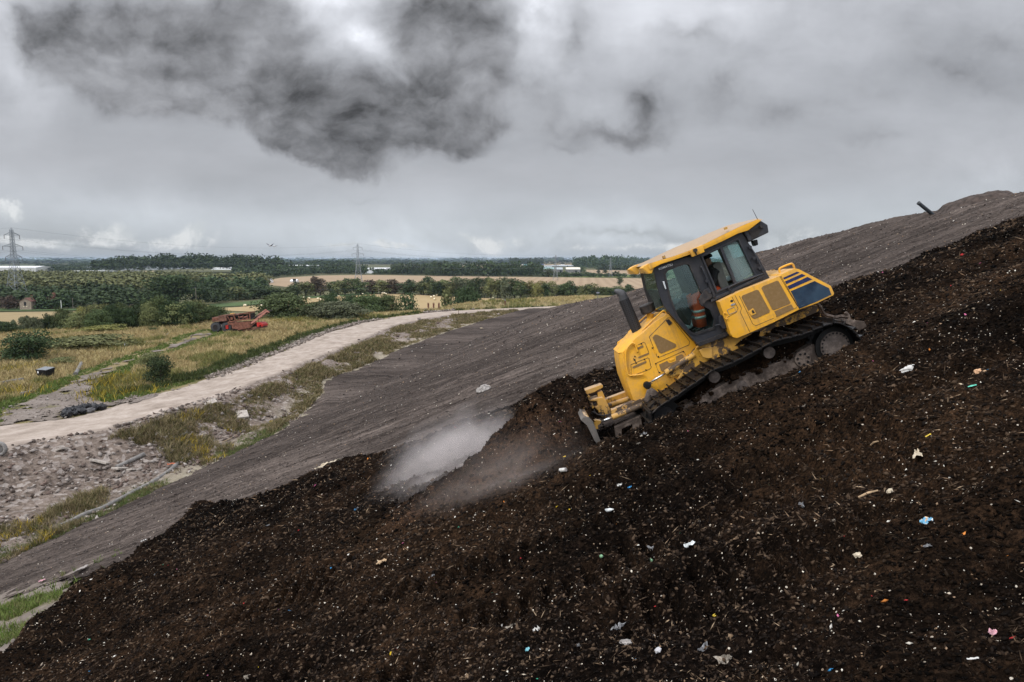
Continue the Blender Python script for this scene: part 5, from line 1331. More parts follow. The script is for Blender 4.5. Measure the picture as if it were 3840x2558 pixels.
    # loose sticks
    for k, (x0, y0, x1, y1) in enumerate(((1975, 1148, 2020, 1132), (2003, 1027, 2020, 1018), (282, 1308 - 20, 300, 1280))[:2]):
        a = Vector(land(x0 * K, y0 * K, top_z)); b = Vector(land(x1 * K, y1 * K, top_z)); n = Vector((-.36, 0, .93))
        s = empty('stick', a); MB().tube([n * .02, (b - a) * .5 + n * .03, (b - a) + n * .02], [.010, .012, .007], 7).build('stick_wood', tan, s)
        tag(s, ('long thin dark stick lying on the soil right of the wrapper', 'short thin stick lying uphill of the board scrap')[k], 'stick')

def dust_material(name, dens, col, scale):
    m = bpy.data.materials.new(name); m.use_nodes = True; nt = m.node_tree; nt.nodes.clear(); t = NT(nt)
    O = t.n('TexCoord').outputs['Object']
    wn = t.n('VectorMath', {0: t.noise(O, 1.7, 4).outputs['Color'], 1: (.5, .5, .5)}, operation='SUBTRACT').outputs[0]
    wo = t.n('VectorMath', {0: O, 1: t.n('VectorMath', {0: wn, 'Scale': .85}, operation='SCALE').outputs[0]}, operation='ADD').outputs[0]
    g = t.n('TexGradient', {0: wo}, gradient_type='SPHERICAL').outputs['Fac']
    n = t.noise(O, scale, 5, .6, .5).outputs[0]
    d = t.math('MULTIPLY', t.math('MULTIPLY', t.math('POWER', t.rng(g, .0, .95, smooth=False), 2.3), t.rng(n, .34, .70, .06, 1.3)), dens)
    pv = t.n('VolumePrincipled', {'Color': tuple(col) + (1,), 'Density': d, 'Anisotropy': .1})
    o = nt.nodes.new('ShaderNodeOutputMaterial'); nt.links.new(pv.outputs[0], o.inputs['Volume']); return m

def make_dust():
    def cloud(name, pts, radii, mat, label):
        a, b = pts; d = b - a; L = d.length; x = d / L; y = Vector((0, 0, 1)).cross(x).normalized(); z = x.cross(y)
        bm = bmesh.new(); bmesh.ops.create_icosphere(bm, subdivisions=3, radius=1.0); me = bpy.data.meshes.new(name); bm.to_mesh(me); bm.free(); me.materials.append(mat)
        o = bpy.data.objects.new(name, me); COL.objects.link(o)
        o.matrix_world = Matrix.Translation((a + b) / 2) @ Matrix((x, y, z)).transposed().to_4x4() @ Matrix.Diagonal((L / 2 * radii[2], radii[0], radii[1], 1))
        tag(o, label, 'dust cloud', kind='stuff'); return o
    w0 = lambda x, y, w: (lambda p: DO + DR * p.x + DW * w + DU * p.z)(DP(x * K, y * K, w))
    cloud('dust_plume', (w0(895, 1170, -.4), w0(1150, 985, -1.3)), (1.75, 1.05, 1.6), dust_material('thick_dust', 7.0, (.82, .76, .745), 1.1), 'pale dust plume')
    cloud('dust_plume', (w0(1040, 1090, -.9), w0(1170, 975, -1.5)), (.8, .7, 1.6), dust_material('upper_dust', 6.0, (.82, .76, .745), 1.7), 'pale dust rolling off the heap')
    cloud('dust_veil', (w0(930, 1200, 2.2), w0(1370, 1005, 2.4)), (.85, .95, 1.3), dust_material('thin_dust', 1.5, (.76, .66, .61), 1.1), 'thin dust veil')
# ------------------------------------------------------------------ vegetation
LUMP = 1.3
def leaf_cloud(n, lumps, size, r, flat=.0):
    """n leaf-cluster quads on and in the lumps [(centre, radii)] ; numpy arrays V,F"""
    w = np.array([l[1][0] * l[1][1] + l[1][0] * l[1][2] for l in lumps]); w = w / w.sum()
    k = r.choice(len(lumps), n, p=w)
    c = np.array([l[0] for l in lumps], float)[k]; rad = np.array([l[1] for l in lumps], float)[k]
    d = r.normal(size=(n, 3)); d /= np.linalg.norm(d, axis=1)[:, None]
    d[:, 2] = np.where(d[:, 2] < -.55, -d[:, 2], d[:, 2])
    q = r.random(n) ** .28 * r.uniform(.86, 1.12, n)
    P = c + d * rad * q[:, None]
    nrm = d + r.normal(0, .55, (n, 3)); nrm /= np.linalg.norm(nrm, axis=1)[:, None]
    t = np.cross(nrm, r.normal(size=(n, 3))); t /= np.linalg.norm(t, axis=1)[:, None]; b = np.cross(nrm, t)
    s = size * r.uniform(.55, 1.35, n)[:, None]; e = r.uniform(.5, 1.0, n)[:, None]
    V = np.stack([P - t * s * .5 - b * s * .35 * e, P + t * s * .5 - b * s * .25 * e, P + t * s * .35 + b * s * .5 * e, P - t * s * .4 + b * s * .4 * e], 1)
    F = np.arange(n * 4).reshape(n, 4)
    return V.reshape(-1, 3), F

def crown_lumps(r, w, h, n, base=.25, shape='round'):
    """lumps of a crown of width w and height h standing on z=0"""
    L_ = []
    for i in range(n):
        f = (i + .5) / n; a = r.uniform(0, 2 * math.pi)
        z = base + (1 - base) * f
        if shape == 'round': rr = .40 * math.sqrt(max(0, 1 - ((z - .52) / .52) ** 2)) + .04
        elif shape == 'cone': rr = .40 * (1.02 - z) + .03
        elif shape == 'dome': rr = .42 * math.sqrt(max(0, 1 - (z / 1.02) ** 2)) + .02
        else: rr = .34 * (1 - abs(z - .45))
        k = r.uniform(.35, 1.0)
        L_.append(((math.cos(a) * rr * w * k, math.sin(a) * rr * w * k, z * h * .9), (w * r.uniform(.15, .27) * LUMP, w * r.uniform(.15, .27) * LUMP, h * r.uniform(.11, .19) * LUMP)))
    L_.append(((0, 0, h * (.5 + base * .3)), (w * .30, w * .30, h * .33)))
    return L_

TREE = {}
def tree_kind(key, w, h, n, size, lumps, shape, mat, seed, trunk=.22, base=.25):
    r = np.random.default_rng(seed)
    V, F = leaf_cloud(n, crown_lumps(r, w, h, lumps, base, shape), size, r)
    V[:, 2] = np.maximum(V[:, 2], .02 * h)
    for ax in (0, 1): q = np.percentile(V[:, ax], [4, 96]); V[:, ax] *= w / (q[1] - q[0])
    V[:, 2] *= h / np.percentile(V[:, 2], 98.5)
    me = bpy.data.meshes.new('crown')
    o = np_mesh('crown', V, F, M[mat]); me = o.data; bpy.data.objects.remove(o)
    t = MB(); tr = trunk * w / 6
    t.tube([(0, 0, -.6), (0, 0, h * .12), (tr * .4, 0, h * .35), (0, tr * .3, h * .66)], [tr * 1.3, tr, tr * .75, tr * .3], 7)
    for k in range(5):
        a = r.uniform(0, 6.28); z = h * r.uniform(.18, .5); q = w * r.uniform(.2, .34)
        t.tube([(0, 0, z), (math.cos(a) * q * .5, math.sin(a) * q * .5, z + h * .1), (math.cos(a) * q, math.sin(a) * q, z + h * .22)], [tr * .5, tr * .35, tr * .1], 5)
    to = t.build('trunk', M['bark'], None); tm = to.data; bpy.data.objects.remove(to)
    TREE[key] = (me, tm, w, h)

def tree(key, x, y, z, w, h, rz, name, label, cat='tree', group=None, mat=None):
    cm, tm, w0, h0 = TREE[key]
    o = empty(name, (x, y, z), rz); o.scale = (w / w0, w / w0, h / h0)
    c = bpy.data.objects.new('crown', cm); COL.objects.link(c); c.parent = o
    t = bpy.data.objects.new('trunk', tm); COL.objects.link(t); t.parent = o
    if mat:
        c.material_slots[0].link = 'OBJECT'; c.material_slots[0].material = M[mat]
    tag(o, label, cat, group); return o

def make_tree_kinds():
    tree_kind('oak', 22, 15.5, 6500, .85, 30, 'round', 'leaf_dark', 1, .5, .12)
    tree_kind('broad', 8, 11, 1500, .62, 18, 'round', 'leaf_mid', 2, .3, .12)
    tree_kind('broad2', 8, 12, 1500, .62, 14, 'tall', 'leaf_dark', 3, .3, .1)
    tree_kind('fir', 6, 11, 1300, .5, 20, 'cone', 'leaf_dark', 4, .3, .08)
    tree_kind('bush', 10, 5.5, 8000, .34, 30, 'dome', 'leaf_mid', 5, .2, .03)
    tree_kind('bush2', 8, 4.2, 6000, .30, 22, 'dome', 'leaf_olive', 6, .2, .03)
    tree_kind('shrub', 4, 3.6, 5000, .17, 18, 'round', 'leaf_dark', 7, .25, .08)
    tree_kind('far', 9, 11, 420, 1.5, 12, 'round', 'leaf_dark', 8, .3, .05)

def wood(name, poly, spacing, hw, hh, mat, seed, z=PLAIN, n=46, leaf=1.9, zf=None, maxn=6000, kind='stuff', label=None):
    """a wood that reads as one mass: crowns filling a plot of land"""
    r = np.random.default_rng(seed)
    p = np.array(poly); x0, y0 = p.min(0); x1, y1 = p.max(0)
    m = int((x1 - x0) * (y1 - y0) / spacing ** 2)
    P = np.stack([r.uniform(x0, x1, m), r.uniform(y0, y1, m)], -1); P = P[in_poly(P[:, 0], P[:, 1], poly)][:maxn]
    Vs = []; Fs = []; off = 0
    proto = []
    for k in range(5):
        V, F = leaf_cloud(n, crown_lumps(r, 1, 1, 7, .1, 'round' if k < 4 else 'tall'), leaf / hw, r); V[:, :2] *= 1.3; V[:, 2] /= np.percentile(V[:, 2], 98); proto.append(V)
    for (x, y) in P:
        V = proto[r.integers(0, 5)].copy(); s = r.uniform(.5, 1.5); w = hw * s; h = hh * s * r.uniform(.75, 1.2); a = r.uniform(0, 6.28)
        xx = V[:, 0] * math.cos(a) - V[:, 1] * math.sin(a); yy = V[:, 0] * math.sin(a) + V[:, 1] * math.cos(a)
        zz = z if zf is None else zf(x, y)
        Vs.append(np.stack([xx * w + x, yy * w + y, np.maximum(V[:, 2], 0) * h + zz], -1))
    V = np.concatenate(Vs); F = np.arange(len(V)).reshape(-1, 4)
    o = np_mesh(name, V, F, M[mat]); tag(o, label, 'wood' if label else None, kind=kind); return o

def plain_pt(px, py): return tuple(on_level(px, py, PLAIN)[:2])

def blades(name, P, H, W, col, zf, seed, per=5, lean=.45, mat='grass_blades'):
    r = np.random.default_rng(seed); n = len(P)
    P = np.repeat(P, per, 0); H = np.repeat(H, per) * r.uniform(.55, 1.2, n * per); W = np.repeat(W, per); col = np.repeat(col, per, 0) * r.uniform(.75, 1.2, n * per)[:, None]
    P = P + r.normal(0, 1, P.shape) * (W * 1.6)[:, None]
    z = zf(P[:, 0], P[:, 1]); a = r.uniform(0, 6.28, len(P)); l = r.normal(0, lean, (len(P), 2)) * H[:, None]
    d = np.stack([np.cos(a), np.sin(a)], -1) * (W * .5)[:, None]
    B = np.concatenate([P, (z - .05)[:, None]], 1); m1 = .55
    mid = np.concatenate([P + l * .35, (z + H * m1)[:, None]], 1); tip = np.concatenate([P + l, (z + H)[:, None]], 1)
    dd = np.concatenate([d, np.zeros((len(P), 1))], 1)
    V = np.stack([B - dd, B + dd, mid + dd * .8, mid - dd * .8, tip], 1).reshape(-1, 3)
    i = np.arange(len(P)) * 5
    F = [np.stack([i, i + 1, i + 2], -1), np.stack([i, i + 2, i + 3], -1), np.stack([i + 3, i + 2, i + 4], -1)]
    o = np_mesh(name, V, np.concatenate(F), M[mat], False, np.repeat(np.clip(col, 0, .9), 5, 0)); tag(o, kind='stuff'); return o

def pick(cols, r, n): c = np.array(cols); return c[r.integers(0, len(c), n)] * r.uniform(.8, 1.2, n)[:, None]

def make_grass():
    r = np.random.default_rng(77)
    # meadow on the shelf
    n = 170000
    Y = 42 * (240 / 42) ** r.random(n); x = r.uniform(-.92, .12, n) * Y
    e = shelf_edge(x)
    m = (x < road_out_x(Y) - .4) & (Y < e + 22) & ~in_poly(x + 1.2 * (fbm(x * .6, Y * .6, 3, 45) - .5), Y, TRACK) & (hill_z(x, Y) < base_z(x, Y))
    x, Y = x[m], Y[m]; n = len(x)
    a = fbm(x * .055, Y * .055, 4, 90); b = fbm(x * .3, Y * .3, 3, 91)
    col = pick([(.42, .33, .165), (.50, .40, .21), (.33, .25, .12), (.37, .31, .145)], r, n)
    grn = (a * .6 + b * .4) > .575
    col[grn] = pick([(.15, .16, .055), (.20, .195, .07), (.25, .22, .085)], r, grn.sum())
    rd = road_out_x(Y) - x; edge = (rd < 3.2 + 2 * b) & (Y > 55); col[edge] = pick([(.055, .075, .025), (.085, .105, .04), (.05, .06, .02)], r, edge.sum())
    dt = poly_dist(x, Y, TRACK); te = (dt < 1.6 + 1.2 * b); col[te] = pick([(.10, .15, .035), (.13, .17, .05)], r, te.sum())
    H = r.uniform(.25, .75, n) * (.55 + b); H[te] *= .45; W = .035 * (Y / 60) ** .9 + .01
    blades('meadow_grass', np.stack([x, Y], -1), H, W, col, lambda x, y: base_z(x, y), 92, 5)
    # weeds on the bank below the road, in clumps
    n = 90000
    Y = 26 * (190 / 26) ** r.random(n); xi = road_in_x(Y); gap = np.maximum(toe_x(Y) + 1.5 - xi, .5); x = xi + 1.4 + r.random(n) * np.maximum(gap - 1.1, .3)
    f = fbm(x * .28, Y * .16, 4, 93); far = sstep(62, 84, Y)
    dens = np.where(Y < 62, np.where(Y < 48, sstep(.49, .58, f), sstep(.54, .62, f)) * .8, sstep(.30, .46, f) * .75)
    m = (r.random(n) < dens) & (hill_z(x, Y) < base_z(x, Y) + .05) & ((Y < 61) | (x < apron_x(Y))); x, Y, f = x[m], Y[m], f[m]; n = len(x)
    col = pick([(.12, .11, .045), (.17, .14, .07), (.24, .19, .105), (.10, .10, .04), (.19, .145, .085), (.28, .225, .13)], r, n)
    fl = (fbm(x * .5, Y * .5, 3, 94) > .60) & (r.random(n) < .22) & (Y < 66); col[fl] = pick([(.50, .36, .03), (.42, .31, .03)], r, fl.sum())
    blades('bank_weeds', np.stack([x, Y], -1), r.uniform(.2, .6, n) * (.45 + 1.0 * sstep(.45, .7, f)), .03 * (Y / 45) + .008, col, lambda x, y: base_z(x, y), 95, 5, .5)
    # yellow flowered patches in the meadow
    n = 2600; cs = [on_level(px, py, SHELF)[:2] for px, py in ((430, 1425), (480, 1440), (60, 1385), (20, 1475), (370, 1228), (420, 1232), (1075, 1205), (440, 1475))]
    c = np.array(cs)[r.integers(0, len(cs), n)]; P = c + r.normal(0, 1, (n, 2)) * np.array([1.6, 2.2]); m = (P[:, 0] < road_out_x(P[:, 1]) - .5)
    P = P[m]; blades('yellow_flowers', P, r.uniform(.4, .9, len(P)), np.full(len(P), .06), pick([(.42, .31, .04), (.20, .18, .05), (.13, .12, .04), (.15, .14, .05)], r, len(P)), base_z, 96, 3)
    # low green strips on the bench at the lower left
    n = 30000; x = r.uniform(-24, -7, n); Y = r.uniform(9, 23.5, n)
    b1 = [p[:2] for p in L((-20, 1396), (60, 1375), (165, 1342), (150, 1372), (80, 1398), (-20, 1424), fn=hill_z)]; b2 = [p[:2] for p in L((-20, 1448), (60, 1428), (125, 1408), (95, 1440), (-20, 1495), fn=hill_z)]
    q = fbm(x * 1.2, Y * 1.2, 3, 97) - .5
    m = ~(fresh_edge(x, Y) > .2) & (in_poly(x + q, Y + q, b1) | in_poly(x - q, Y + q, b2) | (r.random(n) < .015)); x, Y = x[m], Y[m]; n = len(x)
    blades('bench_grass', np.stack([x, Y], -1), r.uniform(.08, .26, n), np.full(n, .022), pick([(.10, .15, .035), (.14, .18, .05), (.17, .17, .07)], r, n), lambda x, y: hill_z(x, y) - .08, 98, 6)
    # green film of weeds at the foot of the slope
    n = 30000; Y = 30 * (150 / 30) ** r.random(n); x = toe_x(Y) + r.normal(-.6, .9, n); m = (r.random(n) < sstep(.45, .6, fbm(x * .2, Y * .1, 3, 99))) & (hill_z(x, Y) < base_z(x, Y) + .1)
    x, Y = x[m], Y[m]; n = len(x)
    blades('ditch_grass', np.stack([x, Y], -1), r.uniform(.08, .3, n), .025 * (Y / 45) + .006, pick([(.10, .14, .045), (.14, .16, .06), (.17, .15, .075)], r, n), base_z, 100, 4)

def make_rubble():
    r = np.random.default_rng(55)
    n = 20000
    Y = 26 * (178 / 26) ** r.random(n); xi = road_in_x(Y); gap = np.maximum(toe_x(Y) - xi, .5); x = xi - .2 + r.random(n) ** 1.3 * gap
    m = (r.random(n) < sstep(.3, .6, fbm(x * .4, Y * .3, 3, 56)) * (1 - .97 * sstep(58, 80, Y))); P = np.stack([x[m], Y[m]], -1)
    o = scatter('bank_rubble', P, RNG.uniform(.3, 1.5, len(P)) ** 3.0 * .0010 * (P[:, 1] + 10), .6, [(.20, .165, .145), (.27, .23, .205), (.14, .112, .097), (.36, .32, .29), (.17, .125, .105)], lambda x, y: base_z(x, y) + .05, stretch=(1, 1.8), mat='stone', seed=57, align=False); tag(o, kind='stuff')
    # stony kerbs along the road and the gravel track
    n = 9000; Y = 46 * (190 / 46) ** r.random(n); x = road_out_x(Y) + r.normal(-.4, .55, n)
    P = np.stack([x, Y], -1); P = P[fbm(P[:, 0] * .1, P[:, 1] * .1, 3, 58) > .42]
    o = scatter('road_stones', P, RNG.uniform(.3, 1.4, len(P)) ** 2.4 * .0009 * (P[:, 1] + 10), .6, [(.24, .20, .17), (.33, .285, .25), (.17, .14, .12)], lambda x, y: base_z(x, y) + .12, mat='stone', seed=59, align=False); tag(o, kind='stuff')
    q = np.array(TRACK); n = 9000; x = r.uniform(q[:, 0].min(), q[:, 0].max(), n); Y = r.uniform(q[:, 1].min(), q[:, 1].max(), n); m = in_poly(x, Y, TRACK) & (r.random(n) < 1 - .9 * sstep(66, 86, Y)); P = np.stack([x[m], Y[m]], -1)
    o = scatter('track_stones', P, RNG.uniform(.3, 1.3, len(P)) ** 2.4 * .0008 * (P[:, 1] + 10), .6, [(.28, .245, .22), (.38, .34, .31), (.2, .165, .145)], lambda x, y: base_z(x, y) + .15, mat='stone', seed=61, align=False); tag(o, kind='stuff')

def shelf_tree(key, cx, by, wpx, hpx, name, label, mat=None, cat='bush', group=None, Y=None, rz=0.0):
    if Y is None: p = on_level(cx, by, SHELF)
    else: p = at_range(cx, by, Y)
    Y = p[1]; d = sight(cx, by); s = Y / d[1] / FPX
    z = float(base_z(np.array([p[0]]), np.array([Y]))[0]) if Y is not None else SHELF
    top = at_range(cx, by - hpx, Y)[2]
    return tree(key, p[0], Y, min(z, p[2]), wpx * s, top - min(z, p[2]), rz, name, label, cat, group, mat)

def edge_Y(px):
    u = sight(px, 1180); u = u[0] / u[1]; Y = 160.0
    for _ in range(12): Y = .5 * Y + .5 * float(shelf_edge(u * Y))
    return Y

def make_shelf_bushes():
    Zb = lambda x, y: (900 + x * .33985, 850 + y * .33985)
    Za = lambda x, y: (x * .4248, 800 + y * .4248)
    Zc = lambda x, y: (x * .15293, 1080 + y * .15293)
    def B(Z, x, y, w, h, key, name, label, k, **kw): px, py = Z(x, y); return shelf_tree(key, px, py, w * k, h * k, name, label, **kw)
    B(Za, 265, 1305, 300, 250, 'shrub', 'bush', 'dark bushy shrub standing alone in the dry grass left of the dirt track', .4248, mat='leaf_dark')
    B(Za, 120, 1290, 110, 80, 'bush2', 'bush', 'low greyish shrub at the foot of the lone dark bush', .4248, mat='leaf_grey')
    B(Za, 535, 1335, 180, 60, 'bush2', 'bush', 'low bramble patch in the dry grass right of the lone dark bush', .4248, mat='leaf_olive')
    B(Za, 1420, 1770 - 400 + 200 - 200, 10, 10, 'shrub', 'bush', 'x', .4248) if False else None
    B(lambda x, y: (x * .4248, 1200 + y * .4248), 1420, 565, 165, 235, 'shrub', 'bush', 'dark thorny shrub standing between the dirt track and the haul road', .4248, mat='leaf_dark')
    B(lambda x, y: (x * .4248, 1200 + y * .4248), 1340, 400, 160, 110, 'bush2', 'bush', 'loose olive shrub behind the thorny shrub', .4248, mat='leaf_olive')
    B(lambda x, y: (x * .4248, 1200 + y * .4248), 780, 240, 560, 95, 'bush2', 'bush', 'broad low bramble mound with yellow flowers in the meadow', .4248, mat='leaf_olive')
    B(Za, 910, 1045, 290, 60, 'bush2', 'bush', 'low yellow flowered mound at the far meadow edge', .4248, mat='leaf_yellow')
    B(Za, 1350, 1048, 60, 40, 'shrub', 'bush', 'small round green shrub in the middle of the meadow', .4248, mat='leaf_mid')
    B(Zb, 500, 990, 480, 240, 'bush', 'bush', 'large rounded green bush just right of the rusty red machine', .33985, mat='leaf_mid')
    B(Zb, 1090, 1010, 480, 175, 'bush', 'bush', 'grey green sprawling bush at the front of the roadside thicket', .33985, mat='leaf_grey')
    B(Zb, 880, 985, 260, 150, 'bush', 'bush', 'dark bush at the left end of the roadside thicket', .33985, mat='leaf_mid', rz=1.0)
    B(Zb, 1000, 900, 240, 140, 'bush', 'bush', 'dark bush behind the grey green sprawling bush', .33985, mat='leaf_dark', rz=2.0)
    B(Zb, 1240, 900, 260, 130, 'bush', 'bush', 'dark bush at the back of the roadside thicket', .33985, mat='leaf_dark', rz=.4, Y=186)
    B(Zb, 1400, 940, 300, 180, 'bush', 'bush', 'tall bright green bush in the roadside thicket', .33985, mat='leaf_mid', rz=3.0)
    B(Zb, 1620, 930, 230, 165, 'bush', 'bush', 'green bush at the right end of the roadside thicket', .33985, mat='leaf_mid', rz=4.0)
    B(Zb, 1860, 895, 170, 145, 'broad', 'tree', 'round dark tree standing alone beside the haul road', .33985, mat='leaf_dark', Y=205, cat='tree')
    B(Zb, 2290, 860, 150, 165, 'fir', 'tree', 'pointed olive tree next to the clipped round bush', .33985, mat='leaf_olive', Y=225, cat='tree')
    px, py = 1600 + 395 * .38233, 850 + 750 * .38233
    shelf_tree('bush', px, py, 275 * .38233, 132 * .38233, 'bush', 'wide dense dark green dome bush beside the road bend', 'leaf_dark', Y=222)
    shelf_tree('bush2', 1600 + 960 * .38233, 850 + 735 * .38233, 80 * .38233, 62 * .38233, 'bush', 'small pale grey bush beyond the road bend', 'leaf_grey', Y=232)
    shelf_tree('bush2', 1600 + 640 * .38233, 850 + 770 * .38233, 90 * .38233, 60 * .38233, 'bush', 'tuft of tall weeds beside the rusty well head', 'leaf_olive', Y=226)
    for k, (x, y, w, h, key, mt, lb) in enumerate(((60, 1100, 520, 260, 'bush', 'leaf_dark', 'dark green bush at the left edge below the straw field'), (330, 1000, 130, 200, 'bush2', 'leaf_grey', 'pale narrow bush beside the dark green bush at the left edge'),
            (640, 940, 290, 220, 'bush2', 'leaf_grey', 'grey green bush in front of the straw field'), (860, 935, 330, 190, 'bush2', 'leaf_grey', 'grey green bush behind the first one at the meadow edge'),
            (1180, 905, 330, 210, 'bush', 'leaf_dark', 'dark green bush in the hedge at the meadow edge'), (1560, 890, 480, 330, 'bush', 'leaf_mid', 'tall green bush in the hedge at the meadow edge'),
            (2000, 975, 560, 360, 'bush', 'leaf_olive', 'big rounded olive bush on the edge of the dry meadow'))):
        px, py = Zc(x, y); shelf_tree(key, px, py, w * .15293, h * .15293, 'bush', lb, mt, rz=k * 1.1)
    # hedge of separate bushes between the meadow edge and the green field
    r = random.Random(4)
    for k in range(30):
        x = 740 + k * 40 + r.uniform(-18, 18); w = r.uniform(110, 230); h = r.uniform(62, 118) * (1.4 if 1250 < x < 1500 else .95)
        if x > 1900: h = 70
        px, py = Za(x, 945 - (x - 740) * .030 + r.uniform(-30, 8))
        shelf_tree(r.choice(['bush', 'bush2', 'bush']), px, py, w * .4248, h * .4248, 'hedge_bush', 'green bush in the rough hedge along the far edge of the meadow', r.choice(['leaf_mid', 'leaf_mid', 'leaf_olive', 'leaf_dark', 'leaf_yellow' if r.random() < .3 else 'leaf_mid']), group='bushes of the hedge beyond the meadow', rz=r.uniform(0, 6), Y=edge_Y(px) + r.uniform(-3, 9))

def ptree(key, cx, by, wpx, hpx, name, label, mat=None, cat='tree', group=None, rz=0.0, up=0.0):
    p = on_level(cx, by, PLAIN + up); s = p[1] / sight(cx, by)[1] / FPX
    return tree(key, p[0], p[1], PLAIN - .3, wpx * s, hpx * s + up, rz, name, label, cat, group, mat)

def make_plain_trees():
    Za = lambda x, y: (x * .4248, 800 + y * .4248); Zb = lambda x, y: (900 + x * .33985, 850 + y * .33985); Zd = lambda x, y: (1600 + x * .38233, 850 + y * .38233)
    Zf = lambda x, y: (1900 + x * .2124, 940 + y * .2124)
    px, py = Za(1540, 812); ptree('oak', px, py, 360 * .4248, 262 * .4248, 'oak_tree', 'huge dark spreading tree towering over the hedges at the left', 'leaf_dark')
    r = random.Random(9)
    # belt of tall trees behind the bale field
    n = 0
    for k in range(46):
        x = -30 + k * 45 + r.uniform(-14, 14); by = np.interp(x, [0, 500, 1000, 1700, 2100], [668, 690, 712, 716, 690]) + r.uniform(-10, 2); h = np.interp(x, [0, 400, 900, 1300, 1800, 2100], [150, 165, 185, 160, 118, 100]) * r.uniform(.82, 1.15)
        mt = r.choice(['leaf_dark', 'leaf_mid', 'leaf_mid', 'leaf_olive', 'leaf_grey', 'leaf_dark'])
        if 920 < x < 1150 and r.random() < .6: mt = 'leaf_yellow'
        px, py = Zd(x, by); ptree(r.choice(['broad', 'broad2', 'broad', 'fir']), px, py, r.uniform(85, 130) * .38233, h * .38233, 'belt_tree', 'leafy tree in the long belt of tall trees behind the bale field', mt, group='belt of trees behind the bale field', rz=r.uniform(0, 6))
    for k in range(26):
        x = -20 + k * 92 + r.uniform(-30, 30); by = np.interp(x, [0, 600, 1100, 1500, 2354], [800, 770, 748, 735, 752]) + r.uniform(-6, 2); h = np.interp(x, [0, 500, 700, 900, 1400, 2354], [120, 100, 190, 180, 150, 150]) * r.uniform(.8, 1.15)
        px, py = Zb(x, by); ptree(r.choice(['broad', 'broad2', 'broad']), px, py, r.uniform(120, 190) * .33985, h * .33985, 'hedgerow_tree', 'dark tree in the hedgerow along the far side of the green field', r.choice(['leaf_dark', 'leaf_mid', 'leaf_brown', 'leaf_olive']), group='hedgerow trees beyond the green field', rz=r.uniform(0, 6))
    # single trees in and around the far stubble field
    px, py = Zf(2000, 605); ptree('broad', px, py, 95 * .2124, 140 * .2124, 'tree', 'single upright tree standing in the pale stubble field', 'leaf_dark')
    for k, (x, y, w, h) in enumerate(((740, 460, 150, 145), (1035, 455, 100, 90), (1185, 462, 120, 65), (1310, 380, 160, 90), (1620, 400, 60, 55), (1740, 400, 80, 60), (1650, 465, 110, 70), (1550, 460, 90, 60), (400, 300, 110, 60), (640, 440, 90, 70))):
        px, py = Zf(x, y); ptree('broad', px, py, w * .2124, h * .2124, 'farm_tree', 'round dark tree near the farm barns beyond the stubble field', r.choice(['leaf_dark', 'leaf_mid']), group='trees around the farm barns', rz=k)
    # woods that read as masses
    pp = lambda Z, pts: [plain_pt(*Z(x, y)) for x, y in pts]
    wood('young_woodland', pp(Za, [(-520, 690), (500, 690), (900, 690), (1330, 690), (1390, 640), (1700, 612), (2354, 640), (2354, 595), (1900, 585), (1400, 560), (900, 560), (400, 555), (-520, 545)]), 7.5, 9, 6.5, 'leaf_olive', 1, n=60, leaf=1.7, maxn=5200)
    wood('dark_hedges', pp(Za, [(-520, 845), (330, 835), (640, 838), (900, 842), (1100, 838), (1360, 800), (1380, 735), (1000, 700), (500, 722), (-520, 700)]), 8.5, 8.5, 6.0, 'leaf_dark', 2, n=70, leaf=1.3, maxn=1900)
    wood('house_hedge', pp(Za, [(275, 842), (640, 840), (640, 826), (275, 828)]), 3.2, 5, 5.6, 'leaf_dark', 33, n=120, leaf=.8)
    wood('house_hedge', pp(Za, [(20, 850), (155, 846), (155, 826), (20, 828)]), 3.2, 5, 5.6, 'leaf_brown', 34, n=120, leaf=.8)
    wood('hedge_rows', pp(Za, [(1690, 812), (1900, 800), (2354, 740), (2354, 712), (1900, 755), (1690, 775)]), 6, 7, 5.5, 'leaf_dark', 3, n=60, leaf=1.1)
    wood('hedge_rows', pp(Za, [(1720, 728), (2000, 726), (2354, 705), (2354, 680), (1720, 690)]), 7, 9, 8.5, 'leaf_dark', 13, n=60, leaf=1.3)
    wood('field_wood', pp(Zb, [(-60, 560), (320, 565), (480, 552), (900, 522), (1380, 525), (1380, 500), (900, 490), (300, 510), (-60, 500)]), 9, 10, 10, 'leaf_dark', 4, n=60, leaf=1.9, maxn=900)
    wood('field_wood', pp(Zb, [(1470, 528), (1700, 530), (1700, 516), (1470, 514)]), 9, 9, 7, 'leaf_dark', 35, n=60, leaf=1.9, maxn=300)
    wood('field_wood', pp(Zb, [(1690, 527), (2400, 540), (2400, 510), (1690, 510)]), 9, 10, 12, 'leaf_dark', 5, n=60, leaf=1.9, maxn=900)
    wood('field_wood', pp(Zd, [(0, 484), (600, 487), (1115, 487), (1115, 468), (600, 470), (0, 468)]), 9, 11, 15, 'leaf_dark', 6, n=60, leaf=1.9, maxn=900)
    wood('field_wood', pp(Zd, [(1120, 490), (2354, 502), (2354, 494), (1120, 482)]), 8, 8, 5, 'leaf_dark', 7, n=40, leaf=1.6, maxn=900)
    def knoll(cx, Y, rx, ry, h):
        c = at_range(cx, 1000, Y); return lambda x, y: PLAIN + h * max(0.0, 1 - ((x - c[0]) / rx) ** 2 - ((y - c[1]) / ry) ** 2) ** .5
    c = at_range(*Za(1715, 515), 1400); wood('knoll_wood', [(c[0] + 205 * math.cos(a), c[1] + 90 * math.sin(a)) for a in [k * .35 for k in range(18)]], 9, 13, 15, 'leaf_dark', 8, n=60, leaf=2.2, zf=knoll(Za(1715, 0)[0], 1400, 205, 95, 14))
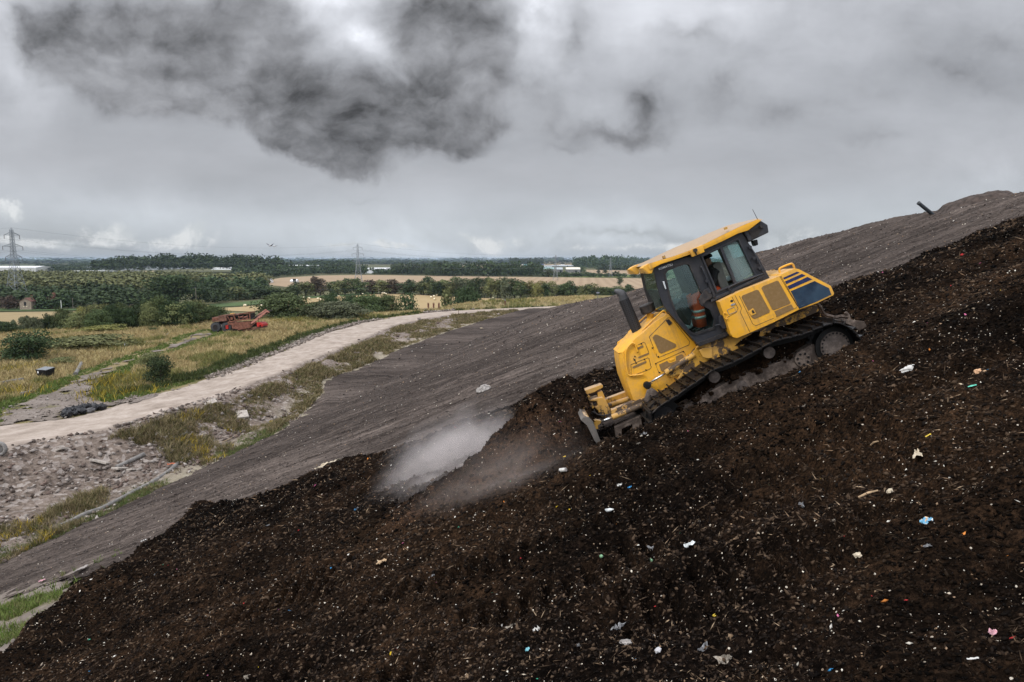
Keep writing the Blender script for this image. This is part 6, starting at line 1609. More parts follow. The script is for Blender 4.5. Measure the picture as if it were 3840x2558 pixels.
    wood('far_wood', pp(Zf, [(60, 250), (630, 250), (640, 240), (400, 236), (60, 240)]), 15, 20, 21, 'leaf_dark', 9, n=60, leaf=3.0, maxn=500)
    wood('far_wood', pp(Zf, [(1190, 300), (1600, 320), (1900, 300), (2354, 235), (2500, 215), (2500, 200), (1900, 250), (1190, 262)]), 14, 17, 24, 'leaf_dark', 10, n=60, leaf=3.0, maxn=700)
    wood('far_wood', pp(Zf, [(1600, 345), (2354, 352), (2354, 343), (1600, 335)]), 10, 12, 9, 'leaf_dark', 14, n=40, leaf=2.4, maxn=500)
    wood('far_wood', pp(Zf, [(690, 190), (1000, 192), (1000, 184), (690, 182)]), 22, 30, 34, 'leaf_dark', 15, n=60, leaf=5, maxn=200)
    wood('far_wood', pp(Za, [(620, 470), (1180, 468), (1190, 440), (620, 452)]), 24, 18, 9, 'leaf_dark', 11, n=50, leaf=3.5, maxn=500)
    wood('far_wood', pp(Za, [(330, 512), (650, 512), (900, 505), (1360, 500), (1360, 490), (650, 480), (330, 470)]), 20, 14, 8, 'leaf_dark', 12, n=50, leaf=2.8, maxn=700)
    wood('far_wood', pp(Zb, [(0, 452), (330, 452), (700, 425), (1200, 418), (2354, 420), (2354, 402), (1000, 400), (0, 400)]), 24, 18, 8.5, 'leaf_dark', 16, n=50, leaf=3.6, maxn=1600)
    wood('far_wood', pp(Zb, [(740, 470), (1220, 470), (1220, 440), (740, 440)]), 14, 14, 15, 'leaf_dark', 17, n=50, leaf=2.8, maxn=500)
    # tree lined ridges towards the horizon
    def ridge(name, Y, x0, x1, h, step, seed, lf):
        wood(name, [(x0, Y), (x1, Y), (x1, Y + step * 3), (x0, Y + step * 3)], step, step * 2.6, h, 'leaf_dark', seed, n=26, leaf=lf, maxn=900, z=PLAIN - 1)
    ridge('horizon_woods', 3600, -3200, 4200, 14, 34, 20, 14); ridge('horizon_woods', 5600, -4800, 6200, 21, 52, 21, 22); ridge('horizon_woods', 9000, -8000, 10000, 33, 90, 22, 36)

def make_fields():
    Za = lambda x, y: (x * .4248, 800 + y * .4248); Zb = lambda x, y: (900 + x * .33985, 850 + y * .33985); Zd = lambda x, y: (1600 + x * .38233, 850 + y * .38233); Zf = lambda x, y: (1900 + x * .2124, 940 + y * .2124)
    def sheet(name, pts, mat, up):
        V = [(x, y, PLAIN - .55 + up) for x, y in pts]
        t = tessellate_polygon([[Vector(v) for v in V]]); o = np_mesh(name, V, [list(f) for f in t], M[mat]); tag(o, kind='structure')
    g = lambda Z, pts: [plain_pt(*Z(x, y)) for x, y in pts]
    sheet('straw_field', g(Za, [(-300, 985), (0, 962), (300, 990), (800, 960), (800, 862), (530, 862), (-300, 872)]), 'stubble_near', .2)
    sheet('green_field', g(Zb, [(-700, 905), (0, 868), (290, 842), (690, 788), (1100, 765), (1500, 735), (1640, 728), (1500, 720), (1100, 742), (700, 768), (400, 785), (0, 828), (-700, 872)]), 'green_field', .25)
    sheet('grass_margin', g(Za, [(-300, 862), (560, 852), (900, 848), (900, 838), (-300, 838)]), 'green_field', .3)
    sheet('bale_field', g(Zb, [(-500, 905), (0, 880), (290, 850), (690, 792), (1100, 768), (1500, 738), (1700, 730), (2354, 770), (2900, 790), (3000, 870), (2354, 900), (1500, 900), (700, 900), (100, 930)]), 'stubble_bales', .2)
    sheet('stubble_field', g(Zb, [(120, 610), (450, 560), (900, 536), (1400, 530), (2000, 540), (2354, 546), (2354, 640), (1400, 640), (500, 640)]) + g(Zd, [(1200, 620), (2354, 620), (2600, 600), (2600, 505), (2354, 506), (1200, 494), (0, 486), (-20, 530)])[::1] if False else
          g(Zb, [(120, 620), (450, 562), (900, 537), (1400, 531), (2059, 540)]) + g(Zd, [(600, 488), (1200, 494), (2354, 507), (2700, 508), (2700, 620), (1200, 625), (0, 600)]) + g(Zb, [(500, 660)]), 'stubble_far', .2)
    sheet('stubble_strip', g(Zf, [(-1200, 318), (0, 300), (450, 300), (600, 295), (600, 258), (60, 252), (-1200, 270)]), 'stubble_far', .3)
    sheet('stubble_strip', g(Zf, [(1400, 365), (1600, 410), (2354, 422), (2600, 420), (2600, 350), (1400, 336)]), 'stubble_far', .3)
    sheet('stubble_strip', g(Zf, [(630, 250), (1190, 262), (1190, 215), (1000, 203), (630, 196)]), 'stubble_far', .4)
    sheet('pasture', g(Zf, [(590, 440), (1190, 470), (2200, 470), (2200, 428), (1500, 408), (1000, 400), (590, 398)]), 'pasture', .35)
    sheet('pasture', g(Zf, [(1600, 320), (2600, 345), (2600, 225), (2354, 245), (1900, 290)]), 'pasture', .35)
    sheet('pasture', g(Za, [(440, 545), (640, 555), (1000, 540), (1370, 530), (1370, 505), (700, 515), (440, 520)]), 'pasture', .3)
    sheet('stubble_strip', g(Za, [(1060, 535), (1365, 535), (1365, 508), (1060, 512)]), 'stubble_far', .5)
    sheet('stubble_strip', g(Zb, [(-300, 394), (270, 394), (270, 380), (-300, 380)]), 'stubble_far', .4)
    sheet('stubble_strip', g(Zb, [(2050, 430), (2330, 430), (2330, 408), (2050, 408)]), 'stubble_far', .4)
    # open strips between the hazy woods of the far plain
    r = random.Random(3)
    for k in range(22):
        Y = r.uniform(2300, 5200); x = r.uniform(-.7, .75) * Y; w = r.uniform(150, 500); d = r.uniform(60, 200)
        sheet('far_field', [(x - w, Y), (x + w, Y + r.uniform(-60, 60)), (x + w * .9, Y + d), (x - w * .9, Y + d)], r.choice(['stubble_far', 'pasture', 'stubble_far', 'green_field']), .5 + k * .05)
# ------------------------------------------------------------------ things standing in the landscape
ZA = lambda x, y: (x * .4248, 800 + y * .4248)
ZB = lambda x, y: (900 + x * .33985, 850 + y * .33985)
ZC = lambda x, y: (x * .15293, 1080 + y * .15293)
ZD = lambda x, y: (1600 + x * .38233, 850 + y * .38233)
ZF = lambda x, y: (1900 + x * .2124, 940 + y * .2124)
ZG = lambda x, y: (1580 + x * .2209, 1060 + y * .2209)

def make_pylons():
    steel = plain('pylon_steel', (.25, .27, .29), .5, .4, vary=.2, scale=.4); wire = plain('wire_grey', (.11, .12, .135), .6); glassy = plain('insulator', (.10, .08, .07), .4)
    def pylon(px, py, H, turn, label, half=None, slim=1.0):
        p = on_level(px, py, PLAIN); o = empty('electricity_pylon', (p[0], p[1], PLAIN - .4), turn); k = H / 47.0
        w = lambda z: (4.6 - 3.4 * min(1, z / 28.0) if z < 28 else 1.2 - .55 * (z - 28) / 19.0) * slim
        lv = [0, 5.5, 10.5, 15, 19, 22.5, 25.5, 28, 30, 32, 34, 36, 38, 40, 42, 44, 45.5]; m = MB(); t = .20
        for sx in (1, -1):
            for sy in (1, -1):
                for a, b in zip(lv, lv[1:]): m.bar((sx * w(a) * k, sy * w(a) * k, a * k), (sx * w(b) * k, sy * w(b) * k, b * k), t * 1.3 * k)
                m.bar((sx * w(45.5) * k, sy * w(45.5) * k, 45.5 * k), (0, 0, 47 * k), t * k)
        m.build('legs', steel, o); m = MB()
        for a, b in zip(lv, lv[1:]):
            for q in range(4):
                c = [(1, 1), (1, -1), (-1, -1), (-1, 1)]; c0, c1 = c[q], c[(q + 1) % 4]
                m.bar((c0[0] * w(a) * k, c0[1] * w(a) * k, a * k), (c1[0] * w(b) * k, c1[1] * w(b) * k, b * k), t * .55 * k); m.bar((c1[0] * w(a) * k, c1[1] * w(a) * k, a * k), (c0[0] * w(b) * k, c0[1] * w(b) * k, b * k), t * .55 * k)
                m.bar((c0[0] * w(b) * k, c0[1] * w(b) * k, b * k), (c1[0] * w(b) * k, c1[1] * w(b) * k, b * k), t * .8 * k)
        m.build('lattice', steel, o); tips = []
        for z, L_ in ((42, 5.2), (34.5, 6.8), (27.5, 5.6)):
            for s in (1, -1):
                m = MB(); e = (s * L_ * k, 0, (z + .2) * k)
                for sy in (1, -1):
                    m.bar((s * w(z) * k, sy * w(z) * k, z * k), e, t * k); m.bar((s * w(z) * k, sy * w(z) * k, (z + 1.9) * k), e, t * k)
                for f in (.3, .6): m.bar((s * L_ * k * f, -.4 * k, z * k), (s * L_ * k * (f + .2), .4 * k, (z + 1.2 - f) * k), t * .7 * k)
                m.build('cross_arm', steel, o)
                i = MB(); i.tube([e, (e[0], 0, e[2] - 2.6 * k)], .16 * k, 6); i.build('insulator', glassy, o); tips.append((e[0], 0, e[2] - 2.6 * k))
        tag(o, label, 'pylon', 'electricity pylons of the power line'); R_ = Matrix.Rotation(turn, 3, 'Z')
        return [Vector(o.location) + R_ @ Vector(t_) for t_ in tips] + [Vector(o.location) + Vector((0, 0, 47 * k))]
    a = pylon(*ZA(152, 748), 49, 1.28, 'largest lattice pylon, at the left edge, rising from the dark hedges'); b = pylon(*ZB(1308, 622), 45, .30, 'second lattice pylon, in the middle distance before the white roofs')
    c = pylon(*ZF(862, 520), 33, .15, 'lattice pylon standing in the stubble field before the farm barns'); d = pylon(*ZF(1832, 465), 30, .1, 'faint lattice pylon beside the far hedges left of the bulldozer cab')
    def wires(A, B, sag, name, label, rad):
        m = MB()
        for p, q in zip(A, B):
            pts = []
            for k in range(15):
                f = k / 14; v = p.lerp(q, f); v.z -= 4 * sag * f * (1 - f); pts.append(v)
            m.tube(pts, rad, 5, False)
        o = m.build(name, wire); tag(o, label, 'power line')
    wires(a, b, 9, 'power_line', 'overhead wires sagging between the largest pylon and the second one', .04)
    wires(b, c, 5, 'power_line', 'overhead wires from the second pylon to the one in the stubble field', .05)
    e = [v + Vector((-430, 120, 4)) for v in a]; wires(a, e, 8, 'power_line', 'overhead wires leaving the frame to the left of the largest pylon', .04)
    # wooden poles
    wood_ = plain('grey_pole_wood', (.20, .175, .15), .9); tops = []
    for x, y, h, Z, lb in ((852, 712, 62, ZA, 'wooden pole above the dark hedges left of the huge tree'), (1735, 822, 165, ZA, 'tall wooden pole right of the huge tree'), (587, 752, 75, ZB, 'wooden pole at the end of the green field'), (1531, 788, 108, ZB, 'wooden pole among the bales'), (645, 835, 88, ZA, 'short wooden pole beside the red roofed houses')):
        px, py = Z(x, y); k = .4248 if Z is ZA else .33985; p = on_level(px, py, PLAIN); s = p[1] / sight(px, py)[1] / FPX; H = h * k * s
        o = empty('utility_pole', (p[0], p[1], PLAIN - .4)); MB().tube([(0, 0, 0), (0, 0, H + .4)], [.17, .12], 8).build('pole', wood_, o)
        cb = MB(); cb.bar((-.5, 0, H), (.5, 0, H), .08); cb.build('crossbar', wood_, o); tag(o, lb, 'utility pole', 'wooden poles'); tops.append(Vector((p[0], p[1], PLAIN + H)))
    m = MB(); q = [tops[0], tops[1], tops[2], tops[3]]
    for u, v in zip(q, q[1:]): m.tube([u.lerp(v, f / 8) - Vector((0, 0, 5 * (f / 8) * (1 - f / 8))) for f in range(9)], .03, 4, False)
    tag(m.build('pole_wire', wire), 'thin wire strung between the wooden poles', 'wire')

def house_mesh(o, W, D, hw, hr, wall, roof, over=.25):
    """gabled house: width W along x (ridge), depth D; gable ends at x=±W/2"""
    m = MB(); z0 = -.3; r = [(-W / 2, -D / 2), (W / 2, -D / 2), (W / 2, D / 2), (-W / 2, D / 2)]
    V = [(x, y, z0) for x, y in r] + [(x, y, hw) for x, y in r] + [(-W / 2, 0, hr), (W / 2, 0, hr)]
    m.add(V, [[0, 1, 5, 4], [2, 3, 7, 6], [1, 2, 6, 9, 5], [3, 0, 4, 8, 7]]); m.build('wall', wall, o)
    m = MB(); t = .12; sl = (hr - hw) / (D / 2); e = over
    for s in (-1, 1):
        a = [(-W / 2 - e, s * (D / 2 + e), hw - e * sl), (W / 2 + e, s * (D / 2 + e), hw - e * sl), (W / 2 + e, 0, hr), (-W / 2 - e, 0, hr)]
        b = [(x, y, z + t) for x, y, z in a]; m.add(a + b, [[0, 1, 2, 3], [7, 6, 5, 4], [0, 4, 5, 1], [1, 5, 6, 2], [2, 6, 7, 3], [3, 7, 4, 0]])
    return m.build('roof', roof, o)

def make_buildings():
    stone = None
    m, t, P, O, put = material('old_limestone'); b = t.n('TexBrick', {'Vector': t.scale(O, (1, 1, 1), (math.pi / 2, 0, 0)), 'Scale': 1.0, 'Color1': (.40, .33, .25, 1), 'Color2': (.29, .235, .18, 1), 'Mortar': (.17, .14, .115, 1), 'Mortar Size': .03, 'Brick Width': .7, 'Row Height': .28})
    n = t.noise(O, 1.3, 5).outputs[0]; put(col=t.mix(t.rng(n, .4, .7), b.outputs[0], (.20, .155, .125)), rough=.95); stone = m
    tile = plain('red_clay_tile', (.135, .062, .047), .85, vary=.35, scale=2.5); brick = plain('red_brick', (.16, .072, .05), .9, vary=.35, scale=5); slate = plain('grey_slate', (.16, .17, .20), .7, vary=.3, scale=2)
    dark = plain('dark_opening', (.008, .008, .009), .6); cream = plain('pale_sill', (.58, .52, .38), .8)
    def at(Z, x, y): p = on_level(*Z(x, y), PLAIN); return p, p[1] / sight(*Z(x, y))[1] / FPX
    # ruined stone house at the left
    p, s = at(ZC, 585, 520); k = s * .15293
    o = empty('stone_house', (p[0], p[1], PLAIN - .3), math.radians(-78)); Dd = 250 * k; hw = 200 * k; hr = 285 * k
    rf = house_mesh(o, 9.0, Dd, hw, hr, stone, tile); o.location.y += 4.5
    w = MB(); w.box((4.52, -.1, 118 * k + .6), (.08, 46 * k, 95 * k)); wf = w.build('window_opening', dark, o)
    for sy in (-1, 1): MB().box((4.56, -.1 + sy * 32 * k, 78 * k), (.1, 30 * k, 28 * k)).build('stone_sill', cream, o)
    MB().box((-3.5, 0, hr + .4), (.9, .8, 1.6)).build('chimney', brick, rf)
    tag(o, 'derelict stone house with red tiled roof and dark gable window below the largest pylon', 'house')
    p, s = at(ZC, 1225, 480); k = s * .15293; o = empty('brick_house', (p[0], p[1], PLAIN - .3), .05)
    rf = house_mesh(o, 270 * k, 7, 215 * k, 305 * k, brick, tile); MB().box((135 * k - .5, 0, 325 * k), (.9 + .5, .9, 2.4)).build('chimney', brick, rf); MB().box((-135 * k + .4, 0, 310 * k), (.8, .8, 1.2)).build('chimney', brick, rf)
    for x in (-80, 0, 80): MB().box((x * k, -3.52, 140 * k), (1.1, .06, 1.4)).build('window', dark, o)
    tag(o, 'brick house with dark red tiled roof almost hidden by hedges', 'house')
    p, s = at(ZC, 280, 420); k = s * .15293; o = empty('slate_shed', (p[0], p[1], PLAIN - .3), .1); house_mesh(o, 150 * k, 6, 110 * k, 165 * k, stone, slate)
    MB().box((0, -3.02, 60 * k), (1.4, .06, 2)).build('door', dark, o); tag(o, 'low slate roofed outbuilding behind the pylon legs', 'shed')
    p, s = at(ZA, 1150, 800); k = s * .4248; o = empty('grey_shed', (p[0], p[1], PLAIN - .3), .15); house_mesh(o, 95 * k, 6, 38 * k, 62 * k, stone, slate); MB().box((0, -3.02, 1.1), (2.2, .06, 2.2)).build('door', dark, o)
    tag(o, 'long grey roofed shed among the hedges left of the huge tree', 'shed')
    # sheds with white cladding
    wroof = plain('white_cladding', (.74, .75, .76), .5, vary=.08, scale=.2); gwall = plain('pale_grey_cladding', (.48, .48, .46), .6, vary=.15, scale=.15); glass = plain('greenhouse_glass', (.70, .72, .74), .3, vary=.1, scale=.05, spec=.6); ggrey = plain('dull_greenhouse', (.36, .38, .40), .4, vary=.12, scale=.05)
    green = plain('green_sheet_roof', (.20, .29, .28), .6, vary=.15, scale=.2); beige = plain('beige_sheet_roof', (.60, .56, .47), .6, vary=.1, scale=.2); bwall = plain('barn_wall', (.15, .15, .145), .8, vary=.3, scale=.4); groof = plain('grey_sheet_roof', (.33, .36, .37), .6, vary=.2, scale=.3)
    def shed(name, Z, kz, x0, x1, yb, yt, ye, wall, roof, label, depth=30, cat='shed', spans=1, group=None, turn=0.0):
        """x0..x1 and heights measured in the survey; ye eaves, yt ridge"""
        p, s = at(Z, (x0 + x1) / 2, yb); k = s * kz; o = empty(name, (p[0], p[1] + depth / 2, PLAIN - .3), turn)
        W = (x1 - x0) * k
        if spans == 1: house_mesh(o, W, depth, (yb - ye) * k, (yb - yt) * k + depth * .01, wall, roof, .3); MB().box((W * .2, -depth / 2 - .03, 2), (4, .06, 4)).build('door', dark, o)
        else:
            m = MB(); hw, hr = (yb - ye) * k, (yb - yt) * k; n = spans; a = W / n; m.box((0, 0, hw / 2), (W, depth, hw)); m.build('wall', wall, o); m = MB()
            for i in range(n):
                c = -W / 2 + (i + .5) * a; prof = [(c + a * .5 * math.cos(q), hw + (hr - hw) * math.sin(q)) for q in [math.pi * j / 6 for j in range(7)]]
                m.loft([[(x, -depth / 2 - .1, z) for x, z in prof], [(x, depth / 2, z) for x, z in prof]])
            m.build('roof', roof, o)
        tag(o, label, cat, group); return o
    shed('warehouse', ZA, .4248, -160, 318, 512, 468, 478, gwall, wroof, 'long pale grey warehouse with white roof behind the largest pylon', 60, 'warehouse')
    shed('greenhouse', ZA, .4248, 640, 1195, 522, 505, 512, glass, glass, 'low white glasshouse row in front of the grey glasshouses', 30, 'greenhouse', 14)
    shed('greenhouse', ZA, .4248, 725, 1370, 500, 465, 490, ggrey, ggrey, 'wide dull grey glasshouse block left of the wooded knoll', 220, 'greenhouse', 16)
    shed('greenhouse', ZB, .33985, -320, 335, 476, 452, 462, glass, wroof, 'long low white glasshouse right of the wooded knoll', 120, 'greenhouse', 18)
    shed('greenhouse', ZB, .33985, 345, 712, 478, 428, 448, glass, wroof, 'tall white glasshouse behind the dark tree belt', 160, 'greenhouse', 12)
    shed('greenhouse', ZB, .33985, 1345, 1665, 515, 457, 480, glass, wroof, 'white glasshouse right behind the second pylon', 100, 'greenhouse', 10)
    shed('greenhouse', ZB, .33985, 1205, 1232, 450, 430, 436, glass, wroof, 'end of a white glasshouse peeping through a gap left of the second pylon', 40, 'greenhouse', 2)
    shed('white_barn', ZB, .33985, 262, 335, 615, 578, 598, wroof, wroof, 'small white roofed shed among the trees, left of the pair', 10, 'shed')
    shed('white_barn', ZB, .33985, 552, 622, 610, 582, 598, wroof, wroof, 'small white roofed shed among the trees, right of the pair', 10, 'shed')
    shed('barn', ZF, .2124, 575, 840, 385, 294, 325, bwall, green, 'farm barn with long dull green roof behind the stubble field pylon', 26, 'barn')
    shed('barn', ZF, .2124, 1050, 1300, 385, 296, 328, bwall, beige, 'farm barn with pale beige roof', 22, 'barn')
    shed('barn', ZF, .2124, 870, 990, 378, 298, 330, bwall, groof, 'small grey roofed barn between the green and beige roofs', 20, 'barn')
    shed('barn', ZF, .2124, 450, 800, 302, 266, 280, groof, groof, 'low long grey farm shed behind the green roofed barn', 40, 'barn')
    shed('barn', ZF, .2124, 800, 1190, 285, 256, 270, bwall, groof, 'low grey shed right behind the farm barns', 40, 'barn')
    shed('white_barn', ZB, .33985, 2080, 2115, 412, 396, 402, wroof, groof, 'tiny grey roofed building by the far stubble strip', 20, 'shed')
    # parked trailers along the far road
    tr = [(0, 78, 262, 246, wroof, 'white'), (265, 292, 258, 246, wroof, 'white'), (305, 368, 264, 243, plain('turquoise_side', (.22, .55, .60), .5), 'turquoise'), (390, 425, 262, 250, gwall, 'grey'), (585, 655, 254, 240, plain('blue_side', (.05, .09, .30), .5), 'dark blue'), (665, 678, 258, 244, wroof, 'white'), (955, 968, 254, 240, wroof, 'white'), (972, 1022, 254, 242, wroof, 'white')]
    where = ['long white trailer at the left end of the far row of trailers', 'short white trailer left of the turquoise one', 'turquoise trailer in the far row of trailers', 'grey trailer right of the turquoise one', 'dark blue trailer before the far wood', 'small white van right of the dark blue trailer', 'small white van above the farm barns', 'white trailer above the farm barns']
    for (x0, x1, yb, yt, mt, cl), lb in zip(tr, where):
        p, s = at(ZF, (x0 + x1) / 2, yb); k = s * .2124; o = empty('trailer', (p[0], p[1], PLAIN - .2)); W = (x1 - x0) * k; H = (yb - yt) * k
        MB().box((0, 0, H * .58), (W, 2.5, H * .75)).build('body', mt, o, bevel=.05)
        for x in (-.35, .35): MB().disc((x * W, -1.2, .45), (0, 1, 0), .5, .3, 12).build('wheel', dark, o)
        tag(o, lb, 'trailer', 'trailers parked far away')
    # terraced cottages hidden by the verge: roofs and chimney stacks
    def stack(o, x, y, z, w, h, rf):
        c = MB(); c.box((x, y, z + h / 2), (w, w * .8, h)); c.box((x, y, z + h - .12), (w * 1.2, w * 1.0, .16)); ck = c.build('chimney', brick, rf)
        for d in (-.28, .28): MB().tube([(x + d * w, y, z + h), (x + d * w, y, z + h + .5)], [.14, .11], 8).build('pot', tile, ck)
    p = at_range(*ZG(205, 360), 250); s = 250 / sight(*ZG(205, 360))[1] / FPX * .2209; zr = at_range(*ZG(205, 345), 250)[2] - 2.1
    o = empty('cottage_row', (p[0], p[1], zr - 8.2), .06); rf = house_mesh(o, 300 * s, 8, 6.2, 8.2, brick, plain('old_dark_slate', (.075, .072, .075), .8, vary=.3))
    for x in (118, 208, 297): stack(o, (x - 205) * s, 0, 7.9, .6, 2.0, rf)
    for x in (-8, 0, 8): MB().box((x, -4.03, 3), (1.1, .06, 1.3)).build('window', dark, o)
    tag(o, 'slate roofed cottage row with three brick chimneys showing over the verge', 'house')
    for x, lb in ((1920, 'brick cottage whose left chimney stack shows over the weeds'), (2243, 'brick cottage whose right chimney stack shows over the weeds before the slope')):
        p = at_range(*ZG(x, 300), 262); zr = at_range(*ZG(x, 292), 262)[2]; o = empty('cottage', (p[0], p[1], zr - 8.3), .3); rf = house_mesh(o, 9, 7.5, 5, 7.6, brick, tile); stack(o, 0, 0, 7.3, .75, 1.5, rf)
        MB().box((0, -3.78, 3), (1.1, .06, 1.3)).build('window', dark, o); tag(o, lb, 'house')

def make_bales():
    m, t, P, O, put = material('straw_bale'); r_ = t.n('VectorMath', {0: O}, operation='LENGTH').outputs['Value']; w = t.math('SINE', t.math('MULTIPLY', r_, 40)); n = t.noise(O, 6, 4).outputs[0]
    put(col=t.mix(t.math('ADD', t.math('MULTIPLY', w, .15), n), (.30, .22, .11), (.62, .50, .29)), rough=.95); bale = m
    net = plain('bale_net', (.62, .55, .40), .8, vary=.15, scale=4)
    pts = [(700, 798, ZB), (762, 804, ZB), (862, 808, ZB), (898, 818, ZB), (1092, 782, ZB), (1354, 757, ZB), (1572, 745, ZB), (1590, 746, ZB), (1553, 773, ZB), (1610, 756, ZB), (782, 872, ZB), (55, 884, ZB), (240, 888, ZB), (2110, 790, ZB), (2140, 780, ZB), (2172, 768, ZB), (2150, 812, ZB),
           (215, 248, ZG), (170, 262, ZG), (262, 232, ZG), (1212, 282, ZG), (1170, 296, ZG), (1570, 312, ZG), (2160, 825, ZA), (2310, 832, ZA)]
    proto = None; r = random.Random(6)
    for i, (x, y, Z) in enumerate(pts):
        p = on_level(*Z(x, y), PLAIN - .35)
        if proto is None:
            proto = empty('hay_bale', p); MB().tube([(-.62, 0, .66), (-.55, 0, .66), (.55, 0, .66), (.62, 0, .66)], [.60, .68, .68, .60], 20).build('straw', bale, proto, auto=40); MB().tube([(-.5, 0, .66), (.5, 0, .66)], .688, 20, False).build('net_wrap', net, proto, smooth=True); o = proto
        else: o = copy_tree(proto)
        o.location = p; o.rotation_euler = (0, 0, r.uniform(-.9, .9)); s = 1.0 if Z is not ZB else 1.15; o.scale = (s, s, s)
        tag(o, 'round straw bale lying on the mown stubble field', 'hay bale', 'round bales on the stubble field')

def make_screener():
    m, t, P, O, put = material('rusty_red'); n = t.noise(O, 1.6, 6, .7).outputs[0]; f = t.noise(t.scale(O, (4, 4, .8)), 2.2, 5, .7).outputs[0]
    put(col=t.ramp(t.math('ADD', t.math('MULTIPLY', n, .5), t.math('MULTIPLY', f, .5)), [(.34, (.045, .021, .016)), (.5, (.16, .064, .042)), (.66, (.33, .145, .10))]), rough=.85); rust = m
    pinkish = plain('faded_red_paint', (.40, .175, .135), .7, vary=.25, scale=2); red = plain('bright_red_paint', (.42, .025, .02), .5, vary=.3, scale=3); dk = plain('dark_steel', (.018, .014, .013), .8, vary=.4, scale=3); tyre = plain('tyre_rubber', (.045, .047, .05), .85, vary=.2, scale=6, bump=.3); belt = plain('conveyor_belt', (.055, .052, .05), .85, vary=.3, scale=1.5); brown = plain('brown_rust', (.14, .07, .05), .9, vary=.4, scale=2)
    k = 280 / 2354; Zs = lambda x, y: (770 + x * k, 1130 + y * k)
    p = on_level(*Zs(1000, 985), SHELF + .05); s = p[1] / sight(*Zs(1000, 985))[1] / FPX * k
    o = empty('screening_machine', (p[0], p[1] + 1.3, SHELF)); C0 = (1000, 985)
    def q(x, y, d=0.0): return Vector(((x - C0[0]) * s, d, (C0[1] - y) * s))
    def slab(pts, d0, d1, name, mat, par=None, bev=.02):
        a = [q(x, y, d0) for x, y in pts]; b = [Vector((v.x, d1, v.z)) for v in a]; return MB().loft([a, b]).build(name, mat, par or o, bevel=bev)
    slab([(720, 680), (1460, 625), (1480, 815), (1060, 905), (1040, 880), (860, 850), (850, 745), (722, 740)], -1.25, 1.25, 'side_chassis', rust)
    slab([(735, 745), (850, 745), (860, 850), (1040, 880), (1060, 905), (1180, 880), (1170, 930), (800, 975), (735, 890)], -1.0, 1.0, 'under_frame', dk)
    slab([(655, 755), (735, 740), (735, 860), (655, 870)], -1.3, -.9, 'red_panel', red)
    slab([(220, 505), (430, 495), (430, 455), (690, 440), (700, 620), (240, 640), (222, 655)], -1.35, 1.2, 'feed_hopper', brown)
    slab([(232, 515), (425, 505), (425, 590), (240, 600)], -1.38, -1.34, 'hopper_plate', rust)
    slab([(690, 430), (1080, 405), (1110, 440), (720, 640), (710, 600)], -.9, 1.0, 'screen_box', dk)
    slab([(470, 440), (980, 390), (1080, 415), (980, 440), (690, 458)], -1.1, 1.15, 'screen_lid', brown)
    slab([(1125, 375), (1460, 322), (1462, 365), (1090, 415)], -1.3, 1.0, 'hood', rust)
    slab([(1075, 430), (1455, 375), (1465, 560), (1020, 620), (980, 590)], -.7, .9, 'drive_bay', dk)
    fr = MB()
    for a, b, w in (((1010, 600), (1460, 540), .28), ((720, 655), (960, 615), .22), ((930, 430), (1000, 680), .22), ((720, 470), (800, 620), .16), ((1450, 370), (1460, 560), .2), ((1080, 440), (1110, 570), .14), ((1225, 430), (1235, 560), .14), ((1370, 410), (1372, 550), .14)): fr.bar(q(*a, -1.15), q(*b, -1.15), w)
    fr.build('screen_frame', rust, o, bevel=.015)
    rl = MB()
    for x in (1145, 1290): rl.tube([q(x - 50, 495, -1.0), q(x + 50, 480, -1.0)], .10, 10)
    rl.build('roller', pinkish, o); slab([(805, 495), (885, 490), (890, 575), (812, 585)], -1.15, -.85, 'access_box', rust)
    slab([(722, 395), (830, 378), (832, 408), (725, 415)], -.2, .4, 'yellow_beacon_bar', plain('orange_bar', (.60, .33, .10), .6))
    # tail conveyor
    slab([(1480, 660), (1720, 470), (2030, 268), (2110, 330), (2090, 345), (2020, 320), (1740, 555), (1480, 715)], -1.2, -1.05, 'conveyor_side', pinkish)
    slab([(1460, 490), (1800, 260), (1840, 275), (1830, 300), (1470, 520)], 1.05, 1.2, 'conveyor_side', pinkish)
    bt = [q(1470, 560, 0), q(2040, 285, 0)]; MB().bar(bt[0], bt[1], 2.1, .12, up=(0, 0, 1)).build('belt', belt, o)
    kn = MB()
    for f in (.45, .58, .7, .82, .94): kn.box(q(1480, 700, -1.25).lerp(q(2080, 340, -1.25), f), (.22, .12, .26))
    kn.build('idler_brackets', brown, o)
    lg = MB(); lg.bar(q(1715, 470, -1.1), q(1718, 640, -1.1), .12); lg.bar(q(1640, 640, -1.1), q(1480, 780, -1.1), .16); lg.build('support_leg', rust, o)
    slab([(1500, 760), (1620, 660), (1680, 650), (1675, 790), (1490, 800)], -.8, .9, 'tail_frame', dk)
    slab([(1675, 655), (1780, 655), (1860, 710), (1870, 770), (1820, 790), (1800, 730), (1760, 730), (1755, 790), (1680, 790)], -1.2, 1.0, 'engine_cover', red)
    slab([(1180, 885), (1600, 800), (1860, 790), (1860, 830), (1200, 940)], -1.0, 1.0, 'skid', brown)
    # axle and tyres
    slab([(420, 650), (650, 640), (640, 880), (600, 870), (560, 740), (400, 760)], -.8, .8, 'axle_frame', dk)
    slab([(420, 745), (575, 730), (560, 800), (440, 820)], -.95, -.6, 'axle_box', plain('grey_axle', (.20, .17, .15), .8))
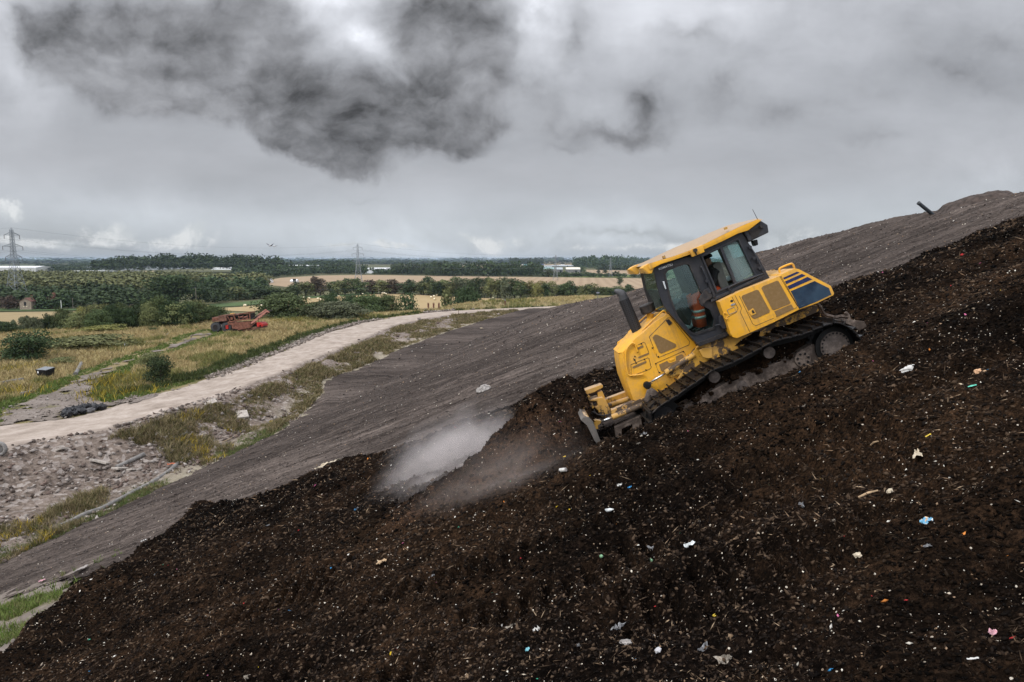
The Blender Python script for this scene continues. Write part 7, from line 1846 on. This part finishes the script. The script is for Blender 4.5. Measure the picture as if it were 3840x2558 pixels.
    for x, d in ((305, -1.0), (305, 1.0), (660, -.9), (660, 1.0)):
        c = q(x, 815, d); w = MB().tube([c + Vector((0, -.26, 0)), c + Vector((0, -.2, 0)), c + Vector((0, .2, 0)), c + Vector((0, .26, 0))], [.80, .95, .95, .80], 24).build('tyre', tyre, o, auto=30)
        tr = MB()
        for j in range(20):
            a = j * math.pi / 10; tr.box(c + Vector((math.cos(a) * .95, 0, math.sin(a) * .95)), (.09, .5, .12), Matrix.Rotation(-a, 3, 'Y') @ Matrix.Rotation(.35, 3, 'X'))
        tr.build('tread', tyre, w); MB().disc(c, (0, 1, 0), .48, .56, 18).build('rim', dk, w)
    o.rotation_euler = (0, 0, -.10)
    tag(o, 'rusty red mobile screening machine with a raised tail conveyor parked in the dry grass', 'screening machine')

def make_shelf_things():
    blk = plain('black_bin_plastic', (.010, .010, .011), .35, vary=.3, scale=4); lid = plain('grey_bin_lid', (.16, .17, .18), .4, vary=.2); white = plain('white_sticker', (.75, .75, .75), .6); conc = plain('pipe_plastic_grey', (.17, .16, .15), .7, vary=.3, scale=3)
    k = 320 / 2091; Zh = lambda x, y: (100 + x * k, 1360 + y * k)
    p = on_level(*Zh(480, 410), SHELF); s = p[1] / sight(*Zh(480, 410))[1] / FPX * k; o = empty('waste_container', p + np.array([0, 0, .40]), -.32)
    W, D, H = 300 * s, 1.05, 200 * s; m = MB()
    a = [(-W / 2, -D / 2, .12), (W / 2, -D / 2, .12), (W / 2, D / 2, .12), (-W / 2, D / 2, .12)]; b = [(-W / 2 - .05, -D / 2 - .08, H * .80), (W / 2 + .05, -D / 2 - .08, H * .80), (W / 2 + .05, D / 2 + .05, H), (-W / 2 - .05, D / 2 + .05, H)]
    m.loft([[Vector(v) for v in a], [Vector(v) for v in b]]); m.build('bin_body', blk, o, bevel=.03)
    l = MB(); l.loft([[Vector((-W / 2 - .07, -D / 2 - .12, H * .80)), Vector((W / 2 + .07, -D / 2 - .12, H * .80)), Vector((W / 2 + .07, D / 2 + .08, H)), Vector((-W / 2 - .07, D / 2 + .08, H))], [Vector((-W / 2 - .03, -D / 2 - .05, H * .86)), Vector((W / 2 + .03, -D / 2 - .05, H * .86)), Vector((W / 2 + .03, D / 2, H * 1.07)), Vector((-W / 2 - .03, D / 2, H * 1.07))]]); l.build('bin_lid', lid, o, bevel=.02)
    MB().bar((-W / 2 - .08, -D / 2 - .1, H * .82), (W / 2 + .08, -D / 2 - .1, H * .82), .07).build('lid_bar', blk, o)
    MB().box((-W * .30, -D / 2 - .075, H * .55), (.16, .012, .26)).build('sticker', white, o)
    for x in (-1, 1):
        for y in (-1, 1): MB().disc((x * W * .42, y * D * .38, .09), (1, 0, 0), .09, .06, 12).build('castor', blk, o)
    tag(o, 'black four wheeled waste container with grey lid standing in the dry grass', 'waste container')
    # heap of black rubbish bags beside the road
    m, t, P, O, put = material('bin_bag_film'); n = t.noise(O, 4, 5, .6, .8).outputs[0]; put(col=(.010, .0105, .013), rough=.42, spec=.35, nrm=t.bump(n, .9, .08)); bag = m
    m2 = m.copy(); m2.name = 'dusty_bag_film'; m2.node_tree.nodes['Principled BSDF'].inputs['Base Color'].default_value = (.075, .072, .074, 1); m2.node_tree.nodes['Principled BSDF'].inputs['Roughness'].default_value = .55
    spots = [(990, 1245, 130, 105, 'front left bag of the black rubbish bag pile'), (1180, 1235, 85, 60, 'flat black bag second from the left in the front row of the bag pile'), (1360, 1180, 125, 75, 'wide black bag in the middle of the front row of the bag pile'), (1570, 1135, 115, 72, 'smooth grey bag in the front row of the bag pile'),
             (1850, 1080, 100, 78, 'black bag at the right end of the bag pile'), (1700, 1090, 90, 80, 'black bag second from the right end of the bag pile'), (1000, 1140, 110, 90, 'creased dark bag at the back left of the bag pile'), (1140, 1110, 105, 95, 'black bag at the back left, next to the creased bag'), (1270, 1085, 115, 100, 'tall black bag at the back of the bag pile'),
             (1380, 1050, 110, 90, 'creased black bag at the back middle of the bag pile'), (1515, 1030, 85, 85, 'glossy black tied bag on top of the bag pile'), (1090, 1180, 90, 70, 'small black bag squeezed in the middle of the left end of the bag pile'), (1640, 1050, 80, 60, 'black bag behind the smooth grey bag')]
    for i, (x, y, w, h, lb) in enumerate(spots):
        back = y < 1150 and x < 1600; pz = on_level(*Zh(x, y + h * (1.35 if back else .9)), SHELF + .05); ss = pz[1] / sight(*Zh(x, y))[1] / FPX * k
        e = empty('rubbish_bag', (pz[0], pz[1], SHELF + h * ss * (.75 if back else .8) + .08)); b = lump('bag_body', w * ss, w * ss * .9, h * ss, m2 if 'grey' in lb else bag, 60 + i, 3, .30); b.parent = e
        MB().tube([(0, 0, h * ss * .85), (.05, 0, h * ss * 1.1), (.12, .03, h * ss * 1.28)], [.05, .03, .05], 8).build('tied_neck', bag, e)
        e.rotation_euler = (0, 0, i * 1.7); tag(e, lb, 'rubbish bag', 'black rubbish bags piled beside the haul road')
    def pipe(Z, pts, r, label, z=None, mat=conc, fn=base_z):
        P = []
        for x, y in pts:
            w = land(*Z(x, y), fn); P.append(Vector((w[0], w[1], w[2] + r * .6)))
        o = empty('pipe', P[0]); MB().tube([p - P[0] for p in catmull(P, 3)], r, 10).build('pipe_wall', mat, o, smooth=True)
        d = (P[1] - P[0]).normalized(); MB().tube([-d * .02, d * .12], r * 1.12, 10).build('collar', mat, o); tag(o, label, 'pipe')
    Z4_ = lambda x, y: (x * .4248, 1200 + y * .4248); Z5_ = lambda x, y: (x * .44643, 1700 + y * .44643)
    pipe(Z4_, [(668, 488), (700, 430), (720, 390)], .24, 'grey corrugated pipe end lying in the grass beside the dirt track')
    pipe(Z4_, [(0, 582), (100, 562), (205, 545)], .30, 'long grey pipe lying in the grass at the left edge', mat=plain('dark_pipe', (.12, .115, .11), .8))
    pipe(Z4_, [(178, 668), (270, 645)], .2, 'short dark pipe in the green grass at the left edge', mat=M['dark_pipe'])
    pipe(Z4_, [(1300, 195), (1400, 215), (1460, 130), (1500, 100)][2:] + [] if False else [(1290, 192), (1390, 205), (1500, 105)][::1], .10, 'pale hose curving through the meadow toward the dirt track')
    pipe(Z4_, [(1030, 1312), (1150, 1255), (1275, 1195)], .17, 'pale pipe lying across the weeds of the bank'); pipe(Z4_, [(1525, 1060), (1590, 1035), (1655, 1010)], .17, 'pale pipe stub near the middle of the rubble bank')
    pipe(Z4_, [(1525, 1312), (1600, 1250), (1680, 1190)], .15, 'grey pipe with frayed strapping lying down the bank')
    pipe(Z5_, [(500, 625), (590, 585), (720, 520), (850, 475), (1000, 400), (1150, 320), (1300, 240), (1390, 180), (1480, 110)], .15, 'long grey drain pipe running along the foot of the grey slope')
    # hose, tyre, slabs
    m = MB(); Pz = [Vector(land(*Z4_(x, y), base_z)) + Vector((0, 0, .08)) for x, y in ((1690, 1180), (1850, 1120), (2000, 1070), (2100, 1010))]; m.tube(catmull(Pz, 4), .035, 6); tag(m.build('rope', plain('tan_rope', (.34, .26, .17), .9)), 'tan rope trailing up the bank from the strapped pipe', 'rope')
    org = crumple('orange_strap', .7, .25, .12, plain('orange_mesh', (.38, .11, .05), .7), 44); w = land(*Z4_(1515, 1290), base_z); org.location = (w[0], w[1], w[2] + .12); tag(org, 'orange plastic strap lying at the end of the strapped pipe', 'strap')
    w = land(*Z4_(2, 1190), base_z); e = empty('tyre', (w[0], w[1], w[2] + .45)); m = MB(); rr = []
    for a in range(21):
        A = a * math.pi / 10; rr.append([Vector((math.cos(A) * (.42 + .14 * math.cos(B)), .14 * math.sin(B), math.sin(A) * (.42 + .14 * math.cos(B)))) for B in [j * math.pi / 4 for j in range(8)]])
    m.loft(rr, False); m.build('tyre_wall', plain('pale_tyre', (.20, .19, .18), .8), e, smooth=True); MB().disc((0, 0, 0), (0, 1, 0), .24, .08, 16).build('wheel_rim', M['dark_pipe'], e); tag(e, 'grey tyre standing in the weeds at the left edge', 'tyre')
    slabm = plain('pale_concrete', (.33, .295, .26), .9, vary=.25, scale=4)
    for i, (x, y, w_, lb) in enumerate(((890, 1265, 1.3, 'large pale concrete slab on the rubble bank'), (1060, 1325, 1.0, 'pale slab beside the end of the pale pipe'), (1170, 1338, .8, 'tilted pale slab near the end of the pale pipe'), (1860, 740, 1.1, 'pale slab just below the road edge'), (2140, 845, 1.5, 'flat pale slab beside the weeds of the bank'), (1430, 1030, 1.0, 'small pale panel on the rubble bank'), (545, 1155, .7, 'upright white sheet piece on the rubble bank'))):
        p_ = land(*Z4_(x, y), base_z); b = MB().box((0, 0, 0), (w_, w_ * .7, .16)).build('concrete_slab', slabm, None, bevel=.03); b.location = (p_[0], p_[1], p_[2] + .14); b.rotation_euler = (.3 * (i % 3 - 1), .25, i * 1.3); tag(b, lb, 'slab')
    # marker posts, well head, monitoring pole on the ridge, magpie coloured post
    wood_ = plain('brown_stake', (.13, .085, .06), .9); rustp = plain('rust_pipe', (.12, .045, .035), .85, vary=.4, scale=5); gm = plain('grey_metal', (.22, .23, .25), .5, .4)
    p_ = land(*ZG(632, 548), base_z); e = empty('stake', p_); MB().tube([(0, 0, -.3), (0, 0, 1.35)], [.075, .065], 8).build('stake_wood', wood_, e); tag(e, 'brown wooden stake at the edge of the haul road', 'stake')
    p_ = at_range(*ZG(1422, 372), 201); p_[2] = base_z(np.array([p_[0]]), np.array([p_[1]]))[0]; e = empty('well_head', p_); H = 100 * .2209 * 205 / FPX
    MB().tube([(0, 0, -1), (0, 0, H * .72)], .16, 14).build('casing', rustp, e); MB().tube([(0, 0, H * .72), (0, 0, H)], [.13, .09], 12).build('valve', gm, e); MB().tube([(-.1, 0, H * .95), (-.9, 0, H * .98)], .03, 8).build('outlet_pipe', gm, e)
    MB().tube([(-.95, 0, -1), (-.95, 0, H * 1.02)], .05, 8).build('side_post', wood_, e); MB().bar((-.85, 0, .2), (-.12, 0, H * .55), .06).build('brace', wood_, e); tag(e, 'rusty gas well head pipe with valve standing in the tall weeds', 'well head')
    p_ = at_range(*ZG(1297, 335), 203); p_[2] = base_z(np.array([p_[0]]), np.array([p_[1]]))[0]; e = empty('fence_post', p_); MB().tube([(0, 0, -1), (0, 0, .9)], .07, 8).build('post_wood', wood_, e); tag(e, 'thin dark fence post left of the rusty well head', 'post')
    p_ = land(1600 + 1678 * .38233, 850 + 715 * .38233, hill_z); e = empty('sensor_post', p_); MB().tube([(0, 0, -.3), (0, 0, .8)], .04, 8).build('pole', M['dark_pipe'], e); MB().box((0, 0, .85), (.42, .2, .18)).build('sensor_box', gm, e, bevel=.02); tag(e, 'small sensor box on a dark post on the ridge left of the exhaust pipe', 'sensor post')
    p_ = on_level(*ZA(1103, 1182), SHELF); e = empty('marker_post', p_); MB().tube([(0, 0, -.2), (0, 0, .62)], .13, 10).build('post_body', blk, e); MB().box((.05, -.14, .42), (.13, .03, .26)).build('white_plate', white, e); tag(e, 'short black and white post in the middle of the meadow', 'post')
    p_ = on_level(*ZA(1366, 978), SHELF); e = empty('marker_post', p_); MB().tube([(0, 0, -.2), (0, 0, 1.5)], .09, 8).build('post_body', gm, e); MB().box((.0, 0, 1.45), (.3, .3, .3)).build('cap', blk, e); tag(e, 'thin grey post with dark cap at the far side of the meadow', 'post')
    p_ = on_level(*ZC(1508, 512), PLAIN); e = empty('gate_post', p_); MB().tube([(0, 0, -.3), (0, 0, 4.6)], .18, 8).build('post_body', plain('white_post', (.6, .6, .58), .7), e); MB().tube([(0, 0, 4.6), (0, 0, 4.8)], .22, 8).build('cap', gm, e); tag(e, 'white post standing before the dark hedges', 'post')

def make_gulls():
    g = plain('gull_grey', (.10, .10, .115), .8); w = plain('gull_white', (.55, .55, .55), .8)
    Zq = lambda x, y: (900 + x * .33985, 850 + y * .33985)
    for (x, y, sp, up, lb) in ((338, 212, 92, 1, 'larger gull with raised wings flying over the fields'), (378, 218, 66, .45, 'smaller gull gliding just right of the other one')):
        p = at_range(*Zq(x, y), 60); s = 60 * .33985 / FPX; S = sp * s / 2; e = empty('gull', p, 1.25 if up == 1 else 1.9)
        MB().tube([(-.24, 0, 0), (-.17, 0, .01), (0, 0, .02), (.16, 0, .03), (.22, 0, .04), (.27, 0, .035)], [.015, .05, .07, .055, .035, .008], 10).build('body', w, e, smooth=True)
        for sy in (1, -1):
            pr = [(0, 0, 0), (.25, .38, .40 * up), (.62, .5, .62 * up), (1.0, .18, .95 * up)]
            m = MB(); rows = []
            for f, ch, z in ((0, .20, 0), (.35, .19, .30 * up), (.65, .13, .52 * up), (1.0, .03, .92 * up)): rows.append([Vector((-ch / 2 - .06 * f, sy * f * S, z * S * .6)), Vector((ch / 2 - .06 * f, sy * f * S, z * S * .6 + .015))])
            top = rows; bot = [[a - Vector((0, 0, .015)) for a in r] for r in rows]; m.loft([[t[0], t[1], b[1], b[0]] for t, b in zip(top, bot)]); m.build('wing', g, e)
        tag(e, lb, 'gull')

def make_haze():
    m = bpy.data.materials.new('haze_air'); m.use_nodes = True; nt = m.node_tree; nt.nodes.clear(); t = NT(nt)
    pv = t.n('VolumePrincipled', {'Color': (.58, .73, .95, 1), 'Density': HAZE, 'Anisotropy': .2}); o = nt.nodes.new('ShaderNodeOutputMaterial'); nt.links.new(pv.outputs[0], o.inputs['Volume'])
    b = MB().box((0, 14900, 0), (62000, 31000, 58.6)).build('haze', m); b.location.z = .3; tag(b, kind='stuff')
HAZE = 4e-5
make_land()
dz = make_dozer(); make_driver(dz)
make_soil(); make_litter(); make_things_on_slope(); make_dust()
make_tree_kinds(); make_grass(); make_rubble(); make_shelf_bushes(); make_fields(); make_plain_trees()
make_pylons(); make_buildings(); make_bales(); make_screener(); make_shelf_things(); make_gulls()
make_haze()
